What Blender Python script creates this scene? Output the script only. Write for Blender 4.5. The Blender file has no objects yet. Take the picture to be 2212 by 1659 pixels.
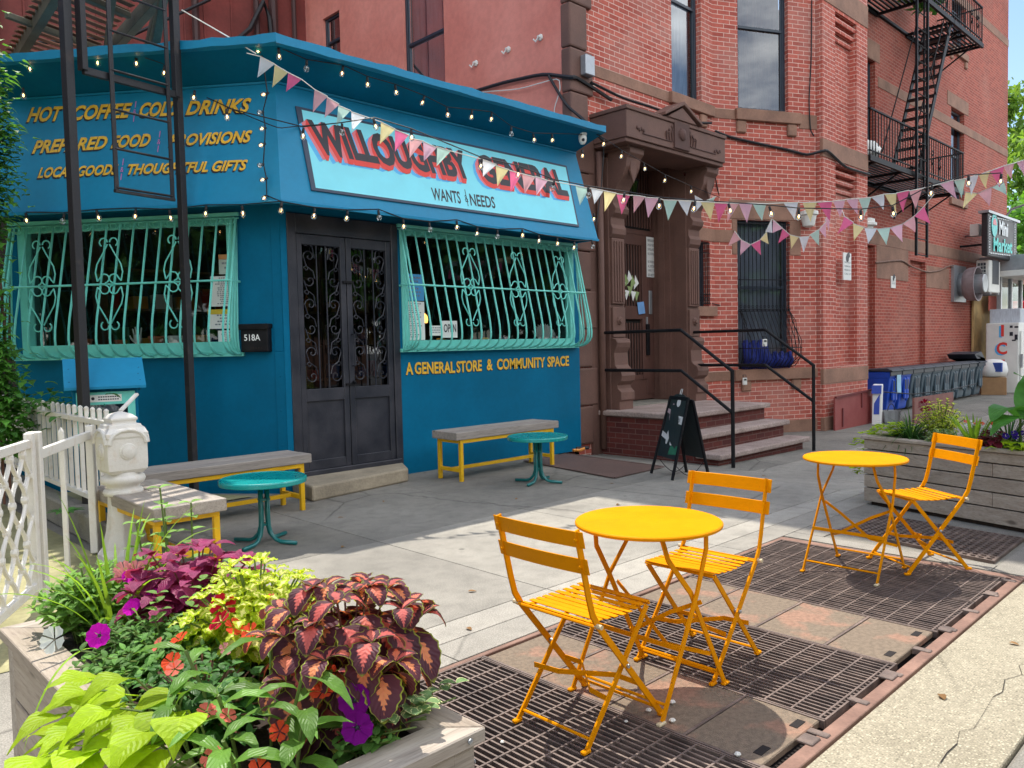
import bpy, math, random
from mathutils import Vector, Matrix
V = Vector
R = random.Random(7)
rad = math.radians
scene = bpy.context.scene
COL = scene.collection

# ------------------------------------------------------------------ camera
# world: X runs along the street (away to the right), Y towards the buildings, Z up.
F_PX, PIT, ROL, YAW, CAM_H = 1700.0, 0.0477, -0.0222, 0.7994, 1.45
CXP, CYP, SC = 1106.0, 829.5, 1.73599


def _rollm(v):
    c, s = math.cos(ROL), math.sin(ROL)
    return V((c * v.x - s * v.y, s * v.x + c * v.y, v.z))


_up = _rollm(V((0, -math.cos(PIT), -math.sin(PIT))))
_ho = _rollm(V((0, -math.sin(PIT), math.cos(PIT))))
_ri = _rollm(V((1, 0, 0)))
_a = math.cos(YAW) * _ho + math.sin(YAW) * _ri
_b = -math.cos(YAW) * _ri + math.sin(YAW) * _ho
CM = Matrix((_a, _b, _up))
EYE = V((0, 0, CAM_H))

cam_d = bpy.data.cameras.new('camera')
cam = bpy.data.objects.new('camera', cam_d)
COL.objects.link(cam)
rx = CM @ V((1, 0, 0)); ry = -(CM @ V((0, 1, 0))); rz = -(CM @ V((0, 0, 1)))
m = Matrix((rx, ry, rz)).transposed().to_4x4()
m.translation = EYE
cam.matrix_world = m
cam_d.sensor_width = 36.0
cam_d.sensor_fit = 'HORIZONTAL'
cam_d.lens = F_PX / 2212.0 * 36.0
cam_d.clip_start = 0.05
cam_d.clip_end = 2000
scene.camera = cam

# ------------------------------------------------------------------ light
SUN = V((0.15, 0.452, 1.0)).normalized()
SUN_EL = math.asin(SUN.z)
SUN_AZ = math.atan2(SUN.x, SUN.y)
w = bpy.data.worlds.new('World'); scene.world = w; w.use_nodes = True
nt = w.node_tree
bg = nt.nodes['Background']
sky = nt.nodes.new('ShaderNodeTexSky'); sky.sky_type = 'NISHITA'
sky.sun_disc = False
sky.sun_elevation = SUN_EL; sky.sun_rotation = SUN_AZ
sky.air_density = 1.0; sky.dust_density = 0.4; sky.ozone_density = 1.6
# broken white cloud in unseen sky behind camera, brightened to light the shaded fronts
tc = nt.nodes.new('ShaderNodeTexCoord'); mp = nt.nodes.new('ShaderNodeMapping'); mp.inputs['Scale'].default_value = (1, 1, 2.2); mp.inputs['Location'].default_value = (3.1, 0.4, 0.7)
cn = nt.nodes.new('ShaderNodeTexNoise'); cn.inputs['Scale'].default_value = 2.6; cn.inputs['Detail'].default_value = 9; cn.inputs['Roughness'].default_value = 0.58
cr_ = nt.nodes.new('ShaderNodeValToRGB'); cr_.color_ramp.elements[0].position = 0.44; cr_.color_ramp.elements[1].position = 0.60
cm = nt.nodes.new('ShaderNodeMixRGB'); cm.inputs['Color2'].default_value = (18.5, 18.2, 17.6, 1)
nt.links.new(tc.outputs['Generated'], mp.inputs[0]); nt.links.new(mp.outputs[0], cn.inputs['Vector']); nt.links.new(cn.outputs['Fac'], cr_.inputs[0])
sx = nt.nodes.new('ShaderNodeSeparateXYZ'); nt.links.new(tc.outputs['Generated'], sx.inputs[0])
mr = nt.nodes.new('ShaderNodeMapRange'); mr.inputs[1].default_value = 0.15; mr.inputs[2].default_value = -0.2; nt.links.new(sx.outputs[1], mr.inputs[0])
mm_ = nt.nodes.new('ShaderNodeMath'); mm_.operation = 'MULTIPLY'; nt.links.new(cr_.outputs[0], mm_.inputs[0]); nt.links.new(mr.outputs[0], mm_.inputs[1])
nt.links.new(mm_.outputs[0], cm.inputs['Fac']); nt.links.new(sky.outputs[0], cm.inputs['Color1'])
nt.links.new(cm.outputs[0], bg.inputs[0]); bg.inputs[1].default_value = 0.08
sd = bpy.data.lights.new('sun', 'SUN'); sd.energy = 2.15; sd.angle = rad(0.55); sd.color = (1.0, 0.94, 0.84)
so = bpy.data.objects.new('sun', sd); COL.objects.link(so)
so.rotation_euler = SUN.to_track_quat('Z', 'Y').to_euler(); so.location = (0, 0, 40)
scene.view_settings.view_transform = 'Standard'
scene.view_settings.look = 'None'
scene.view_settings.gamma = 1.0
scene.view_settings.exposure = 1.56

# ------------------------------------------------------------------ rays: photo measurements to places in the world


def ray(p): return CM @ V(((p[0] - CXP) / F_PX, (p[1] - CYP) / F_PX, 1.0))
def onz(p, z=0.0): d = ray(p); return EYE + d * ((z - CAM_H) / d.z)
def onx(p, x): d = ray(p); return EYE + d * (x / d.x)
def ony(p, y): d = ray(p); return EYE + d * (y / d.y)
def onp(p, q, n): d = ray(p); n = V(n); return EYE + d * ((V(q) - EYE).dot(n) / d.dot(n))
def zz(x0, y0, k): return lambda px, py: ((x0 + px / k) / SC, (y0 + py / k) / SC)


Z2 = zz(900, 0, 1.58); Z3 = zz(2000, 0, 1.8433); Z4 = zz(3040, 0, 2.0737); Z4b = zz(3040, 700, 2.0737)
Z1b = zz(2100, 600, 1.3827); ZA = zz(2150, 1150, 2.37); Za = zz(0, 0, 2.011); Zb = zz(0, 750, 2.011)
Zc = zz(1000, 750, 1.4423); ZL = zz(0, 1350, 1.784); Z6 = zz(2640, 1400, 1.8433); Z7 = zz(2540, 1980, 1.7015)
Z5 = zz(1580, 1650, 1.3486); Zf = zz(0, 1950, 1.2022)


def gz(x):  # the ground falls a little towards the right
    if x < 7.5: return 0.0
    if x < 9.0: return -0.18 * (x - 7.5) / 1.5
    if x > 14.3: return -0.25
    return -0.18 - 0.07 * (x - 9.0) / 5.3

# ------------------------------------------------------------------ objects


def tag(o, label=None, cat=None, group=None, kind=None):
    if label: o['label'] = label
    if cat: o['category'] = cat
    if group: o['group'] = group
    if kind: o['kind'] = kind
    return o


def thing(name, label, cat, loc=(0, 0, 0), rz=0.0, group=None):
    o = bpy.data.objects.new(name, None); COL.objects.link(o)
    o.empty_display_size = 0.1
    o.location = loc; o.rotation_euler = (0, 0, rz)
    return tag(o, label, cat, group)


def wmat(o):
    mm = Matrix.Translation(o.location) @ o.rotation_euler.to_matrix().to_4x4()
    return wmat(o.parent) @ mm if o.parent else mm


def dup(root, loc=None, rz=None, label=None, name=None):
    def cp(o, par):
        c = o.copy(); COL.objects.link(c)
        if par: c.parent = par
        for ch in [x for x in ALLOBJ if x.parent == o]:
            cp(ch, c)
        return c
    ALLOBJ = list(COL.objects)
    r = cp(root, None)
    if loc is not None: r.location = loc
    if rz is not None: r.rotation_euler = (0, 0, rz)
    if label: r['label'] = label
    return r


class MB:
    def __init__(s):
        s.v = []; s.f = []; s.u = []; s.m = []; s.t = []

    def add(s, pts, faces, mi=0, uvs=None, t=0.5):
        b = len(s.v)
        s.v += [V(p) for p in pts]
        for i, f in enumerate(faces):
            s.f.append([b + k for k in f]); s.m.append(mi); s.t.append(t)
            s.u.append(uvs[i] if uvs else None)
        return s

    def quad(s, a, b, c, d, mi=0, uv=None, t=0.5): return s.add([a, b, c, d], [(0, 1, 2, 3)], mi, [uv] if uv else None, t)

    def poly(s, pts, mi=0, t=0.5): return s.add(pts, [tuple(range(len(pts)))], mi, None, t)

    def ob(s, c, ax, ay, az, mi=0, t=0.5):
        c = V(c); ax, ay, az = V(ax), V(ay), V(az)
        if ax.cross(ay).dot(az) < 0: ax = -ax
        p = [c + i * ax + j * ay + k * az for k in (-1, 1) for j in (-1, 1) for i in (-1, 1)]
        return s.add(p, [(0, 2, 3, 1), (4, 5, 7, 6), (0, 1, 5, 4), (2, 6, 7, 3), (0, 4, 6, 2), (1, 3, 7, 5)], mi, None, t)

    def box(s, x0, y0, z0, x1, y1, z1, mi=0, t=0.5):
        return s.ob(((x0 + x1) / 2, (y0 + y1) / 2, (z0 + z1) / 2), ((x1 - x0) / 2, 0, 0), (0, (y1 - y0) / 2, 0), (0, 0, (z1 - z0) / 2), mi, t)

    def bar(s, p, q, wd, th, up=(0, 0, 1), mi=0, t=0.5):
        p, q = V(p), V(q); d = (q - p)
        if d.length < 1e-6: return s
        dn = d.normalized(); u = V(up)
        sd_ = dn.cross(u)
        if sd_.length < 1e-4: sd_ = dn.cross(V((1, 0, 0)))
        sd_.normalize(); u = sd_.cross(dn)
        return s.ob((p + q) / 2, d / 2, sd_ * wd / 2, u * th / 2, mi, t)

    def bars(s, pts, wd, th, up=(0, 0, 1), mi=0):  # a swept flat bar with mitred bends
        pts = [V(p) for p in pts]; n = len(pts); rings = []
        for i, p in enumerate(pts):
            d = ((pts[min(i + 1, n - 1)] - p).normalized() if i < n - 1 else V()) + ((p - pts[i - 1]).normalized() if i else V())
            d.normalize(); sd_ = d.cross(V(up)).normalized(); u = sd_.cross(d)
            k = 1.0
            rings.append([p + sd_ * a * wd / 2 * k + u * b * th / 2 for a, b in ((-1, -1), (1, -1), (1, 1), (-1, 1))])
        return s.loft(rings, True, mi)

    def loft(s, rings, cap=True, mi=0, closed=False, t=0.5):
        n = len(rings[0]); v = [p for r in rings for p in r]; f = []
        L = len(rings)
        for i in range(L if closed else L - 1):
            for j in range(n):
                a = i * n; b = ((i + 1) % L) * n; k = (j + 1) % n
                f.append((a + j, a + k, b + k, b + j))
        if cap and not closed:
            f.append(tuple(range(n - 1, -1, -1))); f.append(tuple((L - 1) * n + j for j in range(n)))
        return s.add(v, f, mi, None, t)

    def tube(s, pts, r, n=6, closed=False, mi=0, r2=None, t=0.5):
        pts = [V(p) for p in pts]; L = len(pts)
        up = V((0, 0, 1)); rings = []
        prev = None
        for i, p in enumerate(pts):
            if closed: d = pts[(i + 1) % L] - pts[i - 1]
            else: d = pts[min(i + 1, L - 1)] - pts[max(i - 1, 0)]
            if d.length < 1e-9: d = V((0, 0, 1))
            d.normalize()
            if prev is None:
                a = d.cross(up)
                if a.length < 0.05: a = d.cross(V((1, 0, 0)))
            else:
                a = prev - d * prev.dot(d)
                if a.length < 1e-4: a = d.cross(up)
            a.normalize(); b = d.cross(a); prev = a
            rr = r if r2 is None else r + (r2 - r) * i / max(1, L - 1)
            rings.append([p + (a * math.cos(2 * math.pi * k / n) + b * math.sin(2 * math.pi * k / n)) * rr for k in range(n)])
        return s.loft(rings, True, mi, closed, t)

    def lathe(s, prof, c=(0, 0, 0), n=16, ax=(0, 0, 1), mi=0, sq=False, cap=True, ph=0.0):
        c = V(c); ax = V(ax).normalized(); a = ax.cross(V((0, 0, 1)))
        if a.length < 1e-3: a = V((1, 0, 0))
        a.normalize(); b = ax.cross(a)
        rings = [[c + ax * z + (a * math.cos(2 * math.pi * k / n + ph) + b * math.sin(2 * math.pi * k / n + ph)) * r for k in range(n)] for r, z in prof]
        return s.loft(rings, cap, mi)

    def ext(s, poly, vec, mi=0, t=0.5):  # closed planar outline pushed along vec
        poly = [V(p) for p in poly]; n = len(poly); vec = V(vec)
        nn = V((0, 0, 0))
        for i in range(n): nn += poly[i].cross(poly[(i + 1) % n])
        if nn.dot(vec) < 0: poly = poly[::-1]
        v = poly + [p + vec for p in poly]
        f = [tuple(range(n - 1, -1, -1)), tuple(range(n, 2 * n))] + [(i, (i + 1) % n, n + (i + 1) % n, n + i) for i in range(n)]
        return s.add(v, f, mi, None, t)

    def build(s, name, mats, parent=None, smooth=False, bevel=0.0, local=False, seg=1, autos=None):
        me = bpy.data.meshes.new(name)
        vs = s.v
        if parent is not None and not local:
            inv = wmat(parent).inverted(); vs = [inv @ p for p in s.v]
        me.from_pydata([tuple(p) for p in vs], [], s.f)
        if not isinstance(mats, (list, tuple)): mats = [mats]
        for mm in mats: me.materials.append(mm)
        uvl = me.uv_layers.new(name='uv')
        ta = me.attributes.new('tint', 'FLOAT', 'FACE')
        for i, p in enumerate(me.polygons):
            p.material_index = min(s.m[i], len(mats) - 1)
            p.use_smooth = smooth
            ta.data[i].value = s.t[i]
            uv = s.u[i]
            if uv is None:
                n = p.normal
                if parent is not None and not local: pts = [s.v[k] for k in s.f[i]]; n = wmat(parent).to_3x3() @ n
                else: pts = [s.v[k] for k in s.f[i]]
                if abs(n.z) > 0.7: uv = [(q.x, q.y) for q in pts]
                else:
                    tx = V((-n.y, n.x, 0)); tx.normalize()
                    uv = [(q.dot(tx), q.z) for q in pts]
            for li, q in zip(p.loop_indices, uv): uvl.data[li].uv = q
        o = bpy.data.objects.new(name, me); COL.objects.link(o)
        if parent is not None: o.parent = parent
        if bevel:
            b = o.modifiers.new('bevel', 'BEVEL'); b.width = bevel; b.segments = seg; b.limit_method = 'ANGLE'; b.angle_limit = rad(40)
        return o


def rot_ring(c, r, n, ax, ay): return [V(c) + V(ax) * math.cos(2 * math.pi * k / n) * r + V(ay) * math.sin(2 * math.pi * k / n) * r for k in range(n)]


def text_mesh(body, bold=0.0, shear=0.0, space=1.0):
    cu = bpy.data.curves.new('lettering', 'FONT'); cu.body = body; cu.offset = bold; cu.shear = shear
    cu.space_character = space; cu.fill_mode = 'FRONT'; cu.resolution_u = 3
    o = bpy.data.objects.new('lettering', cu); COL.objects.link(o)
    dg = bpy.context.evaluated_depsgraph_get()
    me = bpy.data.meshes.new_from_object(o.evaluated_get(dg))
    vs = [v.co.copy() for v in me.vertices]; fs = [list(p.vertices) for p in me.polygons]
    bpy.data.objects.remove(o); bpy.data.curves.remove(cu); bpy.data.meshes.remove(me)
    xs = [p.x for p in vs]; ys = [p.y for p in vs]
    x0, x1, y0, y1 = min(xs), max(xs), min(ys), max(ys)
    return [((p.x - x0) / (x1 - x0), (p.y - y0) / (y1 - y0)) for p in vs], fs


def put_text(mb, body, bl, br, h, nrm, eps=0.003, mi=0, bold=0.0, shear=0.0, up=None, off=(0, 0), space=1.0):
    bl, br = V(bl), V(br); nrm = V(nrm).normalized(); rt = br - bl
    u = (V(up) if up is not None else nrm.cross(rt)).normalized()
    vs, fs = text_mesh(body, bold, shear, space)
    rn = rt.normalized()
    pts = [bl + rt * x + u * h * y + nrm * eps + rn * off[0] + u * off[1] for x, y in vs]
    # keep faces looking outward
    out = []
    for f in fs:
        a, b, c = pts[f[0]], pts[f[1]], pts[f[2]]
        out.append(f if (b - a).cross(c - a).dot(nrm) >= 0 else f[::-1])
    mb.add(pts, out, mi)
    return mb
# ------------------------------------------------------------------ materials


def lin(r, g, b):
    return tuple(((c / 255) / 12.92 if c / 255 <= 0.04045 else ((c / 255 + 0.055) / 1.055) ** 2.4) for c in (r, g, b))


class NT:
    def __init__(s, name):
        s.m = bpy.data.materials.new(name); s.m.use_nodes = True
        s.t = s.m.node_tree; s.t.nodes.clear()
        s.out = s.n('OutputMaterial')

    def n(s, typ, **kw):
        nd = s.t.nodes.new('ShaderNode' + typ)
        for k, v in kw.items():
            if k in ('operation', 'blend_type', 'data_type', 'feature', 'noise_dimensions', 'attribute_name', 'distance', 'wave_type', 'bands_direction', 'offset', 'squash'): setattr(nd, k, v)
        return nd

    def set(s, nd, key, val):
        if hasattr(val, 'default_value') or hasattr(val, 'is_linked'): s.t.links.new(val, nd.inputs[key])
        else:
            if isinstance(val, tuple) and len(val) == 3 and nd.inputs[key].type == 'RGBA': val = val + (1,)
            nd.inputs[key].default_value = val

    def coord(s, kind='Object', scale=(1, 1, 1)):
        c = s.n('TexCoord'); mp = s.n('Mapping')
        s.t.links.new(c.outputs[kind], mp.inputs[0]); mp.inputs['Scale'].default_value = scale
        return mp.outputs[0]

    def noise(s, vec, scale, detail=4, rough=0.55):
        nd = s.n('TexNoise'); s.set(nd, 'Vector', vec); s.set(nd, 'Scale', scale); s.set(nd, 'Detail', detail); s.set(nd, 'Roughness', rough)
        return nd.outputs['Fac']

    def ramp(s, fac, a, b, ca=(0, 0, 0), cb=(1, 1, 1)):
        nd = s.n('ValToRGB'); s.set(nd, 'Fac', fac); e = nd.color_ramp.elements
        e[0].position = a; e[1].position = b; e[0].color = tuple(ca) + (1,); e[1].color = tuple(cb) + (1,)
        return nd.outputs[0]

    def mix(s, fac, a, b, bt='MIX'):
        nd = s.n('MixRGB', blend_type=bt); s.set(nd, 'Fac', fac); s.set(nd, 'Color1', a); s.set(nd, 'Color2', b)
        return nd.outputs[0]

    def math(s, op, a, b=0.0):
        nd = s.n('Math', operation=op); s.set(nd, 0, a); s.set(nd, 1, b); return nd.outputs[0]

    def attr(s, name):
        nd = s.n('Attribute', attribute_name=name); return nd.outputs['Fac']

    def pr(s, col, rough=0.5, metal=0.0, bump=None, bs=0.3, bd=0.01, spec=0.5, coat=0.0, emit=None, es=0.0, link=True):
        p = s.n('BsdfPrincipled'); s.set(p, 'Base Color', col); s.set(p, 'Roughness', rough); s.set(p, 'Metallic', metal)
        s.set(p, 'Specular IOR Level', spec)
        if coat: s.set(p, 'Coat Weight', coat); s.set(p, 'Coat Roughness', 0.15)
        if emit: s.set(p, 'Emission Color', emit); s.set(p, 'Emission Strength', es)
        if bump is not None:
            b = s.n('Bump'); s.set(b, 'Height', bump); s.set(b, 'Strength', bs); s.set(b, 'Distance', bd)
            s.t.links.new(b.outputs[0], p.inputs['Normal'])
        if link: s.t.links.new(p.outputs[0], s.out.inputs[0])
        return p


def mul(c, k): return tuple(min(1, x * k) for x in c)


def mat(name, col, rough=0.55, metal=0.0, var=0.12, scale=5.0, col2=None, lo=0.35, hi=0.7, bump=0.0, bscale=60.0, spec=0.5, tint=0.0, coat=0.0, fine=0.0, stretch=(1, 1, 1)):
    T = NT(name); vec = T.coord('Object', stretch)
    n1 = T.noise(vec, scale, 5)
    c = T.mix(T.ramp(n1, lo, hi), mul(col, 1 - var), col2 if col2 else mul(col, 1 + var))
    if fine: c = T.mix(T.ramp(T.noise(vec, scale * 14, 3), 0.4, 0.62), c, T.mix(1.0, c, (1 - fine,) * 3, 'MULTIPLY'))
    if tint:
        a = T.attr('tint'); k = T.math('ADD', T.math('MULTIPLY', T.math('SUBTRACT', a, 0.5), 2 * tint), 1.0)
        c = T.mix(1.0, c, k, 'MULTIPLY')
    rv = T.math('ADD', T.math('MULTIPLY', n1, 0.16), rough - 0.08)
    T.pr(c, rv, metal, T.noise(vec, bscale, 3) if bump else None, bump, 0.01, spec, coat)
    return T.m


def brick_mat(name, c1, c2, mortar, stain=0.3, bw=0.24, rh=0.077, ms=0.006, pale=0.25):
    T = NT(name); uv = T.coord('UV')
    b = T.n('TexBrick'); b.offset = 0.5
    T.set(b, 'Vector', uv); T.set(b, 'Scale', 1.0); T.set(b, 'Color1', c1); T.set(b, 'Color2', c2); T.set(b, 'Mortar', mortar)
    T.set(b, 'Mortar Size', ms); T.set(b, 'Mortar Smooth', 0.2); T.set(b, 'Bias', 0.0); T.set(b, 'Brick Width', bw); T.set(b, 'Row Height', rh)
    ob = T.coord('Object')
    n1 = T.noise(ob, 0.9, 6, 0.6); n2 = T.noise(ob, 22, 3)
    c = T.mix(T.ramp(n2, 0.3, 0.75), T.mix(1, b.outputs[0], (0.8,) * 3, 'MULTIPLY'), b.outputs[0])
    c = T.mix(T.math('MULTIPLY', T.ramp(n1, 0.5, 0.75), pale), c, mul(mortar, 0.9))
    c = T.mix(T.math('MULTIPLY', T.ramp(T.noise(ob, 0.45, 5), 0.5, 0.7), stain), c, mul(c1, 0.45))
    hgt = T.math('ADD', T.math('MULTIPLY', b.outputs['Fac'], -1.0), T.math('MULTIPLY', n2, 0.35))
    T.pr(c, 0.85, 0, hgt, 0.6, 0.008, 0.25)
    return T.m


def concrete_mat(name, c, c2, tint=0.18, agg=0.0, crack=0.0):
    T = NT(name); vec = T.coord('Object')
    n1 = T.noise(vec, 0.8, 7, 0.65); n2 = T.noise(vec, 9, 5, 0.6); n3 = T.noise(vec, 140, 2)
    col = T.mix(T.ramp(n1, 0.35, 0.68), mul(c, .94), mul(c2, 1.05))
    col = T.mix(T.math('MULTIPLY', T.ramp(n2, 0.45, 0.75), 0.42), col, mul(c, 0.6))
    ve = T.n('TexVoronoi', feature='DISTANCE_TO_EDGE'); T.set(ve, 'Vector', T.mix(0.12, vec, T.noise(vec, 3, 4))); T.set(ve, 'Scale', 0.55)
    ck = T.math('MULTIPLY', T.ramp(ve.outputs['Distance'], 0.001, 0.006, (1, 1, 1), (0, 0, 0)), T.ramp(T.noise(vec, 0.35, 2), 0.48, 0.54))
    col = T.mix(T.math('MULTIPLY', ck, 0.6), col, mul(c, 0.25))
    sp = T.ramp(n3, 0.42, 0.66, (0.78,) * 3, (1.16,) * 3)
    col = T.mix(1.0, col, sp, 'MULTIPLY')
    # dark gum spots and drips
    vo = T.n('TexVoronoi'); T.set(vo, 'Vector', vec); T.set(vo, 'Scale', 2.3)
    col = T.mix(T.math('MULTIPLY', T.ramp(vo.outputs['Distance'], 0.035, 0.06, (1, 1, 1), (0, 0, 0)), 0.7), col, mul(c, 0.32))
    col = T.mix(T.math('MULTIPLY', T.ramp(T.noise(vec, 2.2, 6, 0.7), 0.56, 0.74), 0.4), col, mul(c, 0.5))
    h = n3
    if agg:
        v2 = T.n('TexVoronoi'); T.set(v2, 'Vector', vec); T.set(v2, 'Scale', agg)
        bw = T.n('RGBToBW'); T.t.links.new(v2.outputs['Color'], bw.inputs[0])
        pb = T.ramp(bw.outputs[0], 0.2, 0.85, mul(c, 0.55), mul(c2, 1.35))
        col = T.mix(T.ramp(v2.outputs['Distance'], 0.3, 0.55, (1, 1, 1), (0, 0, 0)), col, pb)
        col = T.mix(T.math('MULTIPLY', T.ramp(n1, 0.5, 0.7), 0.6), col, c2)
        h = T.math('SUBTRACT', T.math('MULTIPLY', n3, 0.4), v2.outputs['Distance'])
    a = T.attr('tint'); k = T.math('ADD', T.math('MULTIPLY', T.math('SUBTRACT', a, 0.5), 2 * tint), 1.0)
    col = T.mix(1.0, col, k, 'MULTIPLY')
    T.pr(col, 0.88, 0, h, 0.35, 0.006, 0.25)
    return T.m


def wood_mat(name, c, c2, axis=0, dark=None, knots=True):
    T = NT(name); st = [9, 9, 9]; st[axis] = 0.7
    vec = T.coord('Object', tuple(st)); v1 = T.coord('Object')
    n1 = T.noise(vec, 3.0, 6, 0.7); n2 = T.noise(vec, 14, 4, 0.6)
    col = T.mix(T.ramp(n1, 0.3, 0.7), c, c2)
    col = T.mix(T.math('MULTIPLY', T.ramp(n2, 0.5, 0.72), 0.55), col, mul(c, 0.5))
    if knots:
        s2 = [7, 7, 7]; s2[axis] = 2.6
        vo = T.n('TexVoronoi'); T.set(vo, 'Vector', T.coord('Object', tuple(s2))); T.set(vo, 'Scale', 0.8)
        col = T.mix(T.math('MULTIPLY', T.ramp(vo.outputs['Distance'], 0.05, 0.12, (1, 1, 1), (0, 0, 0)), 0.75), col, dark or mul(c, 0.25))
    a = T.attr('tint'); k = T.math('ADD', T.math('MULTIPLY', T.math('SUBTRACT', a, 0.5), 0.4), 1.0)
    col = T.mix(1.0, col, k, 'MULTIPLY')
    T.pr(col, 0.8, 0, n2, 0.4, 0.004, 0.25)
    return T.m


def glass_mat(name, tint=(0.55, 0.6, 0.62), refl=0.10, rough=0.02):
    T = NT(name)
    tr = T.n('BsdfTransparent'); T.set(tr, 0, tint)
    gl = T.n('BsdfGlossy'); T.set(gl, 'Color', (0.9, 0.95, 1.0)); T.set(gl, 'Roughness', rough)
    fr = T.n('Fresnel'); T.set(fr, 'IOR', 1.5)
    vec = T.coord('Object'); b = T.n('Bump'); T.set(b, 'Height', T.noise(vec, 1.6, 2)); T.set(b, 'Strength', 0.006); T.set(b, 'Distance', 0.01)
    T.t.links.new(b.outputs[0], gl.inputs['Normal'])
    k = T.math('MINIMUM', T.math('ADD', T.math('MULTIPLY', fr.outputs[0], 0.7), refl), 1.0)
    mx = T.n('MixShader'); T.t.links.new(k, mx.inputs[0]); T.t.links.new(tr.outputs[0], mx.inputs[1]); T.t.links.new(gl.outputs[0], mx.inputs[2])
    T.t.links.new(mx.outputs[0], T.out.inputs[0])
    return T.m


def leaf_mat(name, base, pat=None, mid=None, edge=None, trans=0.35, rough=0.45, vein=0.25, spot=1.0, tint=0.25, ew=.84, mid2=None):
    """leaf uv: x across 0..1 (0.5 is the midrib), y from stalk to tip. mid = colour of the centre blotch, edge = rim colour."""
    T = NT(name)
    tc = T.n('TexCoord'); sep = T.n('SeparateXYZ'); T.t.links.new(tc.outputs['UV'], sep.inputs[0])
    x, y = sep.outputs[0], sep.outputs[1]
    ax = T.math('MULTIPLY', T.math('ABSOLUTE', T.math('SUBTRACT', x, 0.5)), 2.0)
    vec = T.coord('Object'); nz = T.noise(vec, 55, 3)
    col = T.mix(T.ramp(T.noise(vec, 9, 3), 0.35, 0.7), mul(base, 0.8), mul(base, 1.2))
    jag = T.math('MULTIPLY', T.math('SUBTRACT', nz, 0.5), 0.55)
    # side veins
    vv = T.math('SINE', T.math('MULTIPLY', T.math('SUBTRACT', y, T.math('MULTIPLY', ax, 0.35)), 52.0))
    if mid:
        d = T.math('ADD', T.math('ADD', ax, T.math('MULTIPLY', T.math('ABSOLUTE', T.math('SUBTRACT', y, 0.42)), 0.95)), T.math('ADD', jag, T.math('MULTIPLY', vv, 0.07)))
        d = T.math('ADD', d, T.math('MULTIPLY', T.math('SUBTRACT', T.attr('tint'), .5), .22))
        col = T.mix(T.ramp(d, 0.44 * spot, 0.56 * spot, (1, 1, 1), (0, 0, 0)), col, T.mix(T.ramp(T.attr('tint'), .3, .7), mid, mid2) if mid2 else mid)
    if edge:
        e = T.math('ADD', ax, T.math('MULTIPLY', jag, 0.25))
        e = T.math('MAXIMUM', e, T.math('MULTIPLY', y, 0.98))
        col = T.mix(T.ramp(e, ew, ew + .06), col, edge)
    if vein:
        col = T.mix(T.math('MULTIPLY', T.ramp(ax, 0.02, 0.07, (1, 1, 1), (0, 0, 0)), vein), col, mul(base, 2.2))
        col = T.mix(T.math('MULTIPLY', T.ramp(vv, 0.72, 0.98), vein * 0.5), col, mul(base, 0.55))
    a = T.attr('tint'); k = T.math('ADD', T.math('MULTIPLY', T.math('SUBTRACT', a, 0.5), 2 * tint), 1.0)
    col = T.mix(1.0, col, k, 'MULTIPLY')
    p = T.pr(col, rough + .1, 0, vv, 0.25, 0.004, 0.28, link=False)
    tr = T.n('BsdfTranslucent'); T.set(tr, 0, T.mix(1.0, col, (1.7, 1.6, 0.9), 'MULTIPLY'))
    mx = T.n('MixShader'); mx.inputs[0].default_value = trans
    T.t.links.new(p.outputs[0], mx.inputs[1]); T.t.links.new(tr.outputs[0], mx.inputs[2]); T.t.links.new(mx.outputs[0], T.out.inputs[0])
    return T.m


def cloth_mat(name, c, trans=0.45, hole=0.0):
    T = NT(name); vec = T.coord('Object')
    col = T.mix(T.ramp(T.noise(vec, 12, 3), 0.35, 0.7), mul(c, 0.92), c)
    p = T.pr(col, 0.9, 0, T.noise(vec, 500, 2), 0.2, 0.002, 0.1, link=False)
    tr = T.n('BsdfTranslucent'); T.set(tr, 0, col)
    mx = T.n('MixShader'); mx.inputs[0].default_value = trans
    T.t.links.new(p.outputs[0], mx.inputs[1]); T.t.links.new(tr.outputs[0], mx.inputs[2])
    sh = mx.outputs[0]
    if hole:
        tp = T.n('BsdfTransparent'); m2 = T.n('MixShader'); m2.inputs[0].default_value = hole
        T.t.links.new(sh, m2.inputs[1]); T.t.links.new(tp.outputs[0], m2.inputs[2]); sh = m2.outputs[0]
    T.t.links.new(sh, T.out.inputs[0])
    return T.m


def glow_mat(name, c, s):
    T = NT(name); e = T.n('Emission'); T.set(e, 0, c); T.set(e, 1, s); T.t.links.new(e.outputs[0], T.out.inputs[0]); return T.m


BLUE = mat('teal_blue_paint', lin(0, 103, 140), 0.6, spec=.12, var=0.13, scale=1.3, bump=0.08, bscale=30, fine=0.05)
BLUE2 = mat('blue_fascia_paint', lin(14, 130, 172), 0.5, spec=.35, var=0.08, scale=1.1, bump=0.06, bscale=20, fine=0.05)
MINT = mat('mint_enamel', lin(112, 212, 200), 0.4, var=0.08, scale=8, fine=0.06)
CYAN = mat('pale_cyan_sign_paint', lin(126, 222, 238), 0.5, var=0.05, scale=3)
SIGNBLUE = mat('sign_shadow_blue', lin(78, 178, 235), 0.5, var=0.03)
SIGNRED = mat('sign_red', lin(222, 58, 48), 0.5, var=0.05)
SIGNPINK = mat('sign_pink', lin(226, 120, 128), 0.5, var=0.05)
INK = mat('black_lettering', lin(28, 30, 42), 0.5, var=0.1)
GOLD = mat('yellow_lettering', lin(240, 188, 52), 0.5, var=0.16, scale=14, fine=.14)
PINKPAINT = mat('pink_ampersand_paint', lin(205, 120, 190), 0.5, var=0.05)
WHITEPAINT = mat('white_lettering', lin(238, 238, 236), 0.5, var=0.03)
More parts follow.
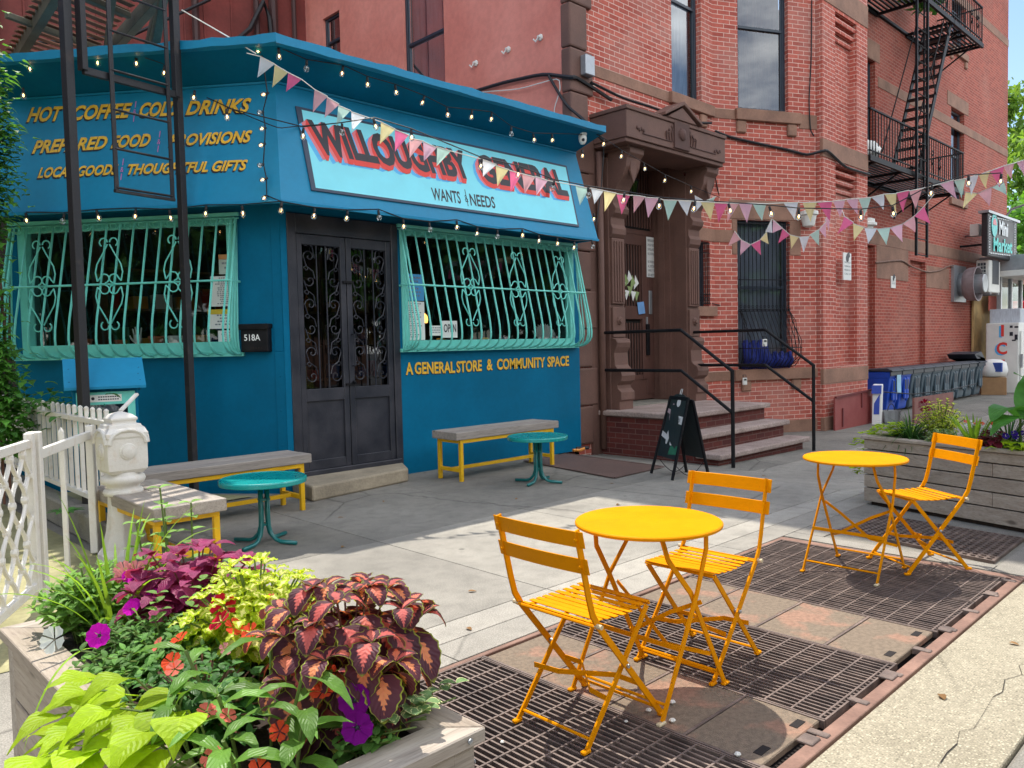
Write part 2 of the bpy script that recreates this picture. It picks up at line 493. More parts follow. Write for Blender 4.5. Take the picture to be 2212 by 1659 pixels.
DOORBLK = mat('charcoal_steel', lin(38, 42, 54), 0.42, var=0.22, scale=4, col2=lin(58, 58, 66), bump=0.1, fine=0.1)
BLKMETAL = mat('black_painted_iron', lin(19, 20, 26), 0.55, var=0.25, scale=9, col2=lin(32, 30, 32), bump=0.1, fine=0.12, spec=.2)
RUSTBLK = mat('rusty_black_iron', lin(30, 30, 36), 0.55, var=0.2, scale=6, col2=lin(66, 54, 50), lo=0.58, hi=0.8, bump=0.2, fine=0.15)
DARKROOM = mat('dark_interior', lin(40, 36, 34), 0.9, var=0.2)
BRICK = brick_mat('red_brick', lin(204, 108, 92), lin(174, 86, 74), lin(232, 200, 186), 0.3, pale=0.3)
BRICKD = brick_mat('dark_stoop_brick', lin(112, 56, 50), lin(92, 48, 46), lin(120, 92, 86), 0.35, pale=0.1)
BRICKO = brick_mat('older_rear_brick', lin(184, 94, 78), lin(156, 78, 66), lin(196, 154, 138), 0.35, pale=0.25)
STUCCO = mat('coral_stucco', lin(222, 132, 116), 0.85, var=0.12, scale=0.8, col2=lin(230, 150, 134), bump=0.3, bscale=55, fine=0.08)
REDSIDE = mat('dark_red_cladding', lin(132, 64, 58), 0.8, var=0.25, scale=1.2, bump=0.2, fine=0.1)
BROWN = mat('painted_brownstone', lin(108, 78, 68), 0.75, var=0.16, scale=2.5, bump=0.25, bscale=45, fine=0.08)
BROWNST = mat('bare_brownstone', lin(146, 110, 92), 0.85, var=0.2, scale=2.0, col2=lin(164, 124, 104), bump=0.3, fine=0.1)
GRANITE = mat('pink_granite_tread', lin(160, 140, 132), 0.8, var=0.15, scale=3, col2=lin(184, 164, 156), bump=0.2, bscale=160, fine=0.3)
WINFRAME = mat('slate_window_frame', lin(44, 54, 66), 0.4, var=0.12)
GLASS = glass_mat('shop_glass', (0.62, 0.66, 0.66), 0.02)
GLASSD = glass_mat('house_window_glass', (0.55, 0.57, 0.6), 0.10)
CURTAIN = mat('brown_curtain', lin(120, 84, 70), 0.9, var=0.3, scale=3, stretch=(6, 6, 0.6))
LACE = mat('pale_curtain', lin(190, 196, 206), 0.9, var=0.2, scale=3, stretch=(6, 6, 0.6))
def chipped(name, col, rough, spec, under):
    T = NT(name); vec = T.coord('Object')
    c = T.mix(T.ramp(T.noise(vec, 5, 5), 0.35, 0.7), mul(col, .9), mul(col, 1.06))
    c = T.mix(T.math('MULTIPLY', T.ramp(T.noise(vec, 26, 5, .7), 0.52, 0.72), .22), c, mul(col, .6))
    c = T.mix(T.ramp(T.noise(vec, 95, 3, .6), 0.705, 0.74), c, under)
    T.pr(c, T.math('ADD', T.math('MULTIPLY', T.noise(vec, 9, 3), .3), rough - .15), 0, T.noise(vec, 60, 2), .06, .01, spec)
    return T.m


YELLOW = chipped('yellow_powder_coat', lin(224, 143, 2), 0.5, 0.06, lin(110, 74, 40))
YELBENCH = mat('mustard_bench_paint', lin(226, 176, 12), 0.5, var=0.1, scale=9, fine=0.06)
TEAL = mat('teal_enamel', lin(0, 146, 142), 0.28, var=0.06, scale=6, coat=0.4)
TEALLEG = mat('teal_leg_enamel', lin(0, 108, 108), 0.3, var=0.06, coat=0.3)
FOOTCAP = mat('white_plastic_cap', lin(200, 184, 150), 0.6, var=0.1)
WOODX = wood_mat('grey_weathered_wood', lin(136, 128, 122), lin(166, 158, 150), 0)
WOODY = wood_mat('grey_weathered_wood_across', lin(140, 132, 124), lin(174, 164, 152), 1)
CEDAR = wood_mat('silvered_cedar_boards', lin(150, 138, 126), lin(182, 172, 160), 0)
CEDARY = wood_mat('silvered_cedar_boards_across', lin(146, 132, 118), lin(176, 164, 150), 1)
SOIL = mat('dark_soil', lin(46, 36, 30), 0.95, var=0.4, scale=30, bump=0.6, bscale=90)
WHITEIRON = mat('chipped_white_paint', lin(226, 222, 214), 0.55, var=0.08, scale=14, col2=lin(204, 190, 172), lo=0.55, hi=0.8, bump=0.3, bscale=40, fine=0.08)
WALK = concrete_mat('sidewalk_concrete', lin(138, 134, 126), lin(160, 155, 145), tint=.42)
KERBC = concrete_mat('kerb_wall_concrete', lin(128, 124, 116), lin(150, 146, 134))
AGGR = concrete_mat('exposed_aggregate', lin(150, 142, 122), lin(166, 158, 138), agg=105)
ASPH = concrete_mat('asphalt', lin(62, 62, 64), lin(74, 74, 76), agg=90)
YARDM = mat('mossy_yard_floor', lin(150, 146, 104), 0.95, var=0.25, scale=2, col2=lin(176, 170, 130), bump=0.3, fine=0.15)
RUST = mat('rusted_grating_iron', lin(102, 88, 82), 0.6, var=0.25, scale=7, col2=lin(134, 116, 106), bump=0.3, bscale=120, fine=0.15)
RUSTF = mat('rusted_steel_frame', lin(128, 96, 82), 0.7, var=0.2, scale=5, col2=lin(150, 116, 100), bump=0.25, fine=0.12)
PLATE = mat('worn_hatch_plate', lin(132, 116, 98), 0.85, var=0.1, scale=3.2, col2=lin(152, 118, 98), lo=0.5, hi=0.58, bump=0.5, bscale=170, fine=0.25)
PITM = mat('dark_pit_wall', lin(34, 28, 27), 0.95, var=0.3)
DIAMOND = mat('brown_diamond_plate', lin(104, 82, 74), 0.6, var=0.15, scale=4, bump=0.6, bscale=110, fine=0.1)
CORD = mat('black_cable', lin(24, 24, 28), 0.6, var=0.1)
WHITECORD = mat('white_cord', lin(220, 218, 210), 0.7, var=0.05)
BULB = None
STEEL = mat('galvanised_steel', lin(168, 172, 176), 0.4, 0.6, var=0.12, scale=5, fine=0.05)
DUCT = mat('weathered_duct_paint', lin(150, 138, 140), 0.55, 0.2, var=0.14, scale=4, fine=0.05)
OFFWHITE = mat('off_white_enamel', lin(222, 222, 216), 0.45, var=0.05, scale=4, fine=0.03)
PAPER = mat('white_paper', lin(232, 232, 228), 0.8, var=0.02)
PAPERBLUE = mat('blue_menu_paper', lin(70, 150, 205), 0.7, var=0.05)
TERRA = mat('terracotta', lin(176, 96, 62), 0.8, var=0.12)
BINBLUE = mat('blue_bin_plastic', lin(24, 76, 186), 0.45, var=0.1, scale=4, fine=0.05)
BINGREY = mat('grey_bin_plastic', lin(82, 98, 108), 0.5, var=0.1, scale=4, fine=0.06)
BINLID = mat('dark_bin_lid', lin(50, 56, 66), 0.5, var=0.12, scale=4, fine=0.06)
HATCHRED = mat('red_hatch_paint', lin(160, 78, 74), 0.65, var=0.14, scale=4, col2=lin(140, 62, 60), bump=0.1, fine=0.08)
CARD = mat('brown_cardboard', lin(160, 124, 88), 0.85, var=0.1, scale=6)
VANRED = mat('red_vehicle_paint', lin(190, 30, 36), 0.3, var=0.05, coat=0.5)
CHALK = mat('chalkboard_black', lin(26, 34, 36), 0.55, var=0.2, scale=5, col2=lin(36, 44, 46))
CHALKW = mat('chalk_pale', lin(196, 196, 198), 0.9, var=0.1, scale=20)
CHALKG = mat('chalk_green', lin(40, 110, 84), 0.9, var=0.1, scale=20)
CHALKP = mat('chalk_mauve', lin(160, 140, 146), 0.9, var=0.1, scale=20)
# ------------------------------------------------------------------ the setting: ground, street, sidewalk, pit
mb = MB()
mb.quad((-300, -300, -0.5), (400, -300, -0.5), (400, 300, -0.5), (-300, 300, -0.5))
tag(mb.build('ground', ASPH), kind='structure')
mb = MB()
mb.quad((-300, -300, -0.15), (14.3, -300, -0.15), (14.3, 0.6, -0.15), (-300, 0.6, -0.15))
mb.quad((14.3, -300, -0.38), (400, -300, -0.38), (400, 0.6, -0.38), (14.3, 0.6, -0.38))
mb.quad((14.3, -300, -0.15), (14.3, -300, -0.38), (14.3, 0.6, -0.38), (14.3, 0.6, -0.15))
tag(mb.build('street', ASPH), kind='structure')


def slab(mb, x0, x1, y0, y1, t, g=0.0035, th=0.12, up=0.0):
    a, b = gz(x0) + up, gz(x1) + up
    x0 += g; x1 -= g; y0 += g; y1 -= g
    p = [(x0, y0, a - th), (x1, y0, b - th), (x1, y1, b - th), (x0, y1, a - th), (x0, y0, a), (x1, y0, b), (x1, y1, b), (x0, y1, a)]
    mb.add(p, [(4, 5, 6, 7), (0, 1, 5, 4), (1, 2, 6, 5), (2, 3, 7, 6), (3, 0, 4, 7)], 0, None, t)


mb = MB()
rr = random.Random(3)
xs = [-14, -12.4, -10.8, -9.3, -7.7, -6.2, -4.7, -3.2, -1.7, -0.2, 1.05, 2.3, 3.36, 4.9, 6.5, 7.5, 9.0, 10.0, 11.5, 12.9, 14.3, 16, 18, 20, 22.3, 24.6, 27, 30, 34, 38, 44, 50, 60]
for i in range(len(xs) - 1):
    x0, x1 = xs[i], xs[i + 1]
    slab(mb, x0, x1, 2.76, 2.98, 0.72 + rr.uniform(-.04, .04))
    slab(mb, x0, x1, 2.98, 3.2, 0.86 + rr.uniform(-.04, .04))
    slab(mb, x0, x1, 3.2, 4.95, 0.44 + rr.uniform(-.05, .05) + (0.16 if x0 > 3.3 else 0))
    slab(mb, x0, x1, 4.95, 6.1 if i % 2 else 6.4, 0.26 + rr.uniform(-.07, .07))
    slab(mb, x0, x1, 6.1 if i % 2 else 6.4, 8.1 if x0 > 8.4 or x0 < 1.9 else 7.4, 0.26 + rr.uniform(-.07, .07))
    if x1 <= 1.1 or x0 >= 6.4:
        slab(mb, x0, x1, 1.2, 2.76, 0.5 + rr.uniform(-.1, .1))
    if x0 >= 6.4: slab(mb, x0, x1, 0.72, 1.2, 0.5 + rr.uniform(-.1, .1))
slab(mb, 5.46, 6.5, 0.72, 1.40, 0.5); slab(mb, 6.62, 6.5 + 0.13, 1.4, 1.41, 0.5)
slab(mb, 5.46, 5.62, 1.40, 2.76, 0.55); slab(mb, 5.62, 6.5, 2.53, 2.76, 0.5)
tag(mb.build('sidewalk', WALK, bevel=0.004), kind='structure')
mb = MB()
for x0, x1 in ((-14, 1.1), (5.44, 7.5)):
    mb.quad((x0, 0.7, -0.008), (x1, 0.7, -0.008), (x1, 2.77, -0.008), (x0, 2.77, -0.008))
mb.quad((-14, 2.752, -0.008), (7.5, 2.752, -0.008), (7.5, 15, -0.008), (-14, 15, -0.008))
mb.quad((7.5, 0.7, -0.015), (9.0, 0.7, -0.195), (9.0, 9, -0.195), (7.5, 9, -0.015))
mb.quad((9.0, 0.7, -0.195), (14.3, 0.7, -0.265), (14.3, 9, -0.265), (9.0, 9, -0.195))
mb.quad((14.3, 0.7, -0.265), (60, 0.7, -0.265), (60, 9, -0.265), (14.3, 9, -0.265))
tag(mb.build('sidewalk_bed', KERBC), kind='structure')
# exposed aggregate strip and kerb along the road
mb = MB()
for x0, x1, t in ((-14, -8, .5), (-8, -3, .45), (-3, 1.2, .52), (1.2, 5.46, .5)):
    slab(mb, x0, x1, 0.72, 1.2, t, 0.004)
tag(mb.build('pavement_strip', AGGR, bevel=0.004), kind='structure')
mb = MB()
for i in range(len(xs) - 1):
    slab(mb, xs[i], xs[i + 1], 0.58, 0.72, 0.45 + rr.uniform(-.1, .1), 0.004, 0.2)
tag(mb.build('kerb', KERBC, bevel=0.015), kind='structure')
# crack across the aggregate strip: a thin dark open groove
mb = MB()
cr = [Z7(*q) for q in [(2212, 872), (2180, 880), (2200, 940), (2090, 970), (2075, 1050), (2015, 1080), (1980, 1140), (1945, 1200), (1890, 1285), (1800, 1300), (1785, 1380), (1720, 1440), (1680, 1500), (1660, 1531)]]
pts = [onz(p, 0.0) for p in cr]
for a, b in zip(pts, pts[1:]):
    d = (b - a).normalized(); s_ = V((-d.y, d.x, 0)) * rr.uniform(0.0005, 0.0022)
    mb.quad(a - s_ + V((0, 0, .003)), b - s_ + V((0, 0, .003)), b + s_ + V((0, 0, .003)), a + s_ + V((0, 0, .003)))
tag(mb.build('pavement_crack', PITM), kind='structure')
# pit under the gratings
mb = MB()
def pit(x0, x1, y0, y1, dz):
    mb.quad((x0, y0, -dz), (x1, y0, -dz), (x1, y1, -dz), (x0, y1, -dz))
    mb.quad((x0, y0, -dz), (x0, y0, 0), (x1, y0, 0), (x1, y0, -dz)); mb.quad((x0, y1, -dz), (x1, y1, -dz), (x1, y1, 0), (x0, y1, 0))
    mb.quad((x0, y0, -dz), (x0, y1, -dz), (x0, y1, -.02), (x0, y0, -.02)); mb.quad((x1, y0, -dz), (x1, y0, -.02), (x1, y1, -.02), (x1, y1, -dz))
pit(1.12, 5.43, 1.21, 2.75, 0.46)
tag(mb.build('vent_pit', PITM), kind='structure')

# yard inside the white fence and beside it
mb = MB()
mb.quad((-6, 4.2, 0.004), (1.76, 4.2, 0.004), (1.76, 14.5, 0.004), (-6, 14.5, 0.004))
mb.quad((1.95, 7.45, 0.006), (3.6, 7.45, 0.006), (2.6, 9.3, 0.006), (2.0, 9.6, 0.006), )
tag(mb.build('yard', YARDM), kind='structure')

# ------------------------------------------------------------------ sidewalk gratings, hatch plates and their frame


def grate(x0, x1, label, name='sidewalk_grate', nb=None):
    t = thing(name, label, 'grating', ((x0 + x1) / 2, 1.98, 0), group='vent gratings set in the sidewalk')
    mb = MB(); y0, y1 = 1.30, 2.71
    n = nb or int(round((x1 - x0) / 0.031))
    for i in range(n + 1):
        x = x0 + 0.008 + (x1 - x0 - 0.016) * i / n
        dz = rr.uniform(-.002, .001)
        mb.box(x - 0.0042, y0, -0.032, x + 0.0042, y1, -0.002 + dz)
    mb.build('bearing_bars', RUST, t)
    mb = MB()
    for j in range(13):
        y = y0 + 0.02 + (y1 - y0 - 0.04) * j / 12
        mb.box(x0, y - 0.004, -0.024, x1, y + 0.004, -0.0005)
    mb.build('cross_rods', RUST, t)
    mb = MB()
    mb.box(x0, y0 - .008, -0.035, x0 + .007, y1 + .008, 0.001); mb.box(x1 - .007, y0 - .008, -0.035, x1, y1 + .008, 0.001)
    mb.box(x0, y0 - .010, -0.035, x1, y0 - .002, 0.0014); mb.box(x0, y1 + .002, -0.035, x1, y1 + .010, 0.0014)
    mb.build('edge_frame', RUST, t)
    return t


grate(1.16, 2.405, 'rusty vent grating right beside the flower-filled planter box')
grate(2.885, 3.595, 'rusty vent grating under the near cafe table, between two rows of worn plates')
grate(4.145, 4.735, 'rusty vent grating next to the far row of worn plates')
grate(4.745, 5.345, 'rusty vent grating under the far cafe table, at the end of the strip')


def plates(x0, x1, label):
    t = thing('hatch_plate_row', label, 'hatch plate', ((x0 + x1) / 2, 2, 0), group='rows of worn plates between the gratings')
    ys = [1.30, 1.62, 1.98, 2.36, 2.71]
    for i in range(4):
        mb = MB(); mb.box(x0 + .012, ys[i] + .008, -0.03, x1 - .012, ys[i + 1] - .008, -0.001, t=rr.uniform(.3, .7))
        mb.build('plate', PLATE, t, bevel=0.004)
    mb = MB()
    for i in range(1, 4): mb.box(x0 + .012, ys[i] - .006, -0.03, x1 - .012, ys[i] + .006, 0.0008)
    mb.box(x0, 1.29, -0.03, x0 + .011, 2.72, .001); mb.box(x1 - .011, 1.29, -0.03, x1, 2.72, .001)
    mb.build('seam_bars', RUST, t)
    for xx in (x0 + 0.07, x1 - 0.13):
        mb = MB(); mb.box(xx, 1.34, -0.004, xx + .07, 1.372, 0.0012); mb.build('lift_slot', PITM, t)


plates(2.41, 2.88, 'worn brown hatch plates in front of the near cafe table, partly in its shadow')
plates(3.60, 4.14, 'worn brown hatch plates between the two cafe tables')
t = thing('grate_frame', 'rusty steel frame rail along the outer edge of the gratings', 'grate frame', (3.3, 1.25, 0))
mb = MB()
mb.box(1.1, 1.205, -0.1, 5.42, 1.262, 0.004); mb.box(5.352, 1.262, -0.1, 5.42, 2.75, 0.003); mb.box(1.1, 2.722, -0.1, 5.42, 2.752, 0.001)
mb.build('rail', RUSTF, t, bevel=0.003)
for k in range(12):
    mb = MB(); mb.box(1.3 + .36 * k, 1.222, -0.02, 1.3 + .36 * k + .035, 1.300, 0.010); mb.build('lug', RUST, t, bevel=0.003)
for k in range(5):
    mb = MB(); mb.box(1.9 + .75 * k, 1.235, 0.0, 1.9 + .75 * k + .07, 1.296, 0.012); mb.build('lug', RUST, t, bevel=0.003)
# heavier cast grating at the far end
t = thing('cast_grate', 'coarse cast-iron grating under the chair in front of the long planter', 'grating', (6.1, 1.96, 0))
mb = MB()
c4 = [V((5.86, 2.52, 0)), V((6.57, 2.47, 0)), V((6.43, 1.45, 0)), V((5.65, 1.44, 0))]
bl = lambda a, b: (c4[3] * (1 - a) + c4[2] * a) * (1 - b) + (c4[0] * (1 - a) + c4[1] * a) * b
for i in range(15): mb.bar(bl(i / 14, 0), bl(i / 14, 1), 0.014, 0.03)
mb.build('bearing_bars', RUST, t)
mb = MB()
for j in range(22): mb.bar(bl(0, j / 21) + V((0, 0, .002)), bl(1, j / 21) + V((0, 0, .002)), 0.022, 0.026)
mb.build('cross_bars', RUST, t, bevel=0.004)
mb = MB(); mb.poly([p + V((0, 0, -.013)) for p in c4[::-1]]); mb.build('tray', PITM, t)
# cellar plate by the shop wall
t = thing('cellar_plate', 'brown diamond-pattern steel cellar plate lying between the shop bench and the stoop', 'cellar plate', (7.4, 6.2, 0))
mb = MB(); mb.ext([(6.65, 5.29, .004), (7.61, 5.32, .004), (7.75, 6.95, .004), (6.95, 6.95, .004)], (0, 0, .008)); mb.build('plate', DIAMOND, t)
mb = MB()
q = [V((6.65, 5.29, .012)), V((7.61, 5.32, .012)), V((7.75, 6.95, .012)), V((6.95, 6.95, .012))]
for k in range(4): mb.bar(q[k], q[(k + 1) % 4], .035, .008)
mb.build('rim', DIAMOND, t)
# ------------------------------------------------------------------ walls with openings


def panel(mb, C, d, n, s0, s1, z0, z1, holes=(), reveal=0.14, mi=0, rmi=None):
    """wall face from C along d (n = outward); holes are (s0, s1, z0, z1)"""
    C, d, n = V(C), V(d), V(n); rmi = mi if rmi is None else rmi
    ss = sorted(set([s0, s1] + [h[0] for h in holes] + [h[1] for h in holes]))
    zs = sorted(set([z0, z1] + [h[2] for h in holes] + [h[3] for h in holes]))
    P = lambda s, z, o=0.0: C + d * s + n * o + V((0, 0, z))
    flip = d.cross(V((0, 0, 1))).dot(n) < 0
    for i in range(len(ss) - 1):
        for j in range(len(zs) - 1):
            a, b, e, f = ss[i], ss[i + 1], zs[j], zs[j + 1]
            sm, zm = (a + b) / 2, (e + f) / 2
            if any(h[0] < sm < h[1] and h[2] < zm < h[3] for h in holes): continue
            q = [P(a, e), P(b, e), P(b, f), P(a, f)]
            mb.quad(*(q[::-1] if flip else q), mi=mi)
    for h in holes:
        a, b, e, f = h[:4]; r = h[4] if len(h) > 4 else reveal
        for p, q in (((a, e), (a, f)), ((a, f), (b, f)), ((b, f), (b, e)), ((b, e), (a, e))):
            mb.quad(P(p[0], p[1]), P(p[0], p[1], -r), P(q[0], q[1], -r), P(q[0], q[1]), mi=rmi)


def wbox(mb, C, d, n, s0, s1, z0, z1, o0, o1, mi=0, t=0.5):
    C, d, n = V(C), V(d), V(n)
    mb.ob(C + d * (s0 + s1) / 2 + n * (o0 + o1) / 2 + V((0, 0, (z0 + z1) / 2)), d * (s1 - s0) / 2, n * (o1 - o0) / 2, (0, 0, (z1 - z0) / 2), mi, t)


def sash(par, C, d, n, s0, s1, z0, z1, o, curtain=None, label=None, split=0.5, fr=0.055):
    """double hung window: frame, panes, curtain behind"""
    mb = MB(); zm = z0 + (z1 - z0) * split
    for a, b in ((s0, s0 + fr), (s1 - fr, s1)): wbox(mb, C, d, n, a, b, z0, z1, o - .08, o)
    for a, b in ((z0, z0 + fr), (z1 - fr, z1)): wbox(mb, C, d, n, s0 + fr, s1 - fr, a, b, o - .078, o - .002)
    wbox(mb, C, d, n, s0 + fr, s1 - fr, zm - .025, zm + .025, o - .05, o - .004)
    for a, b in ((s0 + fr, s0 + fr + .03), (s1 - fr - .03, s1 - fr)): wbox(mb, C, d, n, a, b, z0 + fr, z1 - fr, o - .05, o - .015)
    w = mb.build('window', WINFRAME, par, bevel=0.004)
    if label: w['label'] = label
    C, d, n = V(C), V(d), V(n)
    P = lambda s, z, oo: C + d * s + n * oo + V((0, 0, z))
    mb = MB()
    for a, b, oo in ((z0 + fr, zm, o - .045), (zm, z1 - fr, o - .03)):
        mb.quad(P(s0 + fr, a, oo), P(s1 - fr, a, oo), P(s1 - fr, b, oo), P(s0 + fr, b, oo))
    mb.build('pane', GLASSD, w)
    if curtain:
        mb = MB(); N = 22
        for i in range(N):
            a, b = s0 + (s1 - s0) * i / N, s0 + (s1 - s0) * (i + 1) / N
            oa, ob_ = o - .16 + .03 * math.sin(i * 1.9), o - .16 + .03 * math.sin((i + 1) * 1.9)
            mb.quad(P(a, z0, oa), P(b, z0, ob_), P(b, z1, ob_), P(a, z1, oa))
        mb.build('curtain', curtain, w, smooth=True)
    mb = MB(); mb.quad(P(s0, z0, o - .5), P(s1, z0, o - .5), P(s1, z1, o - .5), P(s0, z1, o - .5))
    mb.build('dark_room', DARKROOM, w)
    return w


X1, Y0 = V((1, 0, 0)), V((0, -1, 0))
BB = thing('brick_building', 'tall red brick building with a coral stucco side wall and brownstone doorway', 'building', (12, 8, 0))
HT = 14.0
CF = V((12.35, 7.5, 0)); eF = V((math.cos(rad(-26)), math.sin(rad(-26)), 0)); nF = V((eF.y, -eF.x, 0))
LF = 2.17; cF = CF + eF * LF
# front walls
mb = MB()
panel(mb, (0, 7.5, 0), X1, Y0, 8.62, 12.35, -0.3, HT, [(9.62, 11.28, 0.4, 4.42, 0.5), (11.72, 12.17, 2.07, 3.2), (11.10, 11.99, 5.55, 8.7)])
panel(mb, CF, eF, nF, 0, LF, -0.3, HT, [(.51, 1.57, 5.57, 8.9), (.47, 1.58, .95, 3.62)])
ps = V((14.32, 6.57, 0))
panel(mb, ps, (0, -1, 0), (-1, 0, 0), -0.0, 0.14, -0.3, HT)
panel(mb, (0, 6.43, 0), X1, Y0, 14.32, 16.36, -0.3, HT, [(14.86, 15.84, 5.15, 7.56, 0.15), (14.86, 15.84, 0.95, 4.72, 0.15), (14.86, 15.84, 8.4, 11, .15)])
mb.quad((14.86, 6.578, .9), (15.84, 6.578, .9), (15.84, 6.578, 11.1), (14.86, 6.578, 11.1))
for zt in (7.56, 4.72):
    for k in range(3):
        zc = zt - .0 - k * .154
        mb.box(14.862, 6.455 + k * .036, zc - .154, 15.838, 6.576, zc - .077)
mb.build('brick_wall', BRICK, BB)
mb = MB()
panel(mb, (16.36, 7.5, 0), (0, -1, 0), (1, 0, 0), 0, 1.07, -0.3, HT)
panel(mb, (0, 7.5, 0), X1, Y0, 16.36, 30.85, -0.3, HT + 1.5, [(18.35, 19.55, 5.75, 8.0), (25.05, 26.24, 5.45, 8.02), (25.1, 26.3, 9.75, 12), (18.35, 19.55, 9.9, 12), (18.45, 19.53, .45, 3.67, .12), (21.85, 22.97, .5, 3.47, .12), (13, 13.1, 20, 20.1)][:6])
mb.quad((18.4, 7.62, .4), (19.6, 7.62, .4), (19.6, 7.62, 3.7), (18.4, 7.62, 3.7)); mb.quad((21.8, 7.62, .45), (23, 7.62, .45), (23, 7.62, 3.5), (21.8, 7.62, 3.5))
mb.build('rear_brick_wall', BRICKO, BB)
# stucco side
mb = MB()
panel(mb, (8.55, 7.52, 0), (0, 1, 0), (-1, 0, 0), 0, 7.1, -0.3, HT, [(2.70, 3.82, 5.5, 9.0, .16), (5.83, 6.44, 7.05, 8.02, .16)])
mb.build('stucco_wall', STUCCO, BB)
# hidden sides and roof so that no light leaks in
mb = MB()
mb.quad((8.55, 14.62, -.3), (30.85, 14.62, -.3), (30.85, 14.62, HT), (8.55, 14.62, HT))
mb.quad((30.85, 7.5, -.3), (30.85, 14.62, -.3), (30.85, 14.62, HT + 1.5), (30.85, 7.5, HT + 1.5))
mb.build('rear_wall', BRICKO, BB)
mb = MB()
mb.poly([(8.55, 7.5, HT - .02), (12.35, 7.5, HT - .02), tuple(cF + V((0, 0, HT - .02))), (14.3, 6.43, HT - .02), (16.36, 6.43, HT - .02), (16.36, 14.6, HT - .02), (8.55, 14.6, HT - .02)])
mb.quad((16.36, 7.5, HT + 1.4), (30.85, 7.5, HT + 1.4), (30.85, 14.6, HT + 1.4), (16.36, 14.6, HT + 1.4))
mb.build('roof', PITM, BB)
mb = MB()
for z0, z1, o in ((HT - .7, HT - .35, .35), (HT - .35, HT + .05, .7)):
    mb.box(8.55 - o, 7.5 - o, z0, 12.4, 7.6, z1); mb.box(8.55 - o, 7.6, z0, 8.6, 14.6, z1)
    mb.box(13.8, 6.43 - o, z0, 16.36 + o, 7.5, z1); mb.box(16.4, 7.5 - o, z0 + 1.5, 30.85, 7.6, z1 + 1.5)
    wbox(mb, CF, eF, nF, -.2, LF, z0 + .002, z1 - .002, -.4, o)
mb.build('cornice', BROWNST, BB)
# brownstone bands, lintels and sills
mb = MB()
wbox(mb, (0, 7.5, 0), X1, Y0, 8.98, 11.0, 5.37, 5.54, -.05, .012)
wbox(mb, CF, eF, nF, 0.0, .44, 5.37, 5.54, -.05, .012); wbox(mb, CF, eF, nF, 1.80, LF + .02, 5.30, 5.56, -.05, .012)
wbox(mb, (0, 6.43, 0), X1, Y0, 14.30, 16.37, 4.80, 5.13, -.05, .014); wbox(mb, (0, 6.43, 0), X1, Y0, 14.30, 16.37, 7.62, 8.05, -.05, .014)
wbox(mb, (0, 7.5, 0), X1, Y0, 11.55, 12.36, 3.21, 3.43, -.05, .012); wbox(mb, CF, eF, nF, 0, .40, 3.21, 3.43, -.05, .012)
wbox(mb, CF, eF, nF, .30, 1.81, 3.63, 3.97, -.05, .014); wbox(mb, CF, eF, nF, .36, .466, 3.0, 3.625, -.05, .012); wbox(mb, CF, eF, nF, 1.584, 1.82, 3.0, 3.625, -.05, .012)
wbox(mb, (0, 7.5, 0), X1, Y0, 11.66, 12.36, .75, .92, -.05, .012); wbox(mb, CF, eF, nF, 0, .36, .75, .92, -.05, .012); wbox(mb, CF, eF, nF, 2.05, LF + .02, .75, .92, -.05, .012)
wbox(mb, (0, 6.43, 0), X1, Y0, 14.30, 16.37, .62, .90, -.05, .014)
wbox(mb, (0, 6.43, 0), X1, Y0, 14.30, 16.37, -.3, .0, -.05, .03); wbox(mb, CF, eF, nF, 1.2, LF, -.3, -.02, -.05, .02)
wbox(mb, (0, 7.5, 0), X1, Y0, 19.7, 30.86, 7.45, 7.69, -.05, .012); wbox(mb, (0, 7.5, 0), X1, Y0, 16.4, 30.86, 11.1, 11.35, -.05, .012)
wbox(mb, (0, 7.5, 0), X1, Y0, 16.4, 30.0, 3.70, 4.0, -.05, .012); wbox(mb, (0, 7.5, 0), X1, Y0, 18.1, 19.8, 8.01, 8.45, -.05, .014)
wbox(mb, (0, 7.5, 0), X1, Y0, 24.7, 26.6, 8.03, 8.42, -.05, .014); wbox(mb, (0, 7.5, 0), X1, Y0, 19.62, 21.7, 2.9, 3.69, -.05, .009); wbox(mb, (0, 7.5, 0), X1, Y0, 23.05, 24.9, 2.8, 3.4, -.05, .009)
mb.build('stone_band', BROWNST, BB, bevel=0.006)
mb = MB()
for (C, d, n, a, b, z0, z1) in (((0, 7.5, 0), X1, Y0, 11.0, 12.30, 5.36, 5.545), (CF, eF, nF, .44, 1.80, 5.36, 5.56), (CF, eF, nF, .36, 2.03, .74, .945), ((0, 7.5, 0), X1, Y0, 11.64, 12.32, 1.90, 2.065), ((0, 7.5, 0), X1, Y0, 24.9, 26.4, 9.55, 9.74), ((0, 7.5, 0), X1, Y0, 24.9, 26.4, 5.25, 5.44), ((0, 7.5, 0), X1, Y0, 18.2, 19.7, 5.55, 5.74)):
    mb2 = MB(); wbox(mb2, C, d, n, a, b, z0, z1, -.1, .075); mb2.build('sill', BROWNST, BB, bevel=0.008)
for (C, d, n, s, z0, z1) in (((0, 7.5, 0), X1, Y0, 12.0, 5.14, 5.36), (CF, eF, nF, .56, 5.14, 5.36), (CF, eF, nF, 1.63, 5.14, 5.36), (CF, eF, nF, .62, .55, .74), (CF, eF, nF, 1.70, .55, .74), ((0, 7.5, 0), X1, Y0, 25.0, 9.35, 9.55), ((0, 7.5, 0), X1, Y0, 26.3, 9.35, 9.55)):
    mb = MB(); wbox(mb, C, d, n, s - .1, s + .1, z0, z1, -.05, .05); mb.build('sill_bracket', BROWNST, BB, bevel=0.02)
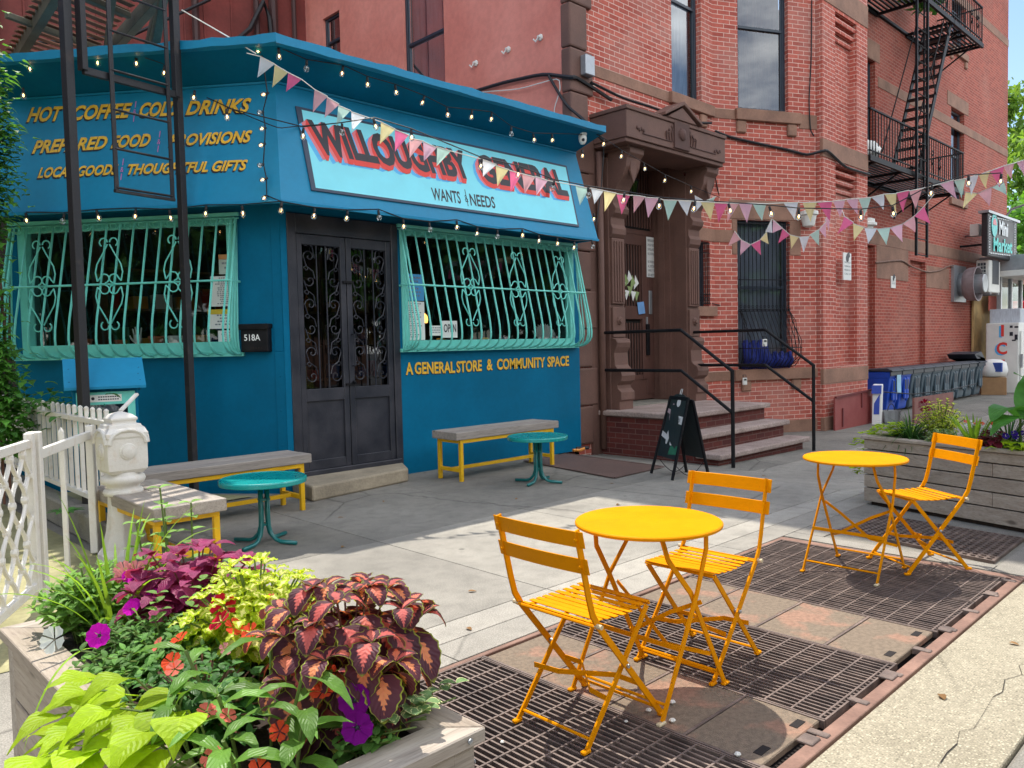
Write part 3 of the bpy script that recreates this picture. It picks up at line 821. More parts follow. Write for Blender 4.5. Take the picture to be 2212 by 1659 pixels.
# quoins
z = 0.0; k = 0
mb = MB()
while z < HT - .8:
    h = .56 if z < 5 else .62
    wq = .40 if k % 2 else .28
    b = MB(); b.box(8.52, 7.44, z + .006, 8.62 + wq, 7.62, z + h - .006)
    b.build('quoin', BROWN if z < 6.4 else BROWNST, BB, bevel=0.025, seg=2)
    z += h; k += 1
# windows
sash(BB, (0, 7.5, 0), X1, Y0, 11.10, 11.99, 5.55, 8.7, -.10, LACE, 'dark framed upper window with pale curtain above the doorway')
sash(BB, CF, eF, nF, .51, 1.57, 5.57, 8.9, -.09, CURTAIN, 'dark framed upper bay window with brown curtain', .44)
sash(BB, CF, eF, nF, .47, 1.58, .95, 3.62, -.09, LACE, 'ground floor bay window behind black iron bars', .55)
sash(BB, (0, 7.5, 0), X1, Y0, 11.72, 12.17, 2.07, 3.2, -.12, None, 'narrow barred window beside the doorway')
sash(BB, (0, 7.5, 0), X1, Y0, 18.35, 19.55, 5.75, 8.0, -.12, None); sash(BB, (0, 7.5, 0), X1, Y0, 25.05, 26.24, 5.45, 8.02, -.12, LACE)
sash(BB, (0, 7.5, 0), X1, Y0, 25.1, 26.3, 9.75, 12, -.12, None); sash(BB, (0, 7.5, 0), X1, Y0, 18.35, 19.55, 9.9, 12, -.12, None)
sash(BB, (8.55, 7.52, 0), (0, 1, 0), (-1, 0, 0), 2.70, 3.82, 5.5, 9.0, -.06, LACE, 'tall sash window in the coral stucco wall', .36)
sash(BB, (8.55, 7.52, 0), (0, 1, 0), (-1, 0, 0), 5.83, 6.44, 7.05, 8.02, -.06, None, 'small square window in the coral stucco wall')

# iron bars over the ground-floor bay window: flat above, bulging like a belly below
mb = MB()
WP = lambda s, z, o: CF + eF * s + nF * o + V((0, 0, z))
for i in range(13):
    s = .52 + (1.53 - .52) * i / 12
    mb.tube([WP(s, 3.58, .02), WP(s, 1.98, .02)], .007, 5)
    mb.tube([WP(s, 2.02, .03), WP(s, 1.8, .14), WP(s, 1.5, .30), WP(s, 1.3, .36), WP(s, 1.12, .33), WP(s, .99, .2), WP(s, .96, .03)], .007, 5)
for s in (.50, 1.55):
    for q in range(4):
        mb.tube([WP(s, 2.0 - .0 * q, .02), WP(s, 1.8, .10 + .05 * q - .15 * (q == 3)), WP(s, 1.45, .09 * (q + 1)), WP(s, 1.15, .09 * (q + 1)), WP(s, .97, .02)], .006, 5)
for zz_, oo in ((3.55, .02), (2.55, .02), (2.02, .03), (1.99, .02)): mb.tube([WP(.48, zz_, oo), WP(1.57, zz_, oo)], .009, 5)
mb.tube([WP(.5, 1.32, .0), WP(.5, 1.32, .37), WP(1.55, 1.32, .37), WP(1.55, 1.32, .0)], .008, 5)
for i in range(13):
    s = .52 + (1.53 - .52) * i / 12
    mb.tube([WP(s + .025 * math.cos(a), 2.07 + .025 * math.sin(a), .02) for a in [k * math.pi / 4 for k in range(8)]], .004, 4, True)
mb.build('window_bars', BLKMETAL, BB)
mb = MB()
WPA = lambda s, z, o=.02: V((s, 7.5 - o, z))
for i in range(7): mb.tube([WPA(11.75 + .065 * i, 2.1), WPA(11.75 + .065 * i, 3.18)], .007, 5)
for z in (2.12, 2.28, 3.0, 3.16): mb.tube([WPA(11.72, z), WPA(12.17, z)], .008, 5)
for i in range(6): mb.tube([WPA(11.785 + .065 * i + .022 * math.cos(k * .8), 2.2 + .035 * math.sin(k * .8)) for k in range(8)], .005, 4, True)
mb.build('window_bars', BLKMETAL, BB)
# blue cloth bundled behind the belly bars
mb = MB()
for i in range(20):
    s = .54 + i * .05
    z_ = 1.42 - .22 * (i > 9) + .05 * math.sin(i * 2.1)
    mb.tube([WP(s, .97, .05), WP(s + .02, 1.1, .13 + .03 * math.sin(i)), WP(s, z_, .06 + .02 * math.cos(i * 3))], .045, 6)
tag(mb.build('blue_blanket', mat('navy_cloth', lin(16, 34, 110), 0.85, var=.3, scale=14), smooth=True), 'dark blue blanket bundled inside the belly-shaped window bars', 'blanket')

# ---- brownstone doorway: pilasters, brackets, hood
mb = MB()
YP = 7.33
def pil(x0, x1, zb):
    b = MB()
    b.box(x0, YP + .04, zb, x1, 7.6, 4.2)                                   # shaft
    b.box(x0 + .03, YP, 2.05, x1 - .03, YP + .05, 3.02); b.box(x0 + .03, YP, 1.55, x1 - .03, YP + .05, 2.0)
    for k in range(4):
        xx = x0 + .06 + (x1 - x0 - .12) * (k + .5) / 4
        b.box(xx - .016, YP - .018, 2.08, xx + .016, YP + .001, 2.98)          # reeding
    b.lathe([(.075, 0), (.06, .02), (.03, .03), (.045, .045), (0.0, .05)], ((x0 + x1) / 2, YP, 1.8), 8, (0, -1, 0))   # rosette
    def scroll(z0, prof):
        pts = [V((x0 + .015, YP + .05, z0 + prof[0][1]))] + [V((x0 + .015, YP + .03 - o, z0 + z)) for o, z in prof] + [V((x0 + .015, YP + .05, z0 + prof[-1][1]))]
        b.ext(pts, (x1 - x0 - .03, 0, 0))
    scroll(.42, [(.14, 0), (.14, .18), (.17, .2), (.17, .32), (.11, .37), (.10, .42), (.17, .48), (.19, .56), (.17, .63), (.10, .67), (.06, .72), (.05, .9), (.09, .98), (.11, 1.05), (.09, 1.1), (0, 1.13)])
    scroll(3.02, [(0, 0), (.05, .06), (.06, .14), (.03, .2), (.03, .3), (.1, .36), (.12, .43), (.07, .5), (.08, .62), (.16, .75), (.26, .88), (.32, 1.0), (.34, 1.12), (.40, 1.18), (.40, 1.26), (.0, 1.26)])
    b.box(x0 - .02, YP - .36, 4.26, x1 + .02, YP + .1, 4.34)
    lf = [V(((x0 + x1) / 2 + dx, YP - .22 - .05, 3.9 + dz)) for dx, dz in ((-.07, .26), (.07, .26), (.075, .05), (.0, -.12), (-.075, .05))]
    b.ext(lf, (0, -.035, 0))
    return b.build('door_pilaster', BROWN, BB, bevel=0.006)
pil(9.22, 9.58, .4); pil(11.26, 11.62, .4)
mb = MB()
mb.box(9.0, 6.84, 4.36, 11.62, 7.55, 4.74)
mb.box(9.02, 6.87, 4.30, 11.60, 7.5, 4.36)
mb.box(8.98, 6.82, 4.742, 11.64, 7.55, 4.80)
mb.ext([(9.95, 6.80, 4.80), (10.75, 6.80, 4.80), (10.35, 6.80, 5.0)], (0, .3, 0))
mb.ext([(9.85, 6.77, 4.80), (10.35, 6.77, 5.03), (10.85, 6.77, 4.80), (10.85, 6.77, 4.85), (10.35, 6.77, 5.09), (9.85, 6.77, 4.85)], (0, .33, 0))
mb.build('door_hood', BROWN, BB, bevel=0.008)
mb = MB()   # carved face and sprigs on the hood
mb.box(10.15, 6.815, 4.38, 10.55, 6.842, 4.78)
mb.lathe([(.10, 0), (.085, .02), (.05, .035), (0, .045)], (10.35, 6.815, 4.60), 12, (0, -1, 0))
for sg in (-1, 1):
    mb.box(10.35 + sg * .62 - .36, 6.828, 4.45, 10.35 + sg * .62 + .36, 6.842, 4.468)
    for k in range(4): mb.lathe([(.03, 0), (.024, .016), (0, .02)], (10.35 + sg * (.95 + .05 * k), 6.84, 4.50 + .02 * (k % 2)), 7, (0, -1, 0))
    for k in range(3):
        a = 10.35 + sg * (.24 + .07 * k)
        mb.tube([(a, 6.832, 4.46), (a + sg * .02, 6.826, 4.58), (a - sg * .02, 6.83, 4.66 - .03 * k)], .012, 5)
        mb.lathe([(.03, 0), (.02, .014), (0, .018)], (a, 6.84, 4.68 - .05 * k), 7, (0, -1, 0))
mb.build('hood_carving', mat('carved_brownstone', lin(84, 58, 52), .8), BB, bevel=0.004)
# recessed porch and the barred door
mb = MB()
mb.quad((9.64, 7.4, .4), (9.64, 8.2, .4), (9.64, 8.2, 4.4), (9.64, 7.4, 4.4)); mb.quad((11.268, 7.4, .4), (11.268, 7.4, 4.4), (11.268, 8.2, 4.4), (11.268, 8.2, .4))
mb.box(8.9, 7.46, -.2, 9.3, 7.52, 4.4); mb.box(11.5, 7.47, .4, 11.66, 7.52, 4.4)
mb.quad((9.5, 7.3, 4.39), (9.5, 8.2, 4.39), (11.4, 8.2, 4.39), (11.4, 7.3, 4.39)); mb.quad((9.5, 8.2, .4), (11.4, 8.2, .4), (11.4, 8.2, 4.4), (9.5, 8.2, 4.4))
for x in (11.262, 11.23): mb.box(x - .02, 7.6 + (11.29 - x) * 3, .5, x + .004, 7.72 + (11.29 - x) * 3, 4.38)
mb.build('porch_lining', BROWN, BB)
DB = mat('brown_steel_door', lin(96, 66, 58), 0.55, var=.12, scale=5, fine=.05)
d0 = MB(); YD = 8.05
d0.box(9.62, YD, .5, 11.28, YD + .05, .58); d0.box(10.1, YD - .02, 3.28, 11.28, YD + .06, 3.36); d0.box(11.05, YD - .01, .58, 11.28, YD + .05, 3.28); d0.box(9.62, YD - .01, .58, 9.80, YD + .05, 4.38)
d0.box(9.8, YD + .0, .58, 11.05, YD + .04, .84)
d0.box(10.94, YD - .015, .84, 11.05, YD + .045, 3.2); d0.box(9.8, YD - .015, .84, 9.95, YD + .045, 3.2); d0.box(9.8, YD - .017, 3.1, 11.05, YD + .04, 3.28)
d0.box(9.95, YD - .013, 1.86, 10.94, YD + .04, 2.08); d0.box(9.95, YD - .011, .84, 10.94, YD + .04, .92)
dr = d0.build('entry_door', DB, BB, bevel=0.004)
b = MB()
for i in range(14):
    x = 9.98 + .075 * i
    if x < 10.93:
        b.box(x - .012, YD - .012, .92, x + .012, YD + .01, 1.8); b.box(x - .012, YD - .012, 2.08, x + .012, YD + .01, 3.1)
for i in range(20): b.box(9.85 + .075 * i - .014, YD - .012, 3.4, 9.85 + .075 * i + .014, YD + .01, 4.36)
for k in range(3): b.box(11.10 + .05 * k, YD - .014, 2.4, 11.115 + .05 * k, YD - .008, 3.1)
b.build('door_bars', DB, dr)
b = MB(); b.box(9.8, YD + .05, .6, 11.28, YD + .06, 4.38); b.build('dark_panel', DARKROOM, dr)
b = MB(); b.box(11.02, YD - .05, 1.25, 11.10, YD - .012, 1.78); b.build('lock_box', BLKMETAL, dr, bevel=.005)
b = MB(); b.box(11.12, YD - .03, 1.95, 11.20, YD - .008, 2.35); b.box(11.03, YD - .04, 1.72, 11.06, YD - .012, 1.9); b.build('door_plate', STEEL, dr, bevel=.004)
b = MB(); put_text(b, '518', (9.99, YD - .02, 3.14), (10.32, YD - .02, 3.14), .12, (0, -1, 0), .003); b.build('house_number', WHITEPAINT, dr)
t = thing('entry_notice', 'white notice with dark lettering fixed to the brown entry door frame', 'notice', (11.17, YD - .02, 2.95))
b = MB(); b.box(11.06, YD - .03, 2.58, 11.29, YD - .022, 3.26); b.build('sheet', PAPER, t)
b = MB()
for k, s in enumerate(['PREMISES UNDER', '24 HOUR VIDEO', 'SURVEILLANCE', 'NO LOITERING', 'NO SMOKING', 'ALL VISITORS', 'SUBJECT TO', 'SECURITY']):
    z = 3.18 - .075 * k - (.06 if k > 3 else 0); put_text(b, s, (11.085, YD - .031, z), (11.265, YD - .031, z), .042, (0, -1, 0), .002)
b.build('lettering', INK, t)
b = MB()
for k in range(7):
    x = 10.12 + .09 * k; zc = 2.38 + .05 * math.sin(k * 2)
    b.poly([V((x, YD - .05, zc)), V((x + .07, YD - .10, zc + .1)), V((x + .03, YD - .06, zc + .24)), V((x - .02, YD - .07, zc + .1))], mi=k % 2)
    b.poly([V((x, YD - .05, zc - .02)), V((x + .08, YD - .1, zc - .05)), V((x + .02, YD - .08, zc - .2))], mi=1 - k % 2)
tag(b.build('paper_bouquet', [PAPER, mat('faded_green_paper', lin(150, 170, 110), .8)]), 'folded white and green paper flyers tucked in the door bars', 'flyers')
b = MB(); b.ob((10.88, YD - .03, 2.05), (.09, 0, .01), (0, .004, 0), (-.02, 0, .10)); tag(b.build('door_card', mat('pale_blue_card', lin(120, 170, 225), .7)), 'small pale blue card stuck on the brown door', 'card')
b = MB(); b.tube([(9.07, 7.40, -.1), (9.07, 7.40, 4.25)], .05, 8); b.build('downspout', BROWN, BB, smooth=True)
# porch lamp
t = thing('porch_lantern', 'square glass lantern hanging under the brownstone hood', 'lamp', (10.25, 7.75, 4.0))
b = MB(); b.lathe([(.1, 0), (.14, .3), (.05, .36), (.02, .40)], (10.25, 7.75, 3.75), 4, ph=.78); b.build('glass_shade', glass_mat('lantern_glass', (.8, .78, .6), .1), t)
b = MB(); b.lathe([(.15, 0), (.16, .02), (.05, .09), (.02, .10), (.02, .35)], (10.25, 7.75, 4.04), 4, ph=.78)
for k in range(4):
    a = .785 + k * math.pi / 2; b.tube([V((10.25 + .1 * math.cos(a), 7.75 + .1 * math.sin(a), 3.75)), V((10.25 + .142 * math.cos(a), 7.75 + .142 * math.sin(a), 4.05))], .008, 4)
b.build('lantern_frame', BLKMETAL, t)
# ---- stoop with three granite treads
t = thing('stoop', 'brick stoop with three pink granite steps below the brownstone doorway', 'stoop', (10.2, 6, 0))
def tread(x0, x1, y0, y1, z, th=.075):
    b = MB(); b.box(x0, y0, z - th, x1, y1, z); b.build('tread', GRANITE, t, bevel=.02, seg=3)
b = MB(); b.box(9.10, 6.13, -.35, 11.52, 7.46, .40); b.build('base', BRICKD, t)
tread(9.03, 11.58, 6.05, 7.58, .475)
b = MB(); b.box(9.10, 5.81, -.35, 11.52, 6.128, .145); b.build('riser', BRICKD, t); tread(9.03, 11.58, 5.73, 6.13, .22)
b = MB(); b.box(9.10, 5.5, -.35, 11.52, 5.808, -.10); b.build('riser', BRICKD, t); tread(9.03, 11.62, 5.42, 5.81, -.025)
b = MB(); b.box(9.55, 7.45, .3, 11.35, 8.2, .485); b.build('porch_floor', KERBC, t)
# railings
def railing(x, label):
    r = thing('stair_railing', label, 'railing', (x, 6, 0), group='black pipe railings on the stoop')
    b = MB(); b.tube([(x, 5.27, -.22), (x, 5.27, 1.08)], .026, 8); b.build('post', BLKMETAL, r)
    for z1, z2 in ((1.62, 1.07), (1.07, .53)):
        b = MB(); b.tube([(x, 7.42, z1), (x, 6.04, z1), (x, 5.27, z2)], .024, 8); b.build('rail', BLKMETAL, r)
railing(9.08, 'near black pipe railing, on the chalkboard side of the stoop')
railing(11.40, 'far black pipe railing, on the bay window side of the stoop')
# ------------------------------------------------------------------ the blue corner shop
SC0 = V((3.93, 7.35, 0)); DL = V((math.cos(rad(128.5)), math.sin(rad(128.5)), 0)); NL = V((-DL.y, DL.x, 0))
if NL.dot(V((0, 0, 0)) - SC0) < 0: NL = -NL
MI = V((-.4823, -1, 0))
SH = thing('corner_shop', 'teal blue corner shop with painted signs, barred windows and black gate', 'shop', (4, 8, 0))
WX = 8.5; LS = 3.0
FP = lambda s, z, o=0.0: SC0 + X1 * s + V((0, -o, z))
LP = lambda s, z, o=0.0: SC0 + DL * s + NL * o + V((0, 0, z))
WF = WX - 3.93
mb = MB()
panel(mb, SC0, X1, Y0, 0, WF, -.05, 4.2, [(.08, 1.40, -.05, 2.80, .10), (1.52, 4.42, 1.50, 2.80, .10)])
panel(mb, SC0, DL, NL, 0, LS, -.05, 4.2, [(.52, 2.86, 1.52, 2.80, .10)])
mb.build('wall', BLUE, SH)
mb = MB()
C2 = SC0 + DL * LS
mb.quad(C2 + V((0, 0, -.05)), V((2.07, 12, -.05)), V((2.07, 12, 4.2)), C2 + V((0, 0, 4.2)))
mb.quad((WX, 7.35, 0), (WX, 12, 0), (WX, 12, 4.2), (WX, 7.35, 4.2)); mb.quad((2.0, 12, 0), (8.5, 12, 0), (8.5, 12, 4.2), (2.0, 12, 4.2))
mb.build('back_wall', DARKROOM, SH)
# corner trims and rivets
mb = MB()
mb.box(3.92, 7.33, 0, 3.99, 7.36, 2.95)
wbox(mb, SC0, DL, NL, -.005, .10, 0, 1.45, 0, .012); wbox(mb, SC0, DL, NL, -.005, .10, 1.452, 2.93, 0, .009)
for z in (.15, .5, .85, 1.2): mb.lathe([(.012, 0), (.008, .006), (0, .008)], LP(.05, z, .012), 8, NL)
mb.build('corner_trim', BLUE, SH, bevel=.004)
# mansard fascia, cove, eave and roof
prof = [(.40, 2.88), (.055, 4.13), (.50, 4.30), (.56, 4.31), (.56, 4.385), (.3, 4.46), (-.5, 4.56)]
def fpt(o, z, side):
    if side == 0: return SC0 + MI * o + V((0, 0, z))
    if side == 1: return V((WX - .08 + .06 * (z > 4.2) + .05 * (z < 3), 7.35 - o, z))
    return SC0 + DL * LS + NL * o + V((0, 0, z))
for side, nm in ((1, 'front'), (2, 'left')):
    N = 26; rows = []
    wv = random.Random(side)
    for i in range(N + 1):
        k = i / N; row = []
        for q, (o, z) in enumerate(prof):
            a, b = fpt(o, z, 0), fpt(o, z, side)
            p = a * (1 - k) + b * k
            if q in (3, 4, 5): p.z += wv.uniform(-.006, .006) * (1 if q == 3 else 2.2)
            row.append(p)
        rows.append(row)
    m1 = MB(); m2 = MB(); m3 = MB(); m4 = MB()
    for i in range(N):
        A, B = rows[i], rows[i + 1]
        for q in range(len(prof) - 1):
            tgt = m1 if q == 0 else (m4 if q == 1 else (m2 if q in (2, 3) else m3))
            f = [A[q], B[q], B[q + 1], A[q + 1]]
            tgt.quad(*(f if side == 1 else f[::-1]))
    fa = m1.build('sign_fascia', BLUE2, SH)
    m4.build('cove', BLUE, SH); m2.build('eave_board', BLUE2, SH)
    m3.build('roof', mat('blue_roof_felt', lin(60, 132, 168), .8, var=.15, scale=3, fine=.1), SH)
    a, b = fpt(.40, 2.88, 0), fpt(.40, 2.88, side); c, d = fpt(0, 2.93, side), fpt(0, 2.93, 0)
    m5 = MB(); m5.quad(a, d, c, b) if side == 1 else m5.quad(a, b, c, d); m5.build('soffit', BLUE, SH)
    m6 = MB(); m6.bar(a, b, .03, .03); m6.bar(fpt(.062, 4.12, 0), fpt(.062, 4.12, side), .03, .02); m6.build('fascia_bead', BLUE2, SH)
mb = MB(); e = [fpt(o, z, 1) for o, z in prof[:5]] + [V((WX - .08, 7.36, 4.4)), V((WX - .03, 7.36, 2.88))]
mb.poly(e); mb.build('fascia_end', BLUE2, SH)
mb = MB(); mb.poly([(4.1, 7.9, 4.5), (8.45, 7.9, 4.5), (8.45, 12.1, 4.6), (2.4, 12.1, 4.6), (2.5, 9.9, 4.5)]); mb.build('flat_roof', mat('grey_roof_felt', lin(120, 124, 128), .9), SH)
# painted name board on the front fascia
FO = V((0, 6.95, 2.88)); FU = V((0, .345, 1.25)).normalized(); FN = V((0, -FU.z, FU.y))
fas = lambda p: onp(p, FO, FN)
c = [fas(Z2(420, 1130)), fas(Z2(2005, 1347)), fas(Z2(1930, 985)), fas(Z2(325, 632))]
mb = MB(); mb.ext([p + FN * .004 for p in c], FN * .012)
sb = mb.build('name_board', mat('sign_edge_navy', lin(40, 58, 82), .5), SH)
cc = sum(c, V()) / 4
ci = [p + (V((cc.x - p.x, 0, 0)).normalized() * .03) + FU * (.03 if i < 2 else -.03) + FN * .0175 for i, p in enumerate(c)]
ci[0] += X1 * .02; ci[3] += X1 * .03
mb = MB(); mb.poly(ci); mb.build('board_field', CYAN, sb)
b0 = fas(Z2(455, 918)); b1 = fas(Z2(1375, 1078)); g0 = fas(Z2(1440, 1090)); g1 = fas(Z2(1945, 1172)); tp = fas(Z2(412, 714))
hh = (tp - b0).dot(FU)
zl = (b0.z + g1.z) / 2
fx = lambda x, t: V((x, FO.y + FU.y * t, FO.z + FU.z * t))
t0 = (b0 - FO).dot(FU); t1 = (g1 - FO).dot(FU)
xs0, xs1 = b0.x + .01, b1.x; xg0, xg1 = g0.x, g1.x
def words(mm, mi, off, eps, bold=.045, only=0):
    for (a, b, s) in (((xs0, xs1, 'WILLOUGHBY'), (xg0, xg1, 'GENERAL'))[only],):
        ta = t0 + (t1 - t0) * (a - xs0) / (xg1 - xs0); tb = t0 + (t1 - t0) * (b - xs0) / (xg1 - xs0)
        p, q = fx(a, ta), fx(b, tb)
        # letters lean back a little to the left at the top
        vs, fs = text_mesh(s, bold, 0, .97)
        pts = [p + (q - p) * (x - .035 * (y - .0)) + FU * hh * y + FN * eps + X1 * off[0] + FU * off[1] for x, y in vs]
        mm.add(pts, [f if (pts[f[1]] - pts[f[0]]).cross(pts[f[2]] - pts[f[0]]).dot(FN) > 0 else f[::-1] for f in fs], mi)
for wd in (0, 1):
    for nm, mt, steps, e0 in (('drop_shadow', SIGNBLUE, [(-.062 - .011 * k, -.045 - .009 * k) for k in range(5)], .0180), ('block_side', SIGNPINK, [(-.008 - .008 * k, -.005 - .007 * k) for k in range(8)], .0205), ('block_base', SIGNRED, [(-.004 - .003 * k, -.010 - .0085 * k) for k in range(7)], .0226)):
        mb = MB(); n_ = len(steps)
        for k in range(n_ - 1, -1, -1): words(mb, 0, steps[k], e0 + (n_ - k) * .0002, only=wd)
        mb.build(nm, mt, sb)
    mb = MB(); words(mb, 0, (0, 0), .0246, only=wd); mb.build('sign_letters', INK, sb)
for s, a, b in (('WANTS', Z2(1140, 1190), Z2(1308, 1212)), ('NEEDS', Z2(1362, 1222), Z2(1512, 1240))):
    mb = MB(); put_text(mb, s, fas(a), fas(b), .155, FN, .019, bold=.02, shear=.1, up=FU); mb.build('sign_letters', INK, sb)
mb = MB()
p = fas(Z2(1330, 1200)); put_text(mb, '&', p, fas(Z2(1350, 1203)), .09, FN, .019, up=FU); mb.bar(p + FN * .019 + X1 * .03 - FU * .05, p + FN * .019 + X1 * .03 + FU * .16, .008, .002, FN)
mb.build('sign_letters', INK, sb)

# painted lines on the left fascia
LO = SC0 + MI * .40 + V((0, 0, 2.88)); LU = (fpt(.055, 4.13, 0) - fpt(.40, 2.88, 0)); LU = (LU - DL * LU.dot(DL)).normalized(); LN = (-DL).cross(LU).normalized()
if LN.dot(NL) < 0: LN = -LN
lf = lambda p: onp(p, LO, LN)
rows = [
    [('HOT', (203, 925), (468, 915), 112), ('COFFEE', (545, 912), (988, 890), 112), ('COLD', (1050, 887), (1345, 874), 110), ('DRINKS', (1400, 872), (1888, 850), 108)],
    [('PREPARED', (243, 1162), (805, 1125), 98), ('FOOD', (838, 1122), (1132, 1105), 96), ('PROVISIONS', (1275, 1108), (1897, 1075), 90)],
    [('LOCAL', (285, 1346), (548, 1335), 80), ('GOODS', (582, 1334), (888, 1318), 80), ('THOUGHTFUL', (962, 1320), (1570, 1300), 80), ('GIFTS', (1600, 1297), (1865, 1285), 80)]]
for r_ in rows:
    for s, a, b, h in r_:
        m1 = MB(); m2 = MB()
        A, B = lf(Za(*a)), lf(Za(*b)); T_ = lf(Za(a[0], a[1] - h)); H = (T_ - A).dot(LU)
        put_text(m2, s, A, B, H, LN, .004, bold=.035, shear=.28, up=LU, off=(-.012, -.016)); put_text(m2, s, A, B, H, LN, .0045, bold=.035, shear=.28, up=LU, off=(-.006, -.008))
        put_text(m1, s, A, B, H, LN, .006, bold=.032, shear=.28, up=LU)
        m2.build('letter_shadow', INK, SH); m1.build('sign_letters', GOLD, SH)
for x, y in ((1015, 845), (1198, 1072), (920, 1282)):
    m1 = MB()
    A = lf(Za(x - 12, y + 18)); B = lf(Za(x + 12, y + 17)); put_text(m1, '&', A, B, .055, LN, .005, up=LU, bold=.0)
    M_ = (A + B) / 2; m1.bar(M_ + LU * .075 + LN * .004, M_ + LU * .145 + LN * .004, .008, .002, LN); m1.bar(M_ - LU * .085 + LN * .004, M_ - LU * .015 + LN * .004, .008, .002, LN)
    m1.build('ampersand', PINKPAINT, SH)
# slogan below the front window
for s, a, b in (('A', (752, 946), (792, 944)), ('GENERAL', (800, 943), (1018, 936)), ('STORE', (1026, 935), (1163, 925)), ('&', (1190, 922), (1222, 920)), ('COMMUNITY', (1245, 919), (1505, 906)), ('SPACE', (1518, 904), (1634, 897))):
    A, B = ony(Zc(*a), 7.35), ony(Zc(*b), 7.35); h = .142; m1 = MB(); m2 = MB()
    put_text(m2, s, A, B, h, Y0, .003, bold=.034, off=(-.004, -.010), up=(0, 0, 1)); put_text(m1, s, A, B, h, Y0, .005, bold=.03, up=(0, 0, 1))
    m2.build('letter_shadow', INK, SH); m1.build('sign_letters', GOLD, SH)

# windows
def shopwin(C, d, n, s0, s1, z0, z1, label):
    mb = MB(); f = .07
    for a, b in ((s0 - .04, s0 + .05), (s1 - .05, s1 + .04)): wbox(mb, C, d, n, a, b, z0 - .08, z1 + .03, -.09, .015)
    for a, b in ((z0 - .082, z0 + .045), (z1 - .04, z1 + .032)): wbox(mb, C, d, n, s0 + .05, s1 - .05, a, b, -.088, .013)
    w = mb.build('window', MINT, SH, bevel=.004); w['label'] = label
    C, d, n = V(C), V(d), V(n); P = lambda s, z: C + d * s - n * .07 + V((0, 0, z))
    mb = MB(); mb.quad(P(s0, z0), P(s1, z0), P(s1, z1), P(s0, z1)); mb.build('pane', GLASS, w)
    return w
shopwin(SC0, X1, Y0, 1.52, 4.42, 1.50, 2.80, 'front shop window with mint frame beside the gate')
shopwin(SC0, DL, NL, .52, 2.86, 1.52, 2.80, 'left shop window with mint frame beside the mailbox')


def grille(P, s0, s1, nb, sg, motifs, label):
    """mint window grille: straight bars leaning out from the top, bulging and curling back at the sill"""
    zt, zb = 2.83, 1.42
    def bulge(z):
        if z > 1.95: return .04 + (2.80 - z) / .85 * .20
        if z > 1.6: return .24 + .06 * math.sin((1.95 - z) / .35 * math.pi / 2)
        k = (1.6 - z) / (1.6 - zb - .01); return .04 + .26 * math.sqrt(max(0, 1 - k ** 2.2))
    mb = MB()
    for i in range(nb):
        s = s0 + .05 + (s1 - s0 - .1) * i / (nb - 1)
        zs = [2.80, 1.95, 1.84, 1.72, 1.62, 1.56, 1.51, 1.475, 1.452, 1.44]
        mb.tube([P(s, z, bulge(z)) for z in zs] + [P(s, 1.432, .04)], .0118, 6)
    for e in (s0 + .0, s1 - .0):
        for q in range(1, 4):
            f = q / 4
            mb.tube([P(e, 2.80, .03)] + [P(e, z, .02 + (bulge(z) - .02) * f) for z in (1.95, 1.72, 1.6, 1.5, 1.45, 1.435)] + [P(e, 1.43, .02)], .010, 5)
        mb.tube([P(e, z, bulge(z)) for z in (2.80, 1.95, 1.84, 1.72, 1.62, 1.56, 1.51, 1.475, 1.452, 1.44)] + [P(e, 1.43, .02)], .0115, 6)
    zr = 2.17
    mb.tube([P(s0, zr, 0), P(s0, zr, bulge(zr) + .012), P(s1, zr, bulge(zr) + .012), P(s1, zr, 0)], .0115, 6)
    g = mb.build('window_grille', MINT, SH, smooth=False); g['label'] = label
    mb = MB()
    mb.bar(P(s0 - .03, 2.845, .03), P(s1 + .03, 2.845, .03), .03, .035); mb.bar(P(s0 - .03, 2.805, .035), P(s1 + .03, 2.805, .035), .012, .012)
    n = int((s1 - s0) / .155)
    for i in range(n):
        c = s0 + (s1 - s0) * (i + .5) / n; r = (s1 - s0) / n / 2 * .92
        mb.tube([P(c + r * math.cos(a), 2.80 + r * .85 * math.sin(a), .045) for a in [math.pi + k * math.pi / 8 for k in range(9)]], .0065, 5)
        mb.tube([P(c + r * .5 * math.cos(a), 2.80 - r * .25 + r * .4 * math.sin(a), .045) for a in [k * math.pi / 4 for k in range(8)]], .006, 5, True)
    mb.build('grille_border', MINT, g); mb = MB()
    mb.bar(P(s0 - .03, 1.432, .025), P(s1 + .03, 1.432, .025), .03, .04)
    for i in range(n): 
        c = s0 + (s1 - s0) * (i + .5) / n; r = (s1 - s0) / n / 2
        mb.tube([P(c - r, 1.445, .05), P(c - r * .5, 1.462, .05), P(c, 1.468, .05), P(c + r * .5, 1.462, .05), P(c + r, 1.445, .05)], .006, 5)
    mb.build('grille_border', MINT, g)
    for c in motifs:
        mb = MB(); o = .225
        Q = lambda s, z: P(s, z, o + .04 * (2.17 - z))
        for sx in (-1, 1):
            for sz in (-1, 1):
                zc = 2.17
                pts = [(c + sx * .012, zc + sz * .40), (c + sx * .05, zc + sz * .33), (c + sx * .13, zc + sz * .20), (c + sx * .148, zc + sz * .12), (c + sx * .13, zc + sz * .03)]
                mb.tube([Q(*p) for p in pts], .0075, 5)
                mb.tube([Q(c + sx * (.055 - .043 * math.cos(a)), zc + sz * (.42 + .043 * math.sin(a))) for a in [k * .52 for k in range(9)]], .0075, 5)
                mb.tube([Q(c + sx * .13, zc + sz * .03)] + [Q(c + sx * (.05 + .05 * math.cos(a)), zc + sz * (.055 + .045 * math.sin(a))) for a in [.2 + k * .62 for k in range(8)]], .0075, 5)
        mb.build('scroll', MINT, g)
    return g
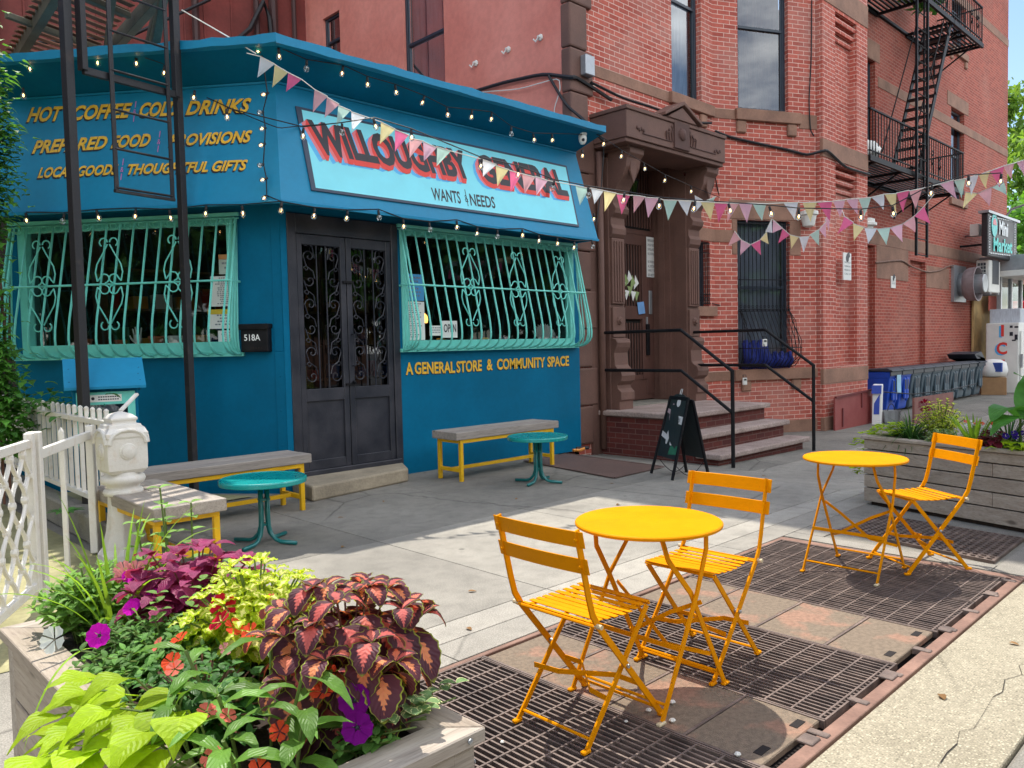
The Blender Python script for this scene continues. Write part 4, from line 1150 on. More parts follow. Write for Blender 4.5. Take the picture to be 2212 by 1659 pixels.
grille(lambda s, z, o: FP(s, z, o + .015), 1.45, 4.47, 20, 1, (2.33, 3.13, 3.92), 'mint window grille on the front wall with three scroll motifs')
grille(lambda s, z, o: LP(s, z, o + .015), .44, 2.94, 17, 1, (.98, 1.72, 2.46), 'mint window grille on the left wall behind the black posts')

# double gate door
mb = MB()
wbox(mb, SC0, X1, Y0, .06, .16, .10, 2.86, -.1, .03); wbox(mb, SC0, X1, Y0, 1.34, 1.43, .10, 2.86, -.1, .03); wbox(mb, SC0, X1, Y0, .16, 1.34, 2.66, 2.86, -.1, .028)
wbox(mb, SC0, X1, Y0, .10, 1.40, .10, .20, -.1, .05)
dr = mb.build('gate', DOORBLK, SH, bevel=.006); dr['label'] = 'black scrollwork double gate'
for s0, s1 in ((.165, .745), (.755, 1.335)):
    mb = MB()
    for a, b in ((s0, s0 + .065), (s1 - .065, s1)): wbox(mb, SC0, X1, Y0, a, b, .20, 2.655, -.03, .015)
    for a, b in ((.20, .30), (.92, 1.05), (2.55, 2.655)): wbox(mb, SC0, X1, Y0, s0 + .065, s1 - .065, a, b, -.028, .013)
    wbox(mb, SC0, X1, Y0, s0 + .06, s1 - .06, .28, .94, -.02, -.008)
    lf_ = mb.build('gate_leaf', DOORBLK, dr, bevel=.004)
    mb = MB(); Q = lambda s, z: FP(s, z, .0)
    a, b = s0 + .065, s1 - .065; mid = (a + b) / 2
    for x in (mid - .055, mid + .055): mb.bar(FP(x, 1.05, 0), FP(x, 2.55, 0), .012, .012)
    for sx, x0 in ((-1, mid - .055), (1, mid + .055)):
        xe = a if sx < 0 else b; cx = (x0 + xe) / 2; r = abs(xe - x0) * .40
        for k in range(6):
            zc = 1.18 + .25 * k; up = 1 if k % 2 else -1
            mb.tube([Q(cx + sx * r * (1 - .075 * i) * math.cos(.6 * i), zc + up * r * (1 - .075 * i) * math.sin(.6 * i)) for i in range(13)], .0065, 5)
            mb.tube([Q(cx - sx * r * .9, zc - up * .02), Q(cx - sx * r * .6, zc + .10), Q(cx + sx * r * .5, zc + .15), Q(cx + sx * r, zc + .25)], .0065, 5)
            mb.tube([Q(cx + sx * (r * .55 + .028 * math.cos(.7 * i) * (1 - .06 * i)), zc + .125 + .028 * math.sin(.7 * i) * (1 - .06 * i)) for i in range(10)], .0055, 5)
    mb.build('scrollwork', DOORBLK, dr)
    mb = MB(); mb.quad(FP(s0, 1.0, -.06), FP(s1, 1.0, -.06), FP(s1, 2.6, -.06), FP(s0, 2.6, -.06)); mb.build('glass', glass_mat('door_glass', (.55, .55, .55), .06), dr)
mb = MB()
mb.tube([FP(.80, 1.28, .015), FP(.80, 1.28, .06), FP(.80, 1.62, .06), FP(.80, 1.62, .015)], .011, 6)
mb.build('handle', DOORBLK, dr)
mb = MB()
for z in (1.08, 2.18): mb.bar(FP(.70, z, .025), FP(.83, z, .025), .02, .025); 
mb.lathe([(.02, 0), (.02, .02), (.01, .03)], FP(.80, 1.10, .02), 8, Y0)
mb.build('latch', BLKMETAL, dr)
# threshold step
t = thing('door_step', 'rough concrete step in front of the black gate', 'step', (4.5, 6.95, 0))
mb = MB(); mb.ext([(3.83, 6.72, 0), (5.13, 6.93, 0), (5.36, 7.345, 0), (3.96, 7.345, 0)], (0, 0, .15)); mb.build('block', mat('worn_step_concrete', lin(158, 146, 126), .9, var=.2, scale=3, bump=.4, fine=.15), t, bevel=.02, seg=2)
# mailbox
t = thing('mailbox', 'black mailbox numbered 518A on the blue wall', 'mailbox', tuple(LP(.27, 1.6, .06)))
mb = MB(); wbox(mb, SC0, DL, NL, .125, .415, 1.45, 1.70, .002, .10); mb.build('box', BLKMETAL, t, bevel=.012, seg=2)
mb = MB(); wbox(mb, SC0, DL, NL, .115, .425, 1.69, 1.735, .0, .12); mb.ob(LP(.27, 1.70, .112), DL * .155, NL * .006, (0, 0, .025)); mb.build('lid', BLKMETAL, t, bevel=.008)
mb = MB(); put_text(mb, '518A', LP(.375, 1.565, .1), LP(.205, 1.565, .1), .065, NL, .002, bold=.01); mb.build('number', WHITEPAINT, t)
mb = MB()
for k in range(5): mb.ob(LP(.31 - .028 * k, 1.49, .101), DL * .007, NL * .0015, (0, 0, .012))
mb.build('vent_slots', PITM, t)
# interior: shelves with goods, sill items
INN = thing('shop_shelving', 'dim wooden shelves of goods seen through the shop windows', 'shelving', (5.5, 10.5, 0))
mb = MB()
for z in (.5, 1.0, 1.5, 2.0, 2.5): mb.box(3.2, 10.4, z, 8.3, 10.9, z + .03)
for x in (3.2, 4.2, 5.2, 6.2, 7.2, 8.27): mb.box(x, 10.4, 0, x + .03, 10.9, 2.9)
mb.build('shelf', mat('shelf_wood', lin(120, 92, 66), .7), INN)
cols = [mat('goods_%s' % n, lin(*c), .6) for n, c in (('red', (180, 50, 40)), ('cream', (220, 205, 170)), ('green', (70, 120, 70)), ('blue', (60, 90, 150)), ('ochre', (200, 140, 50)), ('white', (225, 225, 220)))]
gr = random.Random(5)
for z in (1.03, 1.53, 2.03):
    x = 3.3
    while x < 8.1:
        w_ = gr.uniform(.08, .22); h = gr.uniform(.12, .36)
        mb = MB()
        if gr.random() < .5: mb.lathe([(w_ / 2, 0), (w_ / 2, h * .7), (w_ / 5, h * .85), (w_ / 5, h)], (x + w_ / 2, 10.6, z + .002), 10)
        else: mb.box(x, 10.5, z + .002, x + w_, 10.7, z + h)
        mb.build('goods', cols[gr.randrange(6)], INN)
        x += w_ + gr.uniform(.03, .16)
mb = MB()
for i in range(4): mb.box(3.0 + i * 1.3, 9.2, 0, 3.9 + i * 1.3, 9.6, .9)
mb.build('counter', mat('counter_wood', lin(110, 80, 60), .6), INN)
def pot(p, r, h, m_, label, leafy=True, name='flowerpot'):
    t = thing(name, label, 'flowerpot', tuple(p)); p = V(p)
    mb = MB(); mb.lathe([(r * .7, 0), (r, h * .85), (r * 1.1, h * .85), (r * 1.1, h), (r * .9, h), (r * .85, h * .9), (0, h * .88)], p, 14); mb.build('pot', m_, t)
    if leafy:
        mb = MB()
        for k in range(14):
            a = k * 2.4; l = gr.uniform(.08, .2)
            d = V((math.cos(a), math.sin(a), gr.uniform(.8, 2))).normalized()
            s_ = d.cross(V((0, 0, 1))).normalized() * .02
            b_ = p + V((0, 0, h * .9))
            mb.quad(b_, b_ + d * l * .6 + s_, b_ + d * l, b_ + d * l * .6 - s_)
        mb.build('leaves', mat('houseplant_green', lin(52, 92, 48), .5), t)
    return t
sill = MB(); wbox(sill, SC0, DL, NL, .5, 2.9, 1.44, 1.49, -.5, -.1); wbox(sill, SC0, X1, Y0, 1.5, 4.45, 1.42, 1.47, -.5, -.1); sill.build('window_shelf', mat('sill_wood', lin(90, 74, 62), .6), SH)
for s, r_, h, m_, l in ((2.36, .085, .14, TERRA, 'terracotta pot at the left end of the left window'), (1.93, .06, .12, TERRA, 'small terracotta pot left of the white hand in the left window'), (1.52, .075, .15, TERRA, 'terracotta pot right of the white hand in the left window'), (1.30, .075, .15, OFFWHITE, 'ribbed white pot in the left window'), (1.02, .09, .15, mat('ochre_pot', lin(176, 130, 66), .7), 'ochre pot in the middle of the left window'), (.86, .07, .13, mat('navy_pot', lin(30, 40, 90), .4), 'navy blue pot near the right end of the left window')):
    pot(LP(s, 1.492, -.22), r_, h, m_, l)
# white mannequin hand
t = thing('hand_figurine', 'white open hand figurine standing among the window pots', 'figurine', tuple(LP(1.71, 1.492, -.18)))
mb = MB(); B_ = LP(1.71, 1.492, -.18)
mb.loft([[B_ + DL * math.cos(a) * w1 + NL * math.sin(a) * w2 + V((0, 0, z)) for a in [k * math.pi / 4 for k in range(8)]] for z, w1, w2 in ((0, .034, .03), (.05, .028, .022), (.08, .032, .018), (.12, .045, .015), (.16, .046, .014), (.172, .04, .01))])
for k, (dx, ln, tl) in enumerate(((-.036, .085, -.2), (-.012, .10, -.05), (.012, .095, .06), (.034, .075, .2))):
    b0_ = B_ + DL * dx + V((0, 0, .16)); mb.tube([b0_, b0_ + V((0, 0, ln * .5)) + DL * tl * ln * .5, b0_ + V((0, 0, ln)) + DL * tl * ln + NL * .004], .0095, 7, r2=.006)
b0_ = B_ + DL * .042 + V((0, 0, .10)); mb.tube([b0_, b0_ + DL * .03 + V((0, 0, .03)), b0_ + DL * .045 + V((0, 0, .065))], .011, 7, r2=.007)
mb.build('hand', OFFWHITE, t, smooth=True)
# papers taped in the windows
def sheet(name, label, P, s0, s1, z0, z1, m_, lines, head=None):
    t = thing(name, label, 'notice', tuple(P((s0 + s1) / 2, (z0 + z1) / 2, -.08)))
    mb = MB(); mb.quad(P(s0, z0, -.064), P(s1, z0, -.064), P(s1, z1, -.064), P(s0, z1, -.064)); mb.build('sheet', m_, t)
    mb = MB(); lr = random.Random(len(label))
    for k in range(lines):
        z = z1 - (z1 - z0) * (k + 1.2) / (lines + 1.4)
        a = s0 + (s1 - s0) * .12; b = s0 + (s1 - s0) * lr.uniform(.6, .9); hgt = (z1 - z0) / (lines + 1.4) * .45
        for w_ in range(6):
            q0 = a + (b - a) * w_ / 6; q1 = q0 + (b - a) / 6 * lr.uniform(.5, .85)
            mb.quad(P(q0, z, -.062), P(q1, z, -.062), P(q1, z + hgt, -.062), P(q0, z + hgt, -.062))
    mb.build('print', mat('grey_print', lin(120, 126, 136), .8), t)
    if head:
        mb = MB(); mb.quad(P(s0, z1 - .05, -.061), P(s1, z1 - .05, -.061), P(s1, z1, -.061), P(s0, z1, -.061)); mb.build('heading_band', head, t)
    return t
sheet('window_notice', 'tall white paper notice at the right end of the left window', LP, .54, .80, 1.93, 2.24, PAPER, 14)
sheet('window_notice', 'licence sheet with yellow heading below the tall notice in the left window', LP, .54, .84, 1.70, 1.90, PAPER, 5, mat('yellow_heading', lin(220, 190, 60), .7))
sheet('window_notice', 'small framed certificate at the bottom corner of the left window', LP, .54, .74, 1.54, 1.68, PAPER, 6)
sheet('window_poster', 'small pale map poster high in the right corner of the left window', LP, .56, .70, 2.26, 2.46, mat('map_paper', lin(190, 200, 190), .8), 3, mat('map_orange', lin(200, 140, 90), .8))
sheet('window_menu', 'blue and white menu sheets at the left end of the front window', FP, 1.56, 1.86, 1.55, 2.00, PAPER, 16)
sheet('window_menu', 'blue headed menu sheet above the white one in the front window', FP, 1.56, 1.86, 2.01, 2.32, PAPERBLUE, 6)
sheet('window_card', 'small white and blue card beside the glowing lamp in the front window', FP, 1.93, 2.16, 1.60, 1.72, PAPER, 3)
t = thing('open_sign', 'white OPEN sign with black letters in the front window', 'sign', tuple(FP(2.5, 1.68, -.08)))
A, B = ony(Zc(950, 745), 7.40), ony(Zc(1032, 742), 7.40); z0, z1 = A.z, A.z + .205
mb = MB(); mb.box(A.x, 7.40, z0, B.x, 7.405, z1); mb.build('board', PAPER, t)
mb = MB(); put_text(mb, 'OPEN', (A.x + .025, 7.398, z0 + .065), (B.x - .02, 7.398, z0 + .065), .10, Y0, .001, bold=.012); mb.build('lettering', INK, t)
t = thing('window_lamp', 'small glowing orange lamp in the front window', 'lamp', tuple(FP(2.02, 1.75, -.3)))
mb = MB(); mb.lathe([(.05, 0), (.06, .04), (.05, .09), (.02, .12)], FP(2.02, 1.76, -.30), 12); mb.build('shade', glow_mat('orange_lamp_glow', (1.0, .42, .08), 2.2), t, smooth=True)
mb = MB(); mb.lathe([(.05, 0), (.01, .02), (.01, .28)], FP(2.02, 1.48, -.30), 10); mb.build('stand', BLKMETAL, t)
t = thing('white_fan', 'pleated white paper fan at the right end of the front window', 'ornament', tuple(FP(4.0, 1.5, -.2)))
mb = MB(); cF_ = FP(4.05, 1.475, -.2)
for k in range(12):
    a0, a1 = .5 + k * .17, .5 + (k + 1) * .17; am = (a0 + a1) / 2
    Pq = lambda a, r, o: cF_ + X1 * math.cos(a) * r + V((0, o, math.sin(a) * r))
    mb.poly([Pq(am, .02, 0), Pq(a0, .26, -.01), Pq(am, .29, .012)]); mb.poly([Pq(am, .02, 0), Pq(am, .29, .012), Pq(a1, .26, -.01)])
mb.build('pleats', PAPER, t)
for s, c, l in ((2.2, (230, 200, 60), 'small yellow mug left of the OPEN sign in the front window'), (2.93, (226, 206, 70), 'yellow mug right of the OPEN sign in the front window'), (3.25, (70, 90, 110), 'slate blue crock behind the grille in the front window')):
    t = thing('mug', l, 'mug', tuple(FP(s, 1.472, -.2)))
    mb = MB(); mb.lathe([(.045, 0), (.05, .1), (.044, .1), (.04, .01)], FP(s, 1.472, -.2), 14); mb.build('cup', mat('mug_glaze', lin(*c), .35), t, smooth=True)
    mb = MB(); mb.tube([FP(s + .05, 1.5, -.2), FP(s + .085, 1.515, -.2), FP(s + .085, 1.55, -.2), FP(s + .05, 1.56, -.2)], .007, 5); mb.build('handle', mat('mug_glaze', lin(*c), .35), t)
# security camera under the eave
t = thing('security_camera', 'white dome security camera under the right end of the blue eave', 'camera', (8.35, 6.9, 4.2))
p = ony(Z2(2030, 820), 6.95)
mb = MB(); mb.lathe([(.05, .05), (.055, 0), (.05, -.04), (.03, -.075), (0, -.085)], p, 16); mb.build('dome', OFFWHITE, t, smooth=True)
mb = MB(); mb.lathe([(.022, 0), (.018, .01), (0, .014)], p + V((-.03, -.035, -.03)), 12, (-.5, -.7, -.5)); mb.build('lens', INK, t)
mb = MB(); mb.lathe([(.06, 0), (.06, .02), (.02, .03), (.02, .14)], p + V((0, 0, .045)), 16); mb.build('bracket', OFFWHITE, t)
# ------------------------------------------------------------------ benches


def bench(name, label, x0, x1, y0, y1, z0, z1, alongx=True, leg_in=.09):
    t = thing('timber_bench', label, 'bench', ((x0 + x1) / 2, (y0 + y1) / 2, 0))
    wm = WOODX if alongx else WOODY
    nb = 2
    for k in range(nb):
        b = MB()
        if alongx: a, c = y0 + (y1 - y0) * k / nb, y0 + (y1 - y0) * (k + 1) / nb; b.box(x0 + .012 * k, a + .003, z0, x1 - .01 * k, c - .003, z1, t=.4 + .25 * k)
        else: a, c = x0 + (x1 - x0) * k / nb, x0 + (x1 - x0) * (k + 1) / nb; b.box(a + .003, y0 + .01 * k, z0, c - .003, y1, z1, t=.4 + .25 * k)
        b.build('plank', wm, t, bevel=.008, seg=2)
    lx = [x0 + leg_in, x1 - leg_in]; ly = [y0 + .04, y1 - .04]
    if not alongx: lx = [x0 + .05, x1 - .05]; ly = [y0 + leg_in, y1 - leg_in]
    for x in lx:
        for y in ly:
            b = MB(); b.box(x - .02, y - .02, gz(x), x + .02, y + .02, z0 - .04); b.build('leg', YELBENCH, t, bevel=.003)
    b = MB()
    for y in ly: b.box(lx[0] - .02, y - .0198, z0 - .04, lx[1] + .02, y + .0198, z0)
    for x in lx: b.box(x - .0198, ly[0] + .02, z0 - .0395, x + .0198, ly[1] - .02, z0 - .0005)
    b.build('top_frame', YELBENCH, t, bevel=.003)
    b = MB()
    if alongx:
        for x in lx: b.box(x - .018, ly[0] + .02, .10, x + .018, ly[1] - .02, .14)
        ym = (ly[0] + ly[1]) / 2; b.box(lx[0] + .018, ym - .018, .102, lx[1] - .018, ym + .018, .138)
    else:
        for y in ly: b.box(lx[0] + .02, y - .018, .10, lx[1] - .02, y + .018, .14)
        xm = (lx[0] + lx[1]) / 2; b.box(xm - .018, ly[0] + .018, .102, xm + .018, ly[1] - .018, .138)
    b.build('stretcher', YELBENCH, t, bevel=.003)
    return t


bench('b', 'grey timber bench with mustard legs under the front shop window', 5.40, 7.02, 6.42, 6.86, .455, .54)
bench('b', 'grey timber bench with mustard legs left of the gate step, against the left blue wall', 2.12, 3.67, 6.42, 6.86, .43, .512)
bench('b', 'sunlit timber bench end-on behind the white newel post, striped by shadow', 1.80, 2.29, 5.13, 6.41, .385, .47, False)


def teal_table(c, label, ph):
    t = thing('teal_side_table', label, 'side table', (c[0], c[1], 0), group='round teal metal side tables')
    x, y = c
    b = MB(); b.lathe([(0, .462), (.30, .462), (.318, .462), (.322, .468), (.322, .492), (.316, .503), (.302, .505), (.295, .500), (0, .500)], (x, y, 0), 48); b.build('tabletop', TEAL, t, smooth=False, bevel=.002)
    for k in range(4):
        a = ph + k * math.pi / 2; dx, dy = math.cos(a), math.sin(a)
        b = MB(); r0 = .034
        pts = [(r0, .465), (r0, .20), (r0 + .004, .13), (r0 + .022, .075), (r0 + .06, .035), (r0 + .10, .020), (.27, .017)]
        b.tube([(x + dx * r, y + dy * r, z) for r, z in pts], .0155, 8); b.build('leg', TEALLEG, t, smooth=True)
    b = MB(); b.box(x - .035, y - .035, .33, x + .035, y + .035, .345); b.box(x - .03, y - .03, .14, x + .03, y + .03, .155); b.build('clamp_plate', TEALLEG, t)


teal_table((5.97, 5.77), 'round teal side table standing in front of the bench under the front shop window', .35)
teal_table((2.76, 5.56), 'round teal side table standing beside the corner of two benches left of the gate', .5)

# ------------------------------------------------------------------ yellow folding chairs and tables
def make_chair(label):
    t = thing('folding_chair', label, 'chair', (0, 0, 0), group='yellow metal folding chairs')
    W = .195
    # one flat bar per side carries back, rear seat edge and front foot; the other runs from the front seat edge to the rear foot
    for sy in (-1, 1):
        b = MB(); y = sy * W
        pts = [(.215, y, .012), (-.155, y, .452), (-.185, y, .50), (-.205, y, .57), (-.235, y, .70), (-.262, y, .815)]
        b.bars(pts, .008, .024, (1, 0, .3)); b.build('back_frame', YELLOW, t, local=True)
        b = MB(); y = sy * (W - .022)
        b.bars([(-.20, y, .012), (.165, y, .445)], .008, .022, (1, 0, .3)); b.build('leg', YELLOW, t, local=True)
        for x, yy in ((.222, sy * W), (-.208, sy * (W - .022))):
            b = MB(); b.ob((x, yy, .008), (.02, 0, 0), (0, .011, 0), (0, 0, .0075)); b.build('foot_cap', YELLOW, t, bevel=.004, local=True)
        b = MB(); b.lathe([(.009, 0), (.009, .03)], (-.165, sy * (W + .004) - (.03 if sy > 0 else 0) + (.022 if sy > 0 else -.022), .455), 8, (0, 1, 0)); b.build('hinge_cap', FOOTCAP, t, local=True)
        b = MB(); b.lathe([(.008, 0), (.008, .034), (.004, .037)], (.005, sy * W - (.034 if sy > 0 else 0) * 1.0 + (.012 if sy > 0 else -.012), .262), 8, (0, 1, 0)); b.build('pivot', STEEL, t, local=True)
    # seat slats run across, slightly dished, rounded ends
    for k in range(8):
        x = -.115 + .0405 * k; b = MB(); L = .19 - .004 * abs(k - 3.5); rings = []
        z = .462 - .010 * math.sin(math.pi * (k + .5) / 8)
        for i in range(9):
            f = -1 + i / 4; hw = .0155 * (1 if abs(f) < .9 else .72)
            y = f * L
            rings.append([(x - hw, y, z - .003), (x + hw, y, z - .003), (x + hw, y, z + .001), (x - hw, y, z + .001)])
        b.loft([[V(p) for p in r] for r in rings]); b.build('seat_slat', YELLOW, t, local=True, bevel=.001)
    b = MB()
    for sy in (-1, 1):
        b.bars([(-.16, sy * .15, .456), (0, sy * .15, .444), (.18, sy * .15, .454)], .018, .006)
    b.tube([(-.168, -.2, .452), (-.168, .2, .452)], .006, 6); b.tube([(.178, -.175, .45), (.178, .175, .45)], .006, 6)
    b.bar((-.145, -.19, .452), (-.145, .19, .452), .014, .008)
    b.build('seat_frame', YELLOW, t, local=True)
    for z0, x0, z1, x1 in ((.655, -.232, .713, -.246), (.752, -.254, .812, -.268)):
        b = MB(); rings = []
        for i in range(11):
            f = -1 + i / 5; y = f * .222; o = .012 * (1 - f * f)
            rings.append([V((x0 - .003 - o + .006, y, z0)), V((x0 + .003 - o + .006, y, z0)), V((x1 + .003 - o + .006, y, z1)), V((x1 - .003 - o + .006, y, z1))])
        b.loft(rings)
        b.build('back_slat', YELLOW, t, local=True, bevel=.0015)
        for sy in (-1, 1):
            b = MB(); b.lathe([(0, -.014), (.007, -.012), (.007, .012), (0, .014)], ((x0 + x1) / 2, sy * W, (z0 + z1) / 2), 8, (1, 0, .2)); b.build('rivet', YELLOW, t, local=True)
    for p, q in (((.19, -W, .042), (.19, W, .042)), ((-.178, -W + .02, .04), (-.178, W - .02, .04))):
        b = MB(); b.tube([p, q], .006, 6); b.build('stretcher', YELLOW, t, local=True)
    for P in ([(-.08, -W + .02, .155), (-.072, -.08, .162), (.07, .08, .178), (.078, W - .02, .172)], [(.09, -W, .165), (.08, -.08, .17), (-.07, .08, .185), (-.085, W, .185)]):
        b = MB(); b.bars(P, .004, .02); b.build('brace', YELLOW, t, local=True)
    return t


CH = make_chair('yellow folding chair nearest the camera, left of the near yellow table')
CH.location = (2.275, 1.965, 0.0); CH.rotation_euler = (0, 0, .0)
bpy.context.view_layer.update()
dup(CH, (3.085, 1.965, 0), math.pi + .01, 'yellow folding chair right of the near yellow table, back turned to the far table')
dup(CH, (5.315, 1.765, 0), math.pi - .62, 'yellow folding chair in front of the long wooden planter, at the far yellow table')


def make_table(label):
    t = thing('cafe_table', label, 'table', (0, 0, 0), group='round yellow cafe tables')
    b = MB(); b.lathe([(0, .702), (.292, .702), (.298, .696), (.304, .699), (.305, .708), (.300, .7135), (.29, .7145), (0, .7145)], (0, 0, 0), 64); b.build('tabletop', YELLOW, t, local=True, bevel=.0012)
    for sy in (-1, 1):
        y = sy * .225
        b = MB(); b.bars([(-.235, y, .012), (.02, y - sy * .004, .45), (.13, y - sy * .03, .60), (.155, y - sy * .045, .70)], .007, .022, (1, 0, .3)); b.build('leg', YELLOW, t, local=True)
        b = MB(); y2 = y - sy * .014
        b.bars([(.235, y2, .012), (-.005, y2 - sy * .004, .45), (-.12, y2 - sy * .03, .60), (-.145, y2 - sy * .045, .70)], .007, .022, (1, 0, .3)); b.build('leg', YELLOW, t, local=True)
        for x, yy in ((-.242, y), (.242, y2)):
            b = MB(); b.ob((x, yy, .007), (.022, 0, 0), (0, .011, 0), (0, 0, .0065)); b.build('foot_cap', FOOTCAP if (x < 0) and (sy < 0) else YELLOW, t, bevel=.004, local=True)
    for p, q in (((-.205, -.225, .065), (-.205, .225, .065)), ((.205, -.212, .065), (.205, .212, .065))):
        b = MB(); b.tube([p, q], .006, 6); b.build('stretcher', YELLOW, t, local=True)
    b = MB(); b.bar((-.11, -.222, .255), (-.11, .222, .255), .005, .02); b.build('stretcher', YELLOW, t, local=True)
    for P in ([(.06, .215, .40), (.02, .09, .34), (-.02, -.1, .22), (.14, -.205, .16)], [(.06, -.215, .40), (.02, -.09, .34), (0, .1, .22), (.14, .205, .17)]):
        b = MB(); b.bars(P, .004, .018); b.build('brace', YELLOW, t, local=True)
    for y in (-.17, .17):
        b = MB(); b.bar((-.20, y, .695), (.20, y, .695), .02, .012); b.build('top_rail', YELLOW, t, local=True)
    return t


TB = make_table('near round yellow cafe table between two yellow folding chairs'); TB.location = (2.665, 1.945, 0)
bpy.context.view_layer.update()
dup(TB, (4.925, 2.015, 0), .0, 'far round yellow cafe table beside the long wooden planter')

# ------------------------------------------------------------------ chalkboard A-frame
t = thing('sandwich_board', 'black A-frame chalkboard standing in front of the stoop', 'sandwich board', (7.25, 4.9, 0))
fl, fr_, bl_, br_ = V((7.19, 5.2, 0)), V((6.94, 4.74, 0)), V((7.48, 4.93, 0)), V((7.36, 4.56, 0))
fl.z = fr_.z = bl_.z = br_.z = 0
# measured feet, tops meet at the hinge
tl, tr = V((7.33, 5.02, .86)), V((7.20, 4.70, .86))
sd_ = (fr_ - fl).normalized()
def boardface(a, b, ta, tb, name, marks):
    nn = (b - a).cross(ta - a).normalized()
    if nn.dot(EYE - a) < 0: nn = -nn
    P = lambda s, k, o=0.0: (a * (1 - s) + b * s) * (1 - k) + (ta * (1 - s) + tb * s) * k + nn * o
    m1 = MB()
    for s in (0.02, .98): m1.bar(P(s, 0), P(s, 1), .035, .022, nn)
    m1.bar(P(.02, .985), P(.98, .985), .022, .04, (0, 0, 1))
    m1.build(name + '_frame', BLKMETAL, t, bevel=.003)
    m1 = MB(); m1.ext([P(.05, .24), P(.95, .24), P(.95, .99), P(.72, 1.03), P(.5, 1.045), P(.28, 1.03), P(.05, .99)], -nn * .008); m1.build(name, CHALK, t)
    return P, nn
bk, _ = boardface(bl_, br_, tl + V((.05, -.02, -.03)), tr + V((.05, -.02, -.03)), 'back_board', 0)
Pb, nb_ = boardface(fl, fr_, tl, tr, 'chalkboard', 1)
def blob(mb, cs, ck, rs, rk, rot=0, n=16, sq=False):
    mb.poly([Pb(cs + rs * math.cos(a) * math.cos(rot) - rk * math.sin(a) * math.sin(rot) * .6, ck + rk * math.sin(a) * math.cos(rot) + rs * math.cos(a) * math.sin(rot) * 1.0, .004) for a in [2 * math.pi * k / n for k in range(n)]])
m1 = MB(); blob(m1, .55, .93, .10, .055); 
def cup(mb, s, k, w1, w2, h): mb.poly([Pb(s - w1, k, .004), Pb(s + w1, k, .004), Pb(s + w2, k + h, .004), Pb(s - w2, k + h, .004)])
m1.build('chalk_drawing', CHALKW, t)
m1 = MB(); m1.poly([Pb(.60, .68, .004), Pb(.97, .66, .004), Pb(.97, .76, .004), Pb(.60, .77, .004)]); m1.build('chalk_drawing', CHALKW, t); m1 = MB(); m1.poly([Pb(.03, .50, .004), Pb(.30, .46, .004), Pb(.34, .52, .004), Pb(.06, .56, .004)]); m1.build('chalk_drawing', CHALKW, t); m1 = MB(); blob(m1, .38, .50, .07, .10, -.25); m1.build('chalk_drawing', CHALKW, t); m1 = MB(); blob(m1, .60, .43, .07, .035); m1.build('chalk_drawing', CHALKW, t)
m1 = MB(); blob(m1, .30, .80, .09, .12, -.3); m1.poly([Pb(.04, .80, .004), Pb(.26, .77, .004), Pb(.26, .83, .004), Pb(.06, .85, .004)]); m1.build('chalk_drawing', CHALKP, t)
m1 = MB(); m1.poly([Pb(.56, .28, .004), Pb(.92, .30, .004), Pb(.97, .41, .004), Pb(.72, .39, .004), Pb(.60, .40, .004)]); m1.build('chalk_drawing', CHALKG, t)
m1 = MB(); m1.tube([Pb(.78, .70, .006), Pb(.80, .74, .006)], .012, 5); m1.tube([Pb(.52, 1.03, .006), Pb(.52, 1.1, .004), Pb(.60, 1.1, .004), Pb(.60, 1.03, .006)], .004, 5); m1.build('clip', STEEL, t)
m1 = MB()
for a, b in ((Pb(.25, .2), bk(.25, .2)), (Pb(.9, .2), bk(.9, .2))):
    n_ = 9; m1.tube([a * (1 - k / n_) + b * k / n_ + V((0, 0, -.14 * math.sin(math.pi * k / n_))) for k in range(n_ + 1)], .004, 4)
m1.build('chain', BLKMETAL, t)
# small toy-like clutter by the wall on the cellar plate
t = thing('hose_nozzle', 'small orange and black hose nozzle lying at the foot of the brownstone quoins', 'nozzle', (8.0, 6.98, 0))
p = onz(ZA(60, 1275), .03); mb = MB(); mb.tube([p + V((-.12, .02, .012)), p, p + V((.06, -.03, .02))], .02, 6); mb.build('grip', mat('orange_plastic', lin(220, 140, 50), .5), t)
mb = MB(); mb.tube([p + V((-.02, .05, .02)), p + V((.14, -.03, .02))], .025, 6); mb.build('nozzle_head', CORD, t)

# ------------------------------------------------------------------ little free library
LB = thing('book_box', 'blue and mint roofed book box on a post behind the white fence', 'book box', (2.24, 7.42, 0), rad(-14))
b = MB(); b.box(-.045, -.05, 0, .045, .05, .7); b.build('post', BLUE, LB, local=True)
b = MB(); b.box(-.25, -.16, .66, .25, .2, 1.16)
b.ext([(-.25, -.16, 1.16), (-.25, .2, 1.16), (-.25, .02, 1.37)], (.5, 0, 0)); b.build('case', BLUE, LB, local=True, bevel=.004)
for sy in (-1, 1):
    b = MB()
    a0, a1 = V((-.31, .02, 1.405)), V((-.31, .02 + sy * .27, 1.165 if sy < 0 else 1.12)); 
    b.ext([a0, a1, a1 + V((0, 0, .022)), a0 + V((0, 0, .022))], (.62, 0, 0)); b.build('roof_board', BLUE2, LB, local=True)
b = MB()
for x, y in ((-.27, -.08), (-.27, -.2), (.27, -.08), (.27, -.2), (.26, -.14)): b.lathe([(.007, 0), (0, .005)], (x, y, 1.405 - abs(y - .02) / .27 * .24 + .0225), 6)
b.build('roof_screw', PITM, LB, local=True)
b = MB(); b.box(-.225, -.182, .69, .225, -.161, .75); b.box(-.225, -.182, 1.03, .225, -.161, 1.14); b.box(-.225, -.181, .75, -.165, -.161, 1.03); b.box(.165, -.181, .75, .225, -.161, 1.03); dd = b.build('door', MINT, LB, local=True, bevel=.003)
